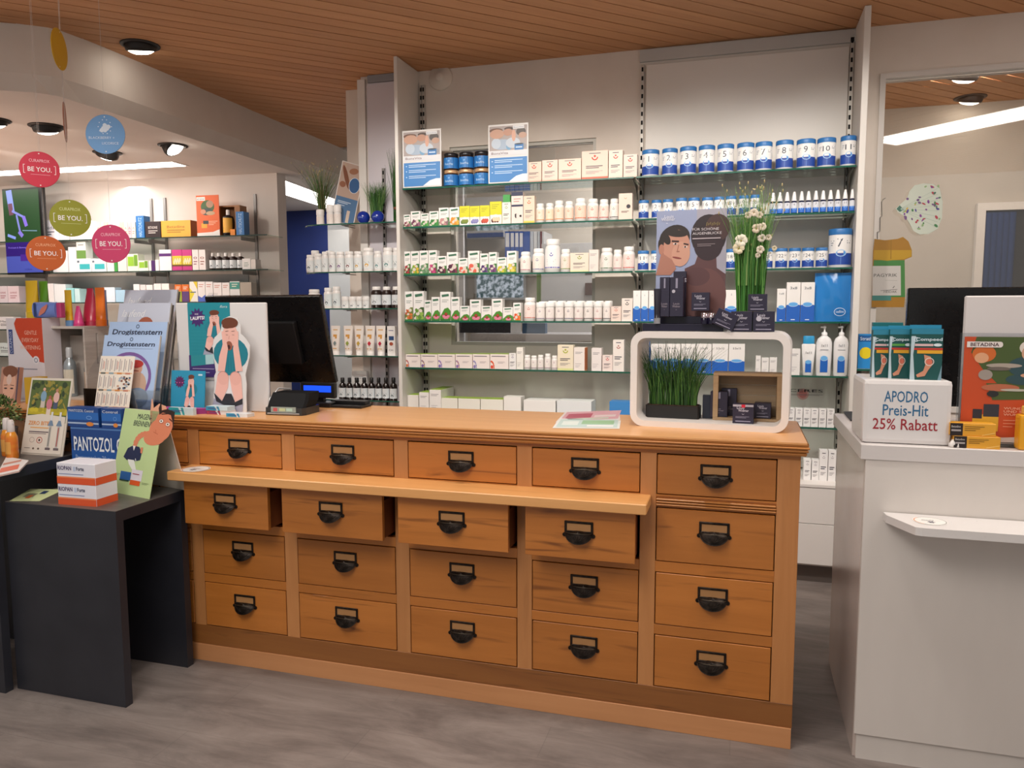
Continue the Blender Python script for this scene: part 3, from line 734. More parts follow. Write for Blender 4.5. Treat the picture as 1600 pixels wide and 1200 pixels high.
def carton(x0, x1, z0, z1, y, design=None, arg=(), col=WHT, d=.05, desc='white medicine box', where='', group=None, cat='box', name='medicine_box', rot=0, side=None, top=None, sw=0.0006):
    w = x1 - x0 - sw; h = z1 - z0
    b = M().box(-w / 2, w / 2, 0, d, 0, h, C(col, .42), .0006)
    o = b.build(name, None, ((x0 + x1) / 2, y, z0), rot)
    p = P()
    if design:
        (DES[design] if isinstance(design, str) else design)(p, w, h, arg)
    if side: M().box(w / 2, w / 2 + .0004, .001, d - .001, .001, h - .001, C(side, .45)).build('coloured_side', o)
    if top: M().box(-w / 2, w / 2, .0005, d, h, h + .0004, C(top, .45)).build('coloured_top', o)
    if p.m.V: p.build('printed_face', o)
    reg(o, desc, cat, group, where); return o

def _bprint(r, z0, z1, arg):
    p = P(); lab, c1, kind = arg
    h = z1 - z0; W_ = r * 1.35
    p.rect(-r * 1.4, z0, r * 1.4, z1, lab, 0, 12)
    if kind == 'logo':
        s = r * .8; p.ring(0, z0 + h * .74, s * .3, s * .3, s * .12, c1, 2, 12, pi, 2 * pi); p.ell(0, z0 + h * .8, s * .11, s * .11, c1, 2, 8)
        bars(p, -r * .6, r * .55, [z0 + h * .46, z0 + h * .36], '5a5660', h * .04); bars(p, -r * .6, r * .6, [z0 + h * .24, z0 + h * .19], 'a09ca0', h * .02); p.rect(-r * 1.2, z0 + h * .02, r * 1.2, z0 + h * .08, c1, 1, 8)
    elif kind == 'burg':
        p.rect(-r * .55, z0 + h * .48, r * .4, z0 + h * .56, '4a5f68', 2); p.rect(-r * .2, z0 + h * .42, r * .5, z0 + h * .48, '4a5f68', 2)
        p.ell(0, z0 + h * .26, r * .36, h * .13, c1, 2, 12); bars(p, -r * .6, r * .5, [z0 + h * .88], '9aa2a6', h * .035)
        bars(p, -r * .6, r * .4, [z0 + h * .06], 'a9adb0', h * .03)
    elif kind == 'plain':
        bars(p, -r * .5, r * .5, [z0 + h * .7, z0 + h * .55, z0 + h * .3], '8c8890', h * .04)
    return p
def bottle(x0, x1, z0, z1, y, arg=(PINKW, 'd0705a', 'logo'), body=WHT, capc='f0eeec', capf=.17, desc='white pill bottle', where='', group='pill bottles on the glass shelves', cat='bottle', name='pill_bottle', neck=.78, lab=(.12, .68)):
    r = (x1 - x0) / 2 - .0006; h = z1 - z0; hc = h * capf; hb = h - hc
    m = M().lathe([(r * .9, 0), (r, r * .08), (r, hb * .84), (r * .93, hb * .92), (r * neck, hb * .985), (r * neck, hb + .0005)], C(body, .3), 20)
    o = m.build(name, None, ((x0 + x1) / 2, y + r, z0))
    M().lathe([(r * neck * 1.08, hb), (r * neck * 1.1, hb + hc * .1), (r * neck * 1.08, h - hc * .15), (r * neck * .98, h), (.0001, h)], C(capc, .4), 20).build('cap', o)
    _bprint(r, h * lab[0], h * lab[1], arg).wrap(r).build('label', o)
    reg(o, desc, cat, group, where); return o
def tub(x0, x1, z0, z1, y, num, where, group, desc=None, lidc='2f72b4', split=.42, name='mineral_salt_tub'):
    r = (x1 - x0) / 2 - .0006; h = z1 - z0; hl = h * .16
    o = M().lathe([(r * .93, 0), (r * .97, h * .01), (r * .97, h - hl)], C('e8e9ec', .3), 24).build(name, None, ((x0 + x1) / 2, y + r, z0))
    M().lathe([(r * .99, h - hl), (r, h - hl * .9), (r, h - hl * .15), (r * .96, h), (.0001, h)], C(lidc, .4), 24).build('lid', o)
    p = P(); a, b = h * .07, h - hl * 1.15; q = a + (b - a) * split; R_ = r * .972
    p.rect(-R_ * 1.35, q, R_ * 1.35, b, 'ecebea', 0, 12).rect(-R_ * 1.35, a, R_ * 1.35, q, '2148a0', 0, 12)
    p.ell(0, q, R_ * .46, (q - a) * .30, '4f93d8', 1, 18).ring(0, q, R_ * .46, (q - a) * .30, R_ * .07, 'a8cbee', 2, 20, 0, 2 * pi)
    p.rect(-R_ * .025, a, R_ * .025, q * .8, '5e86cc', 1)
    p.text(num, -R_ * .1, q + (b - q) * .36, (b - q) * (.50 if len(num) < 2 else .42), '2e3b4c', 2, al='c', w=None if len(num) < 2 else R_ * .78)
    bars(p, -R_ * .98, -R_ * .62, [b - (b - q) * .3, b - (b - q) * .42, b - (b - q) * .54], '8f959c', (b - q) * .05); bars(p, R_ * .5, R_ * .95, [b - (b - q) * .3, b - (b - q) * .42], '8f959c', (b - q) * .06)
    p.wrap(R_).build('label', o)
    reg(o, desc or ('blue-lidded tub showing number ' + NUMW[int(num)]), 'tub', group, where); return o
def dropper(x0, x1, z0, z1, y, where, num=''):
    r = (x1 - x0) / 2 - .0004; h = z1 - z0; hb = h * .60
    o = M().lathe([(r * .95, 0), (r, h * .02), (r, hb * .86), (r * .7, hb * .97), (r * .6, hb)], C('141c3c', .15), 16).build('dropper_bottle', None, ((x0 + x1) / 2, y + r, z0))
    M().lathe([(r * .78, hb * .97), (r * .80, hb * 1.03), (r * .66, hb * 1.25), (r * .42, h * .95), (r * .3, h), (.0001, h)], C('f1f1f2', .35), 16).build('cap', o)
    p = P(); p.rect(-r * 1.3, h * .24, r * 1.3, h * .50, 'd8dbe4', 0, 8).rect(-r * 1.3, h * .04, r * 1.3, h * .24, '2f6fd0', 0, 8).ell(0, h * .2, r * .5, h * .05, '8cc0f0', 1, 12)
    if num: p.text(num, 0, h * .36, h * .1, '333a4c', 1, al='c')
    p.wrap(r).build('label', o)
    reg(o, 'small navy dropper bottle with white cap', 'bottle', 'dropper bottles on the second glass shelf', where); return o
def tube_up(x0, x1, z0, z1, y, deco, where, desc):
    w = (x1 - x0) / 2 - .001; h = z1 - z0; n = 18; rings = []
    for t, rx, ry in ((.13, .66, .62), (.16, .70, .64), (.4, .82, .5), (.7, .93, .26), (.93, 1, .05), (1, 1, .04)):
        rings.append([(w * rx * cos(2 * pi * k / n), w * ry * sin(2 * pi * k / n), h * t) for k in range(n)])
    o = M().loft(rings, C('ece5df', .35)).build('cream_tube', None, ((x0 + x1) / 2, y + w * .7, z0))
    M().lathe([(w * .62, 0), (w * .66, h * .01), (w * .66, h * .13), (w * .6, h * .135)], C('efebe8', .4), 18).build('cap', o)
    p = P(); p.rect(-w * .5, h * .84, w * .5, h * .88, 'd9b279', 1); p.rect(-w * .42, h * .62, w * .38, h * .70, 'd39a4a', 1); p.rect(-w * .0, h * .56, w * .38, h * .62, 'd39a4a', 1)
    for k in range(4): p.ell(w * .1 * cos(k * 1.6), h * .40 + h * .03 * sin(k * 1.6), w * .24, h * .035, deco, 2 + k, 10, k * .8)
    p.line(0, h * .30, 0, h * .38, w * .06, '6b7a4a', 1); p.rect(-w * .42, h * .20, w * .42, h * .235, 'd9b279', 1)
    V = p.m.V
    for i, (u, yy, v) in enumerate(V):   # follow the tube's front
        t = v / h
        for (a, b) in (((.16, .64), (.4, .5)), ((.4, .5), (.7, .26)), ((.7, .26), (.93, .05)), ((.93, .05), (1, .04)), ((0, .62), (.16, .64))):
            if a[0] <= t <= b[0]: ry = a[1] + (b[1] - a[1]) * (t - a[0]) / (b[0] - a[0]); break
        V[i] = (u, -w * ry * math.sqrt(max(.05, 1 - (u / w) ** 2)) + yy * 3, v)
    p.build('label', o)
    reg(o, desc, 'tube', 'upright cream tubes', where); return o

def px(x0, x1, yt, z, y=4.345, yb=None):
    """pixel span of something standing on a shelf plane -> world x0,x1,top"""
    xm = (x0 + x1) / 2
    a = ony(x0, (yt + 20), y); b = ony(x1, (yt + 20), y); t = ony(xm, yt, y)
    return max(a.x, -1.9885), min(b.x, .5475), t.z
def pxf(x0, x1, yt, z, y=4.345):
    a = ony(x0, (yt + 20), y); b = ony(x1, (yt + 20), y); t = ony((x0 + x1) / 2, yt, y)
    return a.x, b.x, t.z
def side(k, L=True): return 'on ' + SN[k] + (' left' if L else ' right')

# ================================================================== MAIN SHELVES, LEFT BAY
Z = SZ['A']; S_ = side('A')
def framed_ad(x0, x1, yt, label):
    a, b, t = px(x0, x1, yt, Z); w = b - a; h = t - Z
    o = M().box(-w / 2, w / 2, 0, .004, 0, h, C('dcdad8', .4)).box(-w / 2, w / 2, .0, .05, 0, .003, C('dcdad8', .4)).build('counter_card', None, ((a + b) / 2, 4.338, Z))
    p = P(); m = w * .03
    p.rect(-w / 2 + m, h * .56, w / 2 - m, h * .97, 'a59a98', 0)
    for cx, cy, rx, ry, c in ((-.28, .84, .18, .08, 'c09680'), (-.3, .90, .17, .04, '6b4a3a'), (.0, .86, .12, .06, 'b98a74'), (.02, .92, .12, .03, '4a3832'), (.14, .80, .05, .1, 'cf9f8a'), (.32, .86, .12, .07, '4b4442'), (.36, .8, .1, .05, 'b5927f'),
                              (-.15, .66, .26, .09, '9fb0c4'), (.12, .68, .18, .09, 'b9c3cf'), (.02, .62, .07, .06, '6f9cc0'), (.34, .62, .11, .05, '8c8f96'), (-.3, .68, .12, .09, 'b7c4d2')):
        p.ell(cx * w, cy * h, rx * w, ry * h, c, 1 + int(cy * 9) % 4, 16)
    p.rect(w * .12, h * .91, w * .4, h * .965, 'dfe0e2', 6).text('BonsVita', w * .14, h * .925, h * .022, '77809a', 7, w=w * .24)
    p.rect(w * .16, h * .555, w * .38, h * .655, '2a6fae', 6).ell(w * .27, h * .655, w * .11, h * .012, '20303f', 7).rect(w * .19, h * .59, w * .35, h * .612, 'bcd3ea', 7)
    p.rect(-w / 2 + m, h * .47, w / 2 - m, h * .555, 'd4d5da', 5).text('BonsVita', -w * .42, h * .495, h * .04, '6d4a50', 8, w=w * .42)
    p.rect(-w / 2 + m, h * .03, w / 2 - m, h * .44, '3d7fc0', 5)
    for k, yy in enumerate((.39, .36, .30, .27, .20, .17)): p.rect(-w * .34, h * yy, w * (.36 if k % 2 == 0 else .1), h * (yy + .012), 'b9d3ec', 6)
    for yy in (.38, .29, .19): p.ell(-w * .40, h * yy, w * .018, h * .009, 'b9d3ec', 6, 8)
    p.poly([(w * .02, h * .03), (w * .47, h * .03), (w * .47, h * .15), (w * .36, h * .15), (w * .2, h * .12)], 'dfe9f4', 6)
    p.build('printed_face', o); tag(o, label, 'sign')
framed_ad(629.5, 690, 203, 'blue and white advertising card beside the left white side panel')
framed_ad(763.5, 826, 194, 'blue and white advertising card right of the stacked blue jars')
# six jars in two layers
for row in range(2):
    for k, (x0, x1) in enumerate(((689.5, 713), (713.5, 737), (737.5, 762))):
        a, b, t = px(x0, x1, 262, Z); r = (b - a) / 2 - .0006; h = .0985; z = Z + row * (h + .0005)
        o = M().lathe([(r * .92, 0), (r, h * .05), (r, h * .74), (r * .9, h * .82)], C('2a1a14', .12), 20).build('collagen_jar', None, ((a + b) / 2, 4.345 + r, z))
        M().lathe([(r * .92, h * .80), (r * .94, h * .82), (r * .94, h * .985), (r * .9, h), (.0001, h)], C('26262a' if row else 'c9a37c', .3, .4), 20).build('lid', o)
        p = P(); p.rect(-r * 1.45, h * .08, r * 1.45, h * .72, '2472b8', 0, 12).rect(-r * .3, h * .6, r * .3, h * .72, '9fb4c8', 1)
        p.text('BonsVita', 0, h * .28, h * .13, 'c4ddf2', 1, w=r * 1.1, al='c'); p.ell(0, h * .52, r * .14, h * .05, '62a0d8', 1, 10)
        p.wrap(r).build('label', o)
        tag(o, ('upper' if row else 'lower') + ' ' + ('left', 'middle', 'right')[k] + ' blue-labelled dark jar between the two advertising cards', 'jar', 'six stacked blue jars')
for x0, x1, yt, c, band, ds in ((823, 846, 253, 'e9cdbb', 'e9b09c', 'small salmon carton beside the advertising card'), (847, 871.5, 250, 'ead2c4', 'eab7a2', 'small salmon carton with crescent logo'), (872.5, 908, 248, 'ecd0c0', 'e79a86', 'wide salmon carton with orange band'),
                            (909, 950, 235.5, 'e8cbbb', 'cf6a52', 'largest salmon carton with red crescent'), (951, 973, 234.5, 'e9d5c8', 'e8cfc0', 'tall narrow pale carton'), (974, 995.5, 241, 'e6d3c8', 'e8cfc0', 'plain pale pink carton')):
    a, b, t = px(x0, x1, yt, Z)
    carton(a, b, Z, t, 4.345, 'logo', ('c8402e', band), c, .06, ds, S_, 'salmon cartons on the top glass shelf')

Z = SZ['B']; S_ = side('B')
def row(items, Z, S_, Y=4.345):
    for it in items:
        kind, x0, x1, yt = it[:4]; a, b, t = px(x0, x1, yt, Z, Y)
        if kind == 'herb': carton(a, b, Z, t, Y, 'herb', it[4], WHT, .045, it[5], S_, 'herbal remedy cartons')
        elif kind == 'echin': carton(a, b, Z, t, Y, 'echin', (), WHT, .045, it[4], S_, 'coneflower cartons')
        elif kind == 'yellow': carton(a, b, Z, t, Y, 'yellow', it[4], WHT, .05, it[5], S_, 'yellow tea cartons', top='d6cf1f', side='c9c41e')
        elif kind == 'box': carton(a, b, Z, t, Y, it[4], it[5], it[6], it[7] if len(it) > 8 else .045, it[-1], S_, 'cartons on the glass shelves', side=None)
        elif kind == 'bot': bottle(a, b, Z, t, Y, (it[4], it[5], 'logo'), desc=it[6], where=S_)
row([('herb', 627.8, 641.5, 335.5, ('7a3a4a', 'a8707a'), 'tiny white herb carton with plum picture'), ('herb', 641.9, 657, 330, ('6a3350', '94607c'), 'small white herb carton with plum picture'),
     ('herb', 657.6, 670, 333.5, ('3d8a3c', '5aa84c'), 'small white herb carton with green picture'), ('herb', 670.7, 685.4, 330, ('2f7a35', '3f8f3f'), 'white herb carton with dark green picture'),
     ('herb', 685.8, 701.6, 324.5, ('c08a8a', '8a6a72'), 'white herb carton with rosy picture'), ('herb', 702.2, 717.6, 324, ('e08a2a', 'f0a840'), 'white herb carton with orange picture'),
     ('yellow', 718.2, 733.7, 322, ('7a8a35', '50702c'), 'yellow carton with olive picture'), ('yellow', 734.2, 749.6, 322, ('8a86b8', '6c70a8'), 'yellow carton with lavender picture'),
     ('yellow', 750.1, 765, 321, ('c8503a', 'a8382c'), 'yellow carton with red berry picture'), ('yellow', 765.5, 783.8, 315, ('f0c8a8', '5a2a1c'), 'taller yellow carton with daisy picture'),
     ('box', 784.4, 798, 316, 'logo', ('7a9a6a', 'efe6da'), 'ebe8dc', 'cream carton under a green one'),
     ('box', 799, 817.4, 300, d_navy, (), 'e8d9d2', 'tall white carton with navy bands'), ('box', 818, 835.2, 306, 'logo', ('d9662e', 'ecc95a'), 'ecd2be', 'tall peach carton with yellow foot'),
     ('bot', 836.2, 849.4, 317.6, 'ecdccb', 'd6924c', 'small white pill bottle with amber print'), ('bot', 851, 864, 317, 'efd9c0', 'd9822e', 'small white pill bottle with orange print'),
     ('bot', 864.5, 880, 313, 'edd6c4', 'd9822e', 'white pill bottle with orange print'), ('bot', 881, 895, 314, 'ecd3c2', 'cc7a4a', 'white pill bottle with copper print'),
     ('bot', 896.4, 915, 309, 'eccdbb', 'd0643a', 'tall white pill bottle with orange print'), ('bot', 916.4, 934, 310, 'ecd6cc', 'c8402e', 'white pill bottle with red print'),
     ('bot', 934.8, 950.4, 311, 'ecd6cc', 'b83a3e', 'white pill bottle with crimson print'), ('bot', 951.4, 966, 310, 'e9e2dc', '4a4a52', 'white pill bottle with black print'),
     ('box', 966.6, 988, 302, d_seal, (), 'e8d2c4', 'tall pale pink carton with dark seal')], Z, S_)
# green small carton on the cream one, navy bands, dark seal
a, b, t = px(785.5, 796.5, 304, Z); t0 = px(784, 798, 316, Z)[2]
carton(a, b, t0, t, 4.350, None, (), '3f9a4a', .035, 'small green carton on top of the cream carton', S_)
Z = SZ['C']; S_ = side('C')
row([('herb', 628.2, 641.5, 393, ('a8323a', '7a2030'), 'white herb carton with beetroot picture'), ('herb', 642, 655, 392.5, ('7fa83a', 'd8b23a'), 'white herb carton with pear picture'),
     ('herb', 655.6, 669, 391.5, ('6a8a6a', '87a585'), 'white herb carton with sage picture'), ('herb', 669.6, 682.8, 391, ('c2457a', '8e2a5a'), 'white herb carton with magenta picture'),
     ('herb', 683.4, 697.8, 400, ('3c1f2c', '6d2f44'), 'short white herb carton with blackberry picture'), ('herb', 698.2, 715.8, 394, ('4d2138', '7e3450'), 'wider white herb carton with elderberry picture'),
     ('herb', 716.4, 730.8, 403, ('d8604e', 'ecc2b0'), 'short white herb carton with tomato picture'), ('herb', 731.2, 749, 392, ('d8604e', 'f0d0c0'), 'tall white herb carton with tomato slices'),
     ('herb', 750, 763, 396, ('4a2d66', '6d4a8a'), 'white herb carton with violet picture'), ('herb', 763.6, 776.2, 394, ('5c2f62', '7c4a80'), 'white herb carton with grape picture'),
     ('herb', 776.6, 791.6, 402, ('cfc23e', '8fa83a'), 'short white herb carton with yellow picture'), ('herb', 792, 807, 392, ('dcc95a', 'b8a83a'), 'white herb carton with pale yellow picture'),
     ('bot', 811, 827.4, 393, 'ebe4de', 'b06a78', 'white pill bottle with rose print'), ('bot', 830, 848.4, 388, 'ece0d8', '5a6a9a', 'white pill bottle with blue print'),
     ('bot', 849, 873.6, 373, 'eceaea', '5a5ab0', 'largest white pill bottle with blue print'), ('bot', 874.6, 890.5, 389, 'ecdcd0', '7a9a5a', 'white pill bottle with green print'),
     ('box', 891, 919.8, 395, 'logo', ('9aa85a', 'dfe0b0'), 'ecdccb', 'wide cream carton with green logo'), ('box', 920.3, 935, 390, d_plain, (), 'e9ddd6', 'tall narrow pale carton'),
     ('bot', 937, 956.4, 387, 'ebe4de', '4f7a5a', 'white pill bottle with dark green print'), ('bot', 957, 971, 390, 'ebdcd6', 'b06a78', 'slim white pill bottle with rose print'), ('bot', 972, 991, 385, 'ecd8d2', 'c8402e', 'tall white pill bottle with red print')], Z, S_)
Z = SZ['D']; S_ = side('D')
row([('herb', 630.8, 645.2, 455.5, ('b8552e', 'd0783c', '6a7a3a'), 'tall white herb carton with root picture'), ('herb', 646, 662.4, 455, ('5f8a3a', '8fb050', '3a5a2a'), 'tall white herb carton with hops picture'),
     ('echin', 663, 673.8, 469, 'short narrow white carton with coneflower'), ('echin', 674.4, 687.2, 464, 'white carton with pale coneflower'), ('echin', 687.8, 704, 456, 'tallest white carton with coneflower'),
     ('echin', 704.6, 718.2, 464, 'white carton with coneflower'), ('echin', 718.8, 733.6, 478, 'lowest white carton with small coneflower'), ('echin', 734.2, 751.4, 468, 'wide white carton with coneflower'),
     ('echin', 752, 768, 478, 'low white carton with tiny coneflower'), ('echin', 768.4, 785.2, 467, 'wide tall white carton with coneflower'), ('echin', 785.8, 801.4, 480, 'lowest green-edged carton with coneflower'),
     ('herb', 801.8, 814, 473, ('e0562a', 'f07a3a'), 'narrow white carton with orange blossom'),
     ('bot', 816.8, 835, 465, 'ecdcd6', 'c86a5a', 'larger white pill bottle with red print')], Z, S_)
for i, (x0, x1) in enumerate(((836.2, 850.2), (851, 865), (866, 879.8), (880.4, 895.4), (896, 910.4), (911, 925.6), (926.4, 940), (941, 954))):
    a, b, t = px(x0, x1, 471.5 + (i == 0), Z)
    bottle(a, b, Z, t, 4.345, ('ebe4e0', ('8a7a9a', 'a88a9a', '6a5a6a', '5a5a7a', '9a5a6a', '2a2a30', 'b86a6a', '50505a')[i], 'logo'), capf=.26, neck=.92, desc='small white jar with wide cap', where=S_, group='small white jars in a row')
    bottle(a, b, Z, t + .006, 4.345 + (b - a) + .004, capf=.26, neck=.92, desc='white jar in the second row behind', where=S_, group='small white jars in a row')
row([('box', 954.6, 970.4, 478.6, 'logo', ('d08a7a', 'efdccf'), 'ebd5ca', 'low salmon carton'), ('box', 971.2, 988.4, 466, 'logo', ('4a4a52', 'e9e2dc'), 'e8dcd4', 'pale carton with small dark seal'),
     ('box', 989.2, 1000.9, 454, 'bluebase', ('1',), WHT, 'narrow white and blue carton left of dark display')], Z, S_)
Z = SZ['E']; S_ = side('E')
for i, (x0, x1) in enumerate(((630.4, 657), (657.8, 683.8), (684.4, 711), (711.8, 738), (738.8, 765), (765.8, 794.5))):
    a, b, t = px(x0, x1, 553.5, Z)
    carton(a, b, Z, t, 4.345, 'celta', (('c86a3a', '8a5a8a'), ('7a5a9a', 'c0a050'), ('7a6ab0', 'b08ac0'), ('8a6aa8', 'c88a7a'), ('8a78b0', 'a0a8c8'), ('d8442e', 'e0703a'))[i], 'ebe0dc', .12,
           ('white carton with orange dots', 'white carton with violet dots', 'white carton with blue dots', 'white carton with mauve dots', 'white carton with lilac dots', 'white carton with red dots')[i] , S_, 'green-topped cartons in a row', top='9ab84a')
row([('box', 795.4, 806.4, 552, 'logo', ('8a7a9a', 'e9e2e4'), WHT, 'small white carton after green-topped row'), ('box', 807, 817.4, 543, 'plain', (), 'ece8e0', 'tall narrow white carton'),
     ('bot', 818, 827.8, 555, 'ebe4e0', 'a88a9a', 'tiny white pill bottle'), ('bot', 828.6, 838.2, 556, 'ebe4e0', 'a88a9a', 'tiny white pill bottle'), ('bot', 839, 848.6, 555, 'ebe4e0', 'a88a9a', 'tiny white pill bottle'),
     ('bot', 849.8, 859.8, 553, 'ebe4e0', 'a88a9a', 'tiny white pill bottle'), ('bot', 860.8, 870.6, 556, 'ebe4e0', 'a88a9a', 'tiny white pill bottle'),
     ('box', 871.2, 895.8, 539, 'logo', ('b0b83a', 'd8dc9a'), 'ebe0c8', 'large cream carton with olive logo'),
     ('box', 924.2, 939.8, 544, 'plain', (), 'e9e2e0', .06, 0, 'upright white carton with dark foot'), ('box', 941, 957, 555, 'logo', ('c85a5a', 'efe4de'), 'ecdcd6', 'low white carton with pink print'), ('box', 957.6, 975, 531, 'logo', ('a8423a', 'e8e0dc'), 'ebe4de', 'tall white carton beside display frame')], Z, S_)
a, b, t = px(896.4, 913.4, 543, Z); carton(a, b, Z, t, 4.345, 'plain', (), 'ece4de', .09, 'white carton with orange side', S_, None, side='dc7a3a')
# things lying and stacked on the lowest shelf of the left bay, seen over the counter
Z = SZ['F']; S_ = side('F')
def low(x0, x1, yt, d, y, col, topc, desc, design=None, arg=()):
    a, b, t = px(x0, x1, yt, Z, y); carton(a, b, Z, t, y, design, arg, col, d, desc, S_, None, top=topc)
low(631, 654, 617, .10, 4.36, 'e8e4de', '9ab84a', 'green-topped flat carton at the left end')
low(655, 670, 613, .12, 4.35, 'ece9e6', '9ab84a', 'small white carton with dark print', 'plain')
low(671, 689, 609, .22, 4.35, 'ece9e6', '9ab84a', 'long white carton with green top', 'plain')
low(690, 715, 622, .10, 4.36, 'e9e6dc', '9ab84a', 'flat green-topped carton')
low(716, 750, 623, .10, 4.36, 'e9e6dc', '9ab84a', 'wide flat green-topped carton')
low(751, 786, 624, .10, 4.36, 'e9e6dc', '9ab84a', 'widest flat green-topped carton')
low(787, 814, 620, .08, 4.36, 'ece9e4', 'e9e6e0', 'white carton with green stripe')
low(818, 868, 626, .16, 4.36, 'e9e7e4', 'eceae8', 'flat white carton lying')
low(870, 924, 627, .14, 4.36, 'dfe2e4', 'e4e6e6', 'flat white and grey carton lying')
low(952, 985, 628, .10, 4.36, '3f86c8', '3f86c8', 'flat blue pack beside display frame')
# ================================================================== MAIN SHELVES, RIGHT BAY
Z = SZ['A']; S_ = side('A', False)
for n, (x0, x1, yt) in enumerate(((1001, 1029, 233), (1033, 1058, 231), (1061, 1088, 228), (1090.5, 1117, 226), (1120, 1147, 224), (1151, 1179, 222), (1180, 1207.5, 220.5), (1212, 1241, 218), (1245, 1276, 216), (1277.5, 1308, 214), (1314, 1344, 211))):
    a, b, t = px(x0, x1, yt, Z); tub(a, b, Z, t, 4.345, str(n + 1), S_, 'large numbered tubs')
Z = SZ['B']; S_ = side('B', False)
for n, (x0, x1, yt) in enumerate(((996.5, 1013, 312.5), (1017, 1033, 312), (1034.3, 1051, 311), (1055, 1073, 309), (1074.2, 1093, 308.5), (1096, 1114, 308), (1115, 1132, 307), (1133, 1150.5, 306), (1154, 1170.5, 305), (1172, 1188, 304))):
    a, b, t = px(x0, x1, yt, Z); tub(a, b, Z, t, 4.345, str(n + 1), S_, 'small numbered tubs')
for n, x in enumerate((1208, 1218.6, 1230, 1241, 1252.6, 1263.4, 1275, 1286.4, 1298, 1309.4, 1321, 1332.5)):
    a, b, t = px(x - 5.2, x + 5.2, 300.5 - (x - 1208) * .045, Z); dropper(a, b, Z, t, 4.345, S_, str(n + 1) if n < 11 else '')
Z = SZ['C']; S_ = side('C', False)
for n, (x0, x1) in (('11', (995, 1013)), ('12', (1016, 1033)), ('13', (1036, 1053)), ('14', (1056, 1073)), ('15', (1076, 1093)), ('16', (1096, 1113)), ('17', (1115, 1132)), ('18', (1134, 1150)), ('19', (1151.5, 1168)), ('20', (1171, 1188)), ('21', (1191, 1208)), ('22', (1211, 1231)), ('23', (1232.6, 1251.6)), ('24', (1253, 1273)), ('25', (1274.6, 1294))):
    a, b, t = px(x0, x1, 391.5 - (x0 - 995) * .018, Z); tub(a, b, Z, t, 4.345, n, S_, 'small numbered tubs')
a, b, t = px(1295.6, 1337.5, 356.5, Z); tub(a, b, Z, t, 4.340, '7', S_, None, 'much larger blue-lidded canister numbered seven', split=.4)
Z = SZ['D']; S_ = side('D', False)
for x0, x1, yt, n in ((1001.6, 1012.8, 454, '1'), (1013.6, 1025, 454, '1'), (1133, 1152.6, 453, '1'), (1153.4, 1164, 462, '1'), (1214, 1228, 451, '1x8'), (1229, 1250.8, 441, '3x8'), (1251.4, 1273, 441, '3x8')):
    a, b, t = px(x0, x1, yt, Z); carton(a, b, Z, t, 4.345, 'bluebase', (n,), WHT, .05, ('tall white and blue carton' if yt == 441 else 'shorter white and blue carton'), S_, 'white and blue cartons')
# blue shopping bag in its plastic sleeve
a, b, t = px(1274, 1332, 426, Z); w = b - a; h = t - Z
bag = M(); n = 10; vs = []; fs = []
for i in range(n + 1):
    for j in range(n + 1):
        u, v = i / n - .5, j / n
        vs.append((u * w * (1 - .03 * sin(v * 3)), -.012 - .018 * (1 - (2 * u) ** 2) * sin(pi * (v * .9 + .05)) + .003 * sin(9 * u + 7 * v), v * h))
for i in range(n):
    for j in range(n): fs.append((i * (n + 1) + j, (i + 1) * (n + 1) + j, (i + 1) * (n + 1) + j + 1, i * (n + 1) + j + 1))
bag.add(vs, fs, C('2f7fc8', .12), True); bag.box(-w / 2, w / 2, -.011, .012, 0, h, C('2f7fc8', .3))
o = bag.build('blue_bag', None, ((a + b) / 2, 4.385, Z)); reg(o, 'blue folded bag in shiny clear sleeve', 'bag', None, S_)
p = P(); p.ring(w * .2, h * .2, w * .16, h * .085, w * .015, 'cfe2f4', 2, 24).text('cellini', w * .2, h * .18, h * .06, 'cfe2f4', 2, w=w * .22, al='c'); p.m.xf(Matrix.Translation((0, -.034, 0))); p.build('printed_logo', o)
Z = SZ['E']; S_ = side('E', False)
a, b, t = px(1001, 1016, 532, Z); bottle(a, b, Z, t, 4.345, ('2a62a8', '9cc4e8', 'plain'), body='2a62a8', capc='2f7fc8', desc='blue bottle behind the grass', where=S_, group=None)
for i, (x0, x1) in enumerate(((1017, 1039.4), (1040.4, 1063), (1064, 1086.6), (1087.6, 1111.6), (1112.6, 1137.6), (1138.6, 1163.6))):
    a, b, t = px(x0, x1, 537.5, Z); carton(a, b, Z, t, 4.345, 'bluebase', (('1x5', '1x6', '2x7', '2.5x10', '3.5x10', '3.5x15')[i],), WHT, .05, 'broad white and blue carton', S_, 'white and blue cartons')
for x0, x1, yt in ((1180.4, 1188.4, 556), (1189.6, 1201, 559), (1202, 1213.6, 558.5), (1234, 1250, 545)):
    a, b, t = px(x0, x1, yt, Z); carton(a, b, Z, t, 4.345, 'plain', (), WHT, .04, 'tiny white carton seen through display', S_, None)
a, b, t = px(1252.5, 1275, 525, Z); w = (b - a) / 2; h = t - Z
o = M().loft([[(w * rx * cos(2 * pi * k / 20), w * ry * sin(2 * pi * k / 20), h * q) for k in range(20)] for q, rx, ry in ((0, .62, .45), (.02, .72, .52), (.3, .8, .52), (.78, .98, .42), (.80, .8, .4))], C('eceded', .3)).build('lotion_bottle', None, ((a + b) / 2, 4.345 + w * .5, Z))
M().loft([[(w * r * cos(2 * pi * k / 20), w * r * .5 * sin(2 * pi * k / 20), h * q) for k in range(20)] for q, r in ((.79, .78), (.80, .80), (.98, .78), (1, .70))], C('2f9ad0', .35)).build('cap', o)
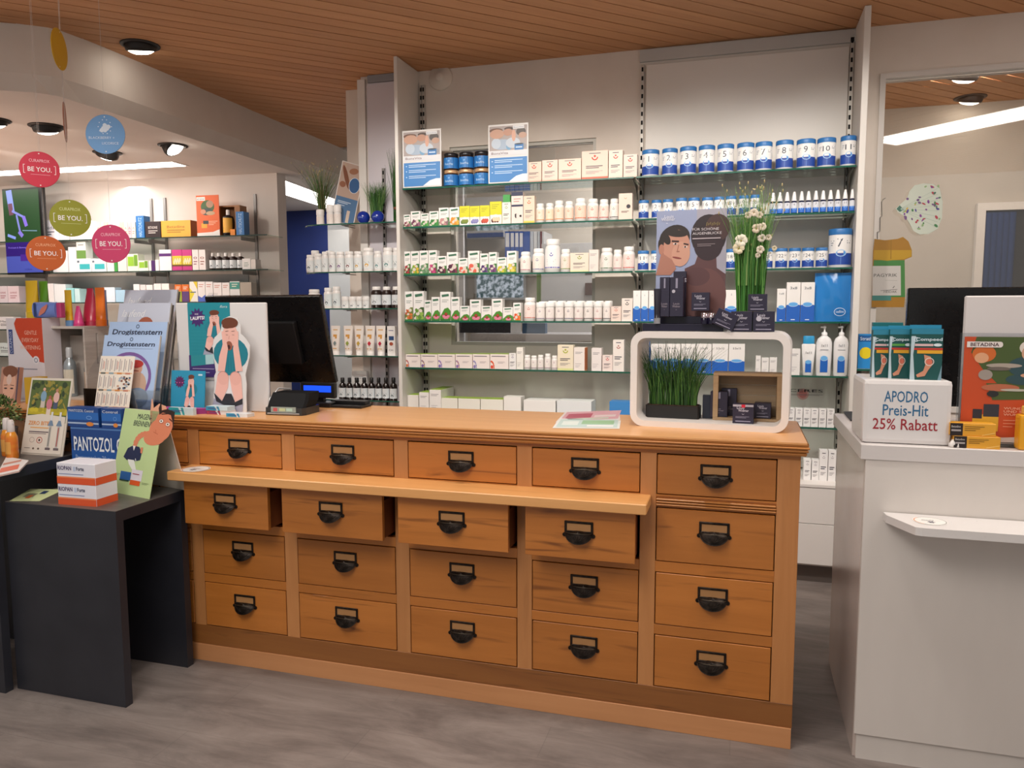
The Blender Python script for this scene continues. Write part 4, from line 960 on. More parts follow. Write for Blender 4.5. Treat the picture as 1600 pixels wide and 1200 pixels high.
p = P(); p.rect(-w * .42, h * .08, w * .42, h * .34, '1f64c0', 1).ell(0, h * .34, w * .44, h * .05, '6ab0ea', 2, 18).text('1x11', 0, h * .55, h * .06, '4d5560', 2, w=w * .8, al='c'); p.m.xf(Matrix.Translation((0, -w * .53, 0))); p.build('label', o)
reg(o, 'white lotion bottle with bright blue cap', 'bottle', None, S_)
for i, (x0, x1) in enumerate(((1276, 1301.5), (1303.5, 1329.5))):
    a, b, t = px(x0, x1, 509, Z); w = (b - a) / 2; h = t - Z
    R_ = lambda q, rx, ry: [(w * rx * cos(2 * pi * k / 22), w * ry * sin(2 * pi * k / 22), h * q) for k in range(22)]
    o = M().loft([R_(0, .86, .5), R_(.02, .93, .55), (R_(.4, .97, .56)), R_(.66, .98, .56), R_(.74, .80, .5), R_(.79, .42, .36), R_(.80, .32, .32)], C('ededee', .3)).build('pump_bottle', None, ((a + b) / 2, 4.345 + w * .56, Z))
    q = M().lathe([(w * .34, h * .79), (w * .36, h * .80), (w * .36, h * .86), (w * .22, h * .87), (w * .12, h * .88), (w * .12, h * .95), (w * .2, h * .955), (w * .2, h * .99), (.0001, h)], C('f0f0f1', .35), 16)
    q.box(-w * .5, w * .1, -w * .1, w * .1, h * .955, h * .985, C('f0f0f1', .35), .001); q.build('pump_head', o)
    p = P(); p.rect(-w * .46, h * .07, w * .46, h * .34, '1f64c0', 1).ell(0, h * .35, w * .46, h * .055, '6ab0ea', 2, 20).ring(0, h * .35, w * .46, h * .055, w * .04, 'cfe4f6', 3, 20).text('1x11', 0, h * .58, h * .055, '4d5560', 2, w=w * .7, al='c'); bars(p, -w * .5, w * .5, [h * .52], '9aa0a8', h * .012)
    p.m.xf(Matrix.Translation((0, -w * .575, 0))); p.build('label', o)
    reg(o, 'white pump bottle with blue label', 'bottle', 'white pump bottles', S_)
# lettering on the back board
p = P(); q0 = ony(1232, 612, 4.60); q1 = ony(1286, 612, 4.60); L = q1.x - q0.x
p.ell(L * .42, -.012, .032, .032, 'e2b0ac', 0).ell(L * .42, -.012, .022, .022, 'e08a88', 1).text('CERES', 0, 0, .017, '26262a', 3, w=L).line(0, -.014, L, -.014, .0016, '8a8a8e', 2).line(L * .0, -.018, L * .9, -.018, .0016, 'a08a8e', 2)
o = p.build('wall_lettering', None, (q0.x, 4.6005, q0.z)); tag(o, 'black spaced lettering with pink spot on the white back board', 'lettering')
Z = SZ['F']; S_ = side('F', False)
for i, x in enumerate((1230, 1242.5, 1255, 1267, 1279.5, 1292)):
    a, b, t = px(x - .2, x + 11.4, 638 + i * .3, Z); carton(a, b, Z, t, 4.345, 'logo', ('a8a0a8',), 'efeeee', .05, 'narrow white remedy carton', S_, 'white remedy cartons')
for i, (x0, x1, yt, zz) in enumerate(((1255.5, 1267, 718, .54), (1268, 1279.6, 719, .54), (1280.4, 1293.4, 704, .54), (1294.2, 1306.4, 704.5, .54), (1307, 1319, 705, .54))):
    a, b, t = px(x0, x1, yt, zz, 4.30); carton(a, b, zz, t, 4.30, 'logo', ('a8a0a8',), 'efeeee', .06, 'narrow white remedy carton', 'on the white base cabinet', 'white remedy cartons')

# ================================================================== ROUNDED CORNER SHELVES
S_ = lambda k: 'on ' + CSN[k]
YI = 4.45
Z = CS['2']
for x0, x1, yt, c in ((476, 488, 398, '3a4a5a'), (488.6, 500, 396, '7a9ab0'), (500.6, 510.4, 393, 'a8b0b4'), (511, 522, 393, '6a3a6a'), (522.6, 535.4, 393, '7a4a8a'), (536, 549.6, 392.5, '7a2a2a'), (550.4, 563.2, 392.5, 'd8a83a'), (564.2, 580.4, 387, 'e8b030'), (582, 594, 392, '4a8a8a'), (595, 611, 386.5, '4a8a8a'), (611.8, 622, 387, 'a8b0b4')):
    a, b, t = pxf(x0, x1, yt, Z, YI); bottle(a, b, Z, t, YI, ('e4e9ea', c, 'burg'), desc='white supplement bottle' + {'e8b030': ' with yellow fruit', 'd8a83a': ' with amber picture', '7a2a2a': ' with cherry picture', '6a3a6a': ' with plum picture', '7a4a8a': ' with violet picture'}.get(c, ''), where=S_('2'), neck=.8, capf=.14)
for x0, x1, yt in ((482, 495, 391), (505, 517, 391.5), (603, 619, 388)):
    a, b, t = pxf(x0, x1, yt, Z, YI + .06); bottle(a, b, Z, t, YI + .065, ('e4e9ea', 'a8b0b4', 'plain'), desc='white supplement bottle in the back row', where=S_('2'))
Z = CS['3']
for x0, x1, yt in ((478, 495, 452), (503.4, 516, 449.5), (516.8, 529, 447.5)):
    a, b, t = pxf(x0, x1, yt, Z, YI); bottle(a, b, Z, t, YI, ('dfe8ea', '4a5a66', 'burg'), desc='white supplement bottle with grey picture', where=S_('3'))
for x0, x1 in ((532, 542.8), (543.6, 554.4), (555.2, 564), (564.8, 575)):
    a, b, t = pxf(x0, x1, 463.2, Z, YI); bottle(a, b, Z, t, YI, ('e8eaea', '6a747a', 'burg'), capf=.34, neck=.93, lab=(.06, .62), desc='small square-shouldered white jar', where=S_('3'))
for x0, x1 in ((576.4, 592.8), (593.8, 608.4), (609.4, 623.4)):
    a, b, t = pxf(x0, x1, 447.6, Z, YI); bottle(a, b, Z, t, YI, ('dde4e8', '8a9096', 'burg'), body='24130e', capf=.16, neck=.7, lab=(.16, .62), desc='brown glass bottle with white cap', where=S_('3'))
Z = CS['4']
for x0, x1, c, ds in ((515, 529.4, '7a8a8a', 'cream tube with grey sprig'), (534, 549.4, '9aa84a', 'cream tube with small yellow flower'), (551, 566.4, 'c8a84a', 'cream tube with amber flower'), (568, 584, 'c02a3a', 'cream tube with red berries'), (585, 600.4, 'b82444', 'cream tube with crimson berries')):
    a, b, t = pxf(x0, x1, 509, Z, YI); tube_up(a, b, Z, t, YI, c, S_('4'), ds)
a, b, t = pxf(605, 617.4, 509.5, Z, YI)
def d_chest(p, w, h, a):
    p.rect(-w * .3, h * .52, w * .34, h * .66, '2a4a7a', 1); p.ell(0, h * .4, w * .24, h * .06, 'a8523a', 2); p.text('CH', -w * .3, h * .16, h * .06, '3a3a3a', 2, w=w * .5); bars(p, -w * .3, w * .3, [h * .85], '6a6a8a', h * .02)
carton(a, b, Z, t, YI, d_chest, (), WHT, .03, 'carton with navy square and chestnut', S_('4'))
Z = CS['5']
for x0, x1 in ((527, 538), (539, 548.4), (549.2, 560.4), (561.2, 572), (572.8, 583.4), (584.2, 594.4), (595.2, 606), (606.8, 618)):
    a, b, t = pxf(x0, x1, 590.5, Z, YI); r = (b - a) / 2; h = t - Z
    o = M().lathe([(r * .95, 0), (r, h * .02), (r, h * .58), (r * .85, h * .68), (r * .42, h * .76), (r * .4, h * .80)], C('160d0c', .12), 16).build('tincture_bottle', None, ((a + b) / 2, YI + r, Z))
    M().lathe([(r * .50, h * .78), (r * .52, h * .80), (r * .50, h * .99), (r * .44, h), (.0001, h)], C('101012', .4), 14).build('cap', o)
    _bprint(r, h * .08, h * .52, ('dfe6ea', '5a6a72', 'burg')).wrap(r).build('label', o)
    reg(o, 'dark tincture bottle with white label', 'bottle', 'dark tincture bottles', S_('5'))
a, b, t = pxf(551, 574, 580, Z, YI + .1); carton(a, b, Z, t, YI + .09, 'plain', (), WHT, .03, 'plain white carton behind the dark bottles', S_('5'))
for i, (x0, x1) in enumerate(((480, 492), (492.6, 504.6), (505.4, 518.6))):
    a, b, t = pxf(x0, x1, 583, Z, YI); carton(a, b, Z, t, YI, d_plain, (), 'e8e4e4', .04, 'small white carton under the monitor', S_('5'), 'small white cartons')

def grass_mesh(n, base, spread, h, seed, cols, w=.0022, lean=.3, top=0, droop=0):
    rg = random.Random(seed); m = M()
    for i in range(n):
        bx = base[0] + rg.uniform(-1, 1) * spread[0]; by = base[1] + rg.uniform(-1, 1) * spread[1]; a = rg.uniform(0, 2 * pi)
        L = h * rg.uniform(.62, 1.0); ln = lean * rg.uniform(.15, 1); dx, dy = cos(a) * ln, sin(a) * ln
        dx += (bx - base[0]) / max(spread[0], 1e-3) * lean * .5
        c = C(cols[i % len(cols)], .55); vs = []; K = 5; ax = rg.uniform(0, pi)
        for k in range(K + 1):
            t = k / K; ww = w * (1 - t * .85) * .5
            x = bx + dx * L * t * t; y = by + dy * L * t * t; z = base[2] + L * t * (1 - droop * t * t * rg.uniform(.6, 1.0) * 0 - droop * t * t * ln)
            vs += [(x - ww * cos(ax), y - ww * sin(ax), z), (x + ww * cos(ax), y + ww * sin(ax), z)]
        m.add(vs, [(2 * k, 2 * k + 1, 2 * k + 3, 2 * k + 2) for k in range(K)], c)
        if top and i % top == 0:
            e = vs[-1]; m.lathe([(.0001, -.006), (.0022, -.003), (.0022, .003), (.0001, .007)], C('b8a678', .7), 5, e)
    return m
GR = ('2f5a26', '3f7030', '1f4a1e', '527f38')
Z = CS['1']; 
# white roll-on bottles, leaning card, grasses, blue balls
for x0, x1, yt in ((492.4, 503, 327), (508, 518.6, 319.5), (519.4, 530, 319.5)):
    a, b, t = pxf(x0, x1, yt, Z, YI); bottle(a, b, Z, t, YI, ('ece4de', 'b87a3a', 'plain'), capf=.36, neck=.96, lab=(.08, .52), desc='white roll-on bottle with gold ring', where=S_('1'), group='white roll-on bottles')
v = empty('grass_bunch', (-2.655, 4.53, Z)); tag(v, 'bunch of seeding grass spreading from the top corner shelf', 'plant')
M().lathe([(.013, 0), (.015, .01), (.013, .05), (.010, .06)], C('e6e2de', .3), 16).build('small_vase', v)
g = grass_mesh(260, (0, 0, .03), (.008, .006), .38, 3, GR + ('6a6a3a', '7a7048'), .0042, .42, 4).build('grass_blades', v); g['kind'] = 'stuff'
v = empty('grass_bunch', (-2.11, 4.53, Z)); tag(v, 'tall upright dark grass bunch beside the left white side panel', 'plant')
g = grass_mesh(230, (0, 0, .0), (.024, .018), .48, 4, GR[:3], .0045, .11).build('grass_blades', v); g['kind'] = 'stuff'
M().lathe([(.026, .085), (.029, .087), (.029, .10), (.026, .102)], C('7a4a30', .6), 18, sy=.8, cap=False).build('binding', v)
for i, x in enumerate((564.5, 587)):
    p_ = ony(x, 338, 4.47); r = .041
    o = M().lathe([(r * sin(pi * t / 12), -r * cos(pi * t / 12) + r) for t in range(13)], C('16308f', .18), 24).build('blue_ball', None, (p_.x, 4.50, Z)); 
    pp = P(); pp.text('viva', 0, -.006, .012, '8aa6e0', 1, w=.03, al='c', shear=.3); pp.m.xf(Matrix.Translation((0, -r * .99, r))); pp.build('printed_logo', o)
    tag(o, ('left' if i == 0 else 'right') + ' shiny dark blue massage ball on the top corner shelf', 'ball', 'two blue balls')
v = empty('grass_pot', (-2.262, 4.535, Z)); tag(v, 'round tuft of green grass behind the two blue balls', 'plant')
M().lathe([(.02, 0), (.026, .02), (.024, .05), (.02, .05)], C('1d2a4a', .4), 16).build('pot', v)
g = grass_mesh(420, (0, 0, .04), (.035, .012), .23, 9, GR + ('6a8a45',), .0036, .30).build('grass_blades', v); g['kind'] = 'stuff'
a0 = ony(540, 349, 4.47)
o = M().box(-.075, .075, 0, .004, 0, .40, C('d9d4d0', .4)).box(-.074, .074, .0045, .0055, .001, .399, C('c8c4c0', .5)).build('leaning_card', None, (a0.x - .050, 4.515, Z + .012), (radians(-4), radians(13), radians(38)))
p = P(); p.rect(-.07, .16, .07, .395, 'b59c8e', 0).rect(-.07, .005, .07, .17, '4a7098', 1).ell(.03, .26, .034, .05, '2f5a8c', 2).ring(.03, .26, .036, .052, .003, 'd5dde6', 3)
for c, x, y, rx, ry in (('7a4a34', -.03, .30, .014, .08), ('8e5c44', -.045, .25, .02, .02), ('9a6a50', .01, .35, .03, .02)): p.ell(x, y, rx, ry, c, 2, 14, .4)
bars(p, -.055, .03, [.14, .13, .115], 'b9c9da', .005); p.rect(.015, .01, .035, .09, 'cbb8a8', 2)
p.build('printed_face', o); tag(o, 'leaning advertising card with blue oval behind the roll-on bottles', 'sign')
# ================================================================== HELPERS FOR CARDS
def tcard(name, tl, tr, Y, z0, tilt, col, label, cat='sign', th=.003, draw=None, xs=None, print_name='printed_face', rough=.4):
    """card standing on height z0 at depth Y, leaning back by tilt; top corners given where the photo shows them"""
    n = Vector((0, -cos(tilt), sin(tilt))); p = Vector((0, Y, z0))
    a = onp(tl[0], tl[1], p, n); b = onp(tr[0], tr[1], p, n)
    x0, x1 = (a.x, b.x) if xs is None else xs
    w = x1 - x0; h = ((a.z + b.z) / 2 - z0) / cos(tilt)
    o = M().box(-w / 2, w / 2, 0, th, 0, h, C(col, rough), 0).build(name, None, ((x0 + x1) / 2, Y, z0), (-tilt, 0, 0))
    if draw:
        q = P(); draw(q, w, h); q.build(print_name, o)
    if label: tag(o, label, cat)
    return o, w, h
def man(p, ox, oy, w, h, lay=1):
    f = lambda x, y: (ox + (x - 500) / 320 * w, oy + (1150 - y) / 930 * h)
    E = lambda x, y, rx, ry, c, l: p.ell(*f(x, y), rx / 320 * w, ry / 930 * h, c, lay + l, 20)
    Q = lambda pts, c, l: p.poly([f(*q) for q in pts], c, lay + l)
    E(665, 570, 155, 160, '1f7d8f', 0); Q([(575, 520), (750, 520), (730, 780), (600, 780)], '1f7d8f', 1)
    for x in (640, 665, 690): p.line(*f(x, 600), *f(x, 740), .006 * w, '12606f', lay + 2)
    Q([(600, 640), (720, 640), (760, 1080), (520, 1080)], 'e8e4e6', 2) if False else None
    Q([(560, 800), (740, 800), (740, 980), (540, 980)], 'e4e2e6', 2)
    E(668, 385, 66, 112, 'e9b7ab', 3); E(655, 492, 30, 45, '9a5a48', 4); E(652, 505, 14, 22, '4a2420', 5)
    E(668, 270, 74, 52, '6b3a28', 4); E(640, 300, 40, 26, '6b3a28', 5)
    for x in (640, 695): p.line(*f(x - 14, 352), *f(x + 14, 348), .012 * w, '5a2e26', lay + 6); p.line(*f(x - 10, 385), *f(x + 10, 388), .008 * w, '6a3a3a', lay + 6)
    p.line(*f(660, 395), *f(655, 430), .008 * w, 'b4766c', lay + 6)
    Q([(592, 350), (618, 360), (645, 520), (608, 742), (545, 742), (562, 600), (598, 480)], 'ecb8ac', 6)
    Q([(742, 350), (718, 360), (690, 520), (706, 742), (768, 735), (752, 600), (738, 480)], 'ecb8ac', 6)
    for x in (590, 702):
        E(x, 808, 52, 68, 'e8b1a6', 7); p.ring(*f(x, 800), 48 / 320 * w, 58 / 930 * h, .010 * w, 'b8766e', lay + 8, 16, .3, 2.9)
    Q([(538, 800), (642, 810), (632, 900), (572, 1034), (512, 960)], 'eeb9ae', 6.6); Q([(650, 810), (754, 800), (760, 1000), (690, 1042), (664, 920)], 'eeb9ae', 6.6)
    Q([(476, 1110), (500, 1010), (640, 1090), (762, 1040), (752, 1150), (476, 1150)], 'a2a2b6', 6)
    Q([(502, 955), (572, 1036), (690, 1042), (760, 1002), (756, 1060), (640, 1100), (520, 1040)], '2b2b33', 9); Q([(610, 960), (660, 960), (690, 1040), (572, 1036)], '2b2b33', 8)
def star(p, cx, cy, r, c, lay, n=12):
    p.poly([(cx + r * (1 if k % 2 else .68) * cos(pi * k / n), cy + r * (1 if k % 2 else .68) * sin(pi * k / n)) for k in range(2 * n)], c, lay)

# ================================================================== ON THE WOODEN COUNTER, LEFT HALF
# magazines in a stepped acrylic rack
rk = empty('magazine_rack', (-2.45, 2.72, CT)); tag(rk, 'stepped clear acrylic rack full of magazines on the wooden counter', 'rack')
def rkp(n, m, mt=None): m.xf(Matrix.Translation((2.45, -2.72, -CT))); return m.build(n, rk)
rkp('side_panel', M().add([(-2.300, 2.60, CT), (-2.300, 2.93, CT), (-2.300, 2.99, 1.53), (-2.300, 2.93, 1.53), (-2.300, 2.64, 1.24), (-2.300, 2.60, 1.10)], [(0, 1, 2, 3, 4, 5)], ACRYL))
rkp('side_panel', M().add([(-2.70, 2.60, CT), (-2.70, 2.93, CT), (-2.70, 2.99, 1.50), (-2.70, 2.93, 1.50), (-2.70, 2.64, 1.20), (-2.70, 2.60, 1.10)], [(0, 1, 2, 3, 4, 5)], ACRYL))
rkp('base', M().box(-2.70, -2.300, 2.60, 2.93, CT, CT + .004, ACRYL))
for y in (2.60, 2.69, 2.78, 2.87): rkp('pocket_front', M().box(-2.70, -2.302, y, y + .002, CT + .004, CT + .09, ACRYL))
def d_hoch(q, w, h):
    q.rect(-w / 2, 0, w / 2, h, 'c9cfe0', 0).rect(-w / 2, h * .0, w / 2, h * .80, 'd9cdd4', 1).rect(-w / 2, 0, w / 2, h * .76, 'bcb6c2', 2)
    q.text('laufend', -w * .42, h * .86, h * .075, 'eef0f4', 3, w=w * .46, shear=.35)
    q.ell(w * .06, h * .76, w * .16, h * .10, 'a8604a', 4).ell(w * .06, h * .70, w * .12, h * .10, 'c88a74', 5); q.rect(-w * .48, h * .78, -w * .30, h * .80, '3a3a4a', 4)
TL = radians(13)
def mag_stack(tl, tr, Y, draw, label, n=4, cat='magazine', col='dcdcdc'):
    o, w, h = tcard('magazine', tl, tr, Y, CT + .006, TL, col, label, cat, .004, draw)
    m = M()
    for k in range(n): m.box(-w / 2 + .002 * (k % 2), w / 2 - .003 * (k % 3), .0045 + k * .0045, .0082 + k * .0045, 0, h - .002 * k, C(('cfc9c4', '8d8580', 'b7b0aa', '6c6560')[k % 4], .6))
    c = m.build('pages_behind', o); c['kind'] = 'stuff'
    return o
mag_stack((196, 452), (277, 454), 2.875, d_hoch, 'rearmost magazine with snowy cover in the acrylic rack', 5)
mag_stack((187, 472), (267, 475), 2.785, d_hoch, 'second magazine with snowy cover below the rearmost one', 5)
def d_drog(q, w, h, big=False):
    q.rect(-w / 2, 0, w / 2, h, 'a9c1e4', 0)
    q.ring(0, h * .945, w * .03, w * .03, w * .012, '4d5a78', 1, 12)
    q.text('Drogistenstern', -w * .43, h * .85, h * .062, '2c3048', 2, w=w * .86, bold=.022, shear=.12); q.rect(-w * .2, h * .815, w * .4, h * .819, '6f7fa0', 2)
    if big:
        q.ell(0, h * .42, w * .42, h * .34, 'b7c6dc', 1, 36).ring(0, h * .42, w * .43, h * .35, w * .05, '7a5a9a', 2, 36)
        q.ell(w * .14, h * .55, w * .12, h * .09, 'd8a58c', 3).ell(w * .14, h * .61, w * .13, h * .055, 'b03a34', 4).ell(w * .20, h * .32, w * .16, h * .18, 'c0a08c', 3).ell(w * .22, h * .15, w * .2, h * .14, '7f93ac', 4)
        q.line(w * .1, h * .52, w * .2, h * .515, w * .012, '8a3a34', 5)
mag_stack((172, 501), (262, 505), 2.69, lambda q, w, h: d_drog(q, w, h), 'rear pale blue magazine in the acrylic rack', 5)
mag_stack((164, 521), (250, 527), 2.615, lambda q, w, h: d_drog(q, w, h, True), 'front pale blue magazine with purple ring', 3)
def d_cal(q, w, h):
    q.rect(-w / 2, 0, w / 2, h, 'e9e0d4', 0)
    r2 = random.Random(2)
    for r_ in range(3):
        for c_ in range(7):
            if r_ == 1 and c_ > 3: continue
            x = -w * .46 + c_ * w * .135; y0 = h * (.70 - r_ * .31)
            q.rect(x, y0 + h * .02, x + w * .02, y0 + h * .25, '8e8a90', 1); q.rect(x + w * .045, y0 + h * .05, x + w * .07, y0 + h * .22, 'b8a8a4', 1)
            if (c_ + r_) % 3 == 0: q.rect(x + w * .085, y0 + h * .06, x + w * .10, y0 + h * .2, 'c05a50', 1)
        q.rect(-w * .48, h * (.675 - r_ * .31), w * .48, h * (.70 - r_ * .31), 'e0b890', 1)
        for c_ in range(4): q.rect(-w * .44 + c_ * w * .24, h * (.668 - r_ * .31), -w * .30 + c_ * w * .24, h * (.70 - r_ * .31), ('6a6a60', '8aa0a8', 'd08a4a', 'c8846a')[c_], 2)
    for k in range(26): q.ell(w * r2.uniform(.08, .44), h * r2.uniform(.36, .62), w * .035, h * .018, r2.choice(('5a6a80', 'c89a80', '3a3030', 'a8b4c0', '8a5a4a')), 3 + k % 3, 8)
tcard('calendar_card', (158, 555), (211, 558), 2.575, CT + .001, TL, 'e9e0d4', 'cream calendar card leaning in front of the pale blue magazines', 'card', .002, d_cal)
# white crate with sprays and toothpaste tubes
cr = empty('display_crate', (-3.06, 2.85, CT)); tag(cr, 'whitewashed wooden crate with open front left of the magazine rack', 'crate')
X0c, X1c = -3.178, -2.935; Zc0, Zc1 = CT, 1.378; yb_ = onx(188, 511, X1c).y
def crp(n, m): m.xf(Matrix.Translation((3.06, -2.85, -CT))); return m.build(n, cr)
crp('top_board', M().box(X0c, X1c, 2.85, yb_, Zc1 - .012, Zc1, CRATE, .001)); crp('bottom_board', M().box(X0c, X1c, 2.85, yb_, Zc0, Zc0 + .012, CRATE, .001))
crp('side_board', M().box(X0c, X0c + .010, 2.85, yb_, Zc0 + .012, Zc1 - .012, CRATE, .001))
sb = M(); L_ = yb_ - 2.85
sb.box(X1c - .010, X1c, 2.85, 2.85 + L_ * .30, Zc0 + .012, Zc1 - .012, CRATE).box(X1c - .010, X1c, 2.85 + L_ * .36, yb_, Zc0 + .012, Zc1 - .012, CRATE).box(X1c - .010, X1c, 2.85 + L_ * .30, 2.85 + L_ * .36, Zc0 + .012, 1.20, CRATE).box(X1c - .010, X1c, 2.85 + L_ * .30, 2.85 + L_ * .36, 1.345, Zc1 - .012, CRATE)
crp('side_board', sb); crp('back_board', M().box(X0c + .01, X1c - .01, yb_ - .01, yb_, Zc0 + .012, Zc1 - .012, CRATE, .001))
def spray(x, y, z, h, r, label, lab='d8d4c4'):
    o = M().lathe([(r * .95, 0), (r, .004), (r, h * .60), (r * .85, h * .70), (r * .5, h * .76), (r * .45, h * .8)], C('a9b4ba', .25, .5), 20).build('spray_bottle', None, (x, y, z))
    M().lathe([(r * .5, h * .79), (r * .52, h * .82), (r * .50, h * .97), (r * .42, h), (.0001, h)], C('c9cdd0', .3, .2), 16).build('cap', o)
    q = P(); q.rect(-r * 1.3, h * .06, r * 1.3, h * .55, lab, 0, 10); bars(q, -r * .8, r * .8, [h * .5, h * .42, h * .36, h * .26, h * .18], '6a6a6e', h * .012, 1); q.wrap(r).build('label', o)
    tag(o, label, 'bottle')
spray(-3.085, 2.90, CT + .0125, .235, .028, 'silver spray bottle with cream label, left in the white crate'); spray(-2.985, 2.92, CT + .0125, .215, .026, 'silver spray bottle with beige label, right in the white crate', 'c9b09a')
M().box(-3.15, -3.07, 2.97, 2.975, CT + .013, 1.33, C('b9b0a8', .6)).box(-3.05, -2.97, 2.99, 2.995, CT + .013, 1.34, C('c0b8b0', .6)).build('card_inserts', cr).rotation_euler = (0, 0, 0)
bpy.data.objects['card_inserts'].location = (3.06, -2.85, -CT); bpy.data.objects['card_inserts']['kind'] = 'stuff'
def up_tube(x0, x1, yt, Y, z, cols, label, cone=False, name='toothpaste_tube'):
    a = ony(x0, yt + 10, Y); b = ony(x1, yt + 10, Y); t = ony((x0 + x1) / 2, yt, Y).z; w = (b.x - a.x) / 2; h = t - z; n = 18
    if cone: rr = ((0, 1, 1), (.12, 1, .9), (.14, .92, .8), (.5, .74, .6), (.95, .45, .1), (1, .42, .06))
    else: rr = ((0, .86, .8), (.16, .88, .8), (.17, .8, .74), (.3, .84, .7), (.7, .95, .35), (.95, 1, .07), (1, 1, .05))
    R = [[(w * rx * cos(2 * pi * k / n), w * ry * sin(2 * pi * k / n), h * q) for k in range(n)] for q, rx, ry in rr]
    o = M().loft(R[1:], C(cols[0], .3)).build(name, None, ((a.x + b.x) / 2, Y + w, z)); M().loft(R[:2], C(cols[1], .3)).build('cap', o); tag(o, label, 'tube'); return o
zt_ = Zc1
up_tube(109, 122, 478, 2.90, zt_, ('d84a8a', 'c83a78'), 'short pink tube on the white crate', True)
up_tube(118, 141, 450, 2.96, zt_, ('b82848', 'a82040'), 'crimson cone-shaped tube on the white crate', True)
up_tube(141, 156, 449, 2.89, zt_, ('f07a1a', 'e87010'), 'tall orange tube on the white crate')
up_tube(153, 162, 453, 2.99, zt_, ('7a86a8', '6a76a0'), 'grey blue tube behind the orange tube')
up_tube(95, 106, 453, 2.88, zt_, ('e0b420', '6f9ccc'), 'thin yellow and blue toothbrush tube on the crate edge')
# white and red card box with tubes on it
a = ony(14, 577, 2.80); b = ony(70, 577, 2.80); t = ony(40, 497, 2.80)
gb = M().box(a.x, b.x, 2.80, 2.90, CT, t.z, C('dcd6dc', .4), .001); cxg = (a.x + b.x) / 2; gb.xf(Matrix.Translation((-cxg, -2.80, -CT))); gb = gb.build('display_box', None, (cxg, 2.80, CT)); tag(gb, 'white display box with orange red shape left of the white crate', 'box')
w = b.x - a.x; h = t.z - CT; q = P(); hb_ = h * .42
q.poly([(w * .5, h), (-w * .2, h)] + [(-w * .28 + w * .5 * (k / 8) ** 2 * 1.1, h - h * .52 * k / 8) for k in range(1, 9)] + [(w * .5, h * .46)], 'c8421e', 1)
q.text('GENTLE', w * .34, h * .80, h * .05, 'eab8a4', 2, al='r', w=w * .34); q.text('EVERYDAY', w * .38, h * .71, h * .05, 'eab8a4', 2, al='r', w=w * .46); q.text('WHITENING', w * .42, h * .62, h * .05, 'eab8a4', 2, al='r', w=w * .56)
q.ell(w * .28, h * .49, w * .09, w * .09, 'e4dfe4', 3).ring(w * .28, h * .49, w * .05, w * .05, w * .015, '5a6a8a', 4); q.rect(-w * .44, h * .56, -w * .33, h * .86, '2a3f80', 2).text('CURAPROX', -w * .355, h * .57, w * .07, 'c8cfe4', 3, w=h * .27, rot=pi / 2); bars(q, -w * .2, w * .3, [h * .38], '8a8a9a', h * .012)
q.build('printed_face', gb)
zt_ = t.z
up_tube(29, 48, 438, 2.83, zt_ + .0004, ('d8b020', 'c8a818'), 'tall yellow tube on the white display box')
up_tube(53, 67, 439, 2.87, zt_ + .0004, ('5a9428', '4c8420'), 'green tube behind the blue pack on the display box')
a = ony(49, 485, 2.815); b = ony(84, 485, 2.815); t2 = ony(66, 472, 2.815).z
o = M().loft([[(x, .018 + .015 * (1 - abs(k / 9 - 1) ** 2) * sin(j * pi / 6 - pi / 2) if False else .015 * sin(2 * pi * j / 12) + .018, .5 * (t2 - zt_) + .5 * (t2 - zt_) * .98 * cos(2 * pi * j / 12)) for j in range(12)] for k, x in enumerate([(i / 8 - .5) * (b.x - a.x) for i in range(9)])], C('6f86cc', .3)).build('soft_pack', None, ((a.x + b.x) / 2, 2.815, zt_ + .001)); tag(o, 'blue rounded soft pack lying on the white display box', 'pack')
q = P(); q.rect(-.055, .005, -.04, t2 - zt_ - .005, '24386e', 1); [q.ell(-.01 + .012 * k, .03 + .006 * k, .008, .026, 'cf7a68', 2 + k, 10, -.6) for k in range(3)]; q.m.xf(Matrix.Translation((0, .0015, 0))); q.build('printed_face', o)
a = ony(86, 488, 2.83); o = M().box(-.02, .02, 0, .03, 0, t2 - zt_ - .004, C('b83a72', .35), .004).build('small_pack', None, (a.x + .012, 2.83, zt_ + .0004)); tag(o, 'magenta small pack beside the blue soft pack', 'pack')

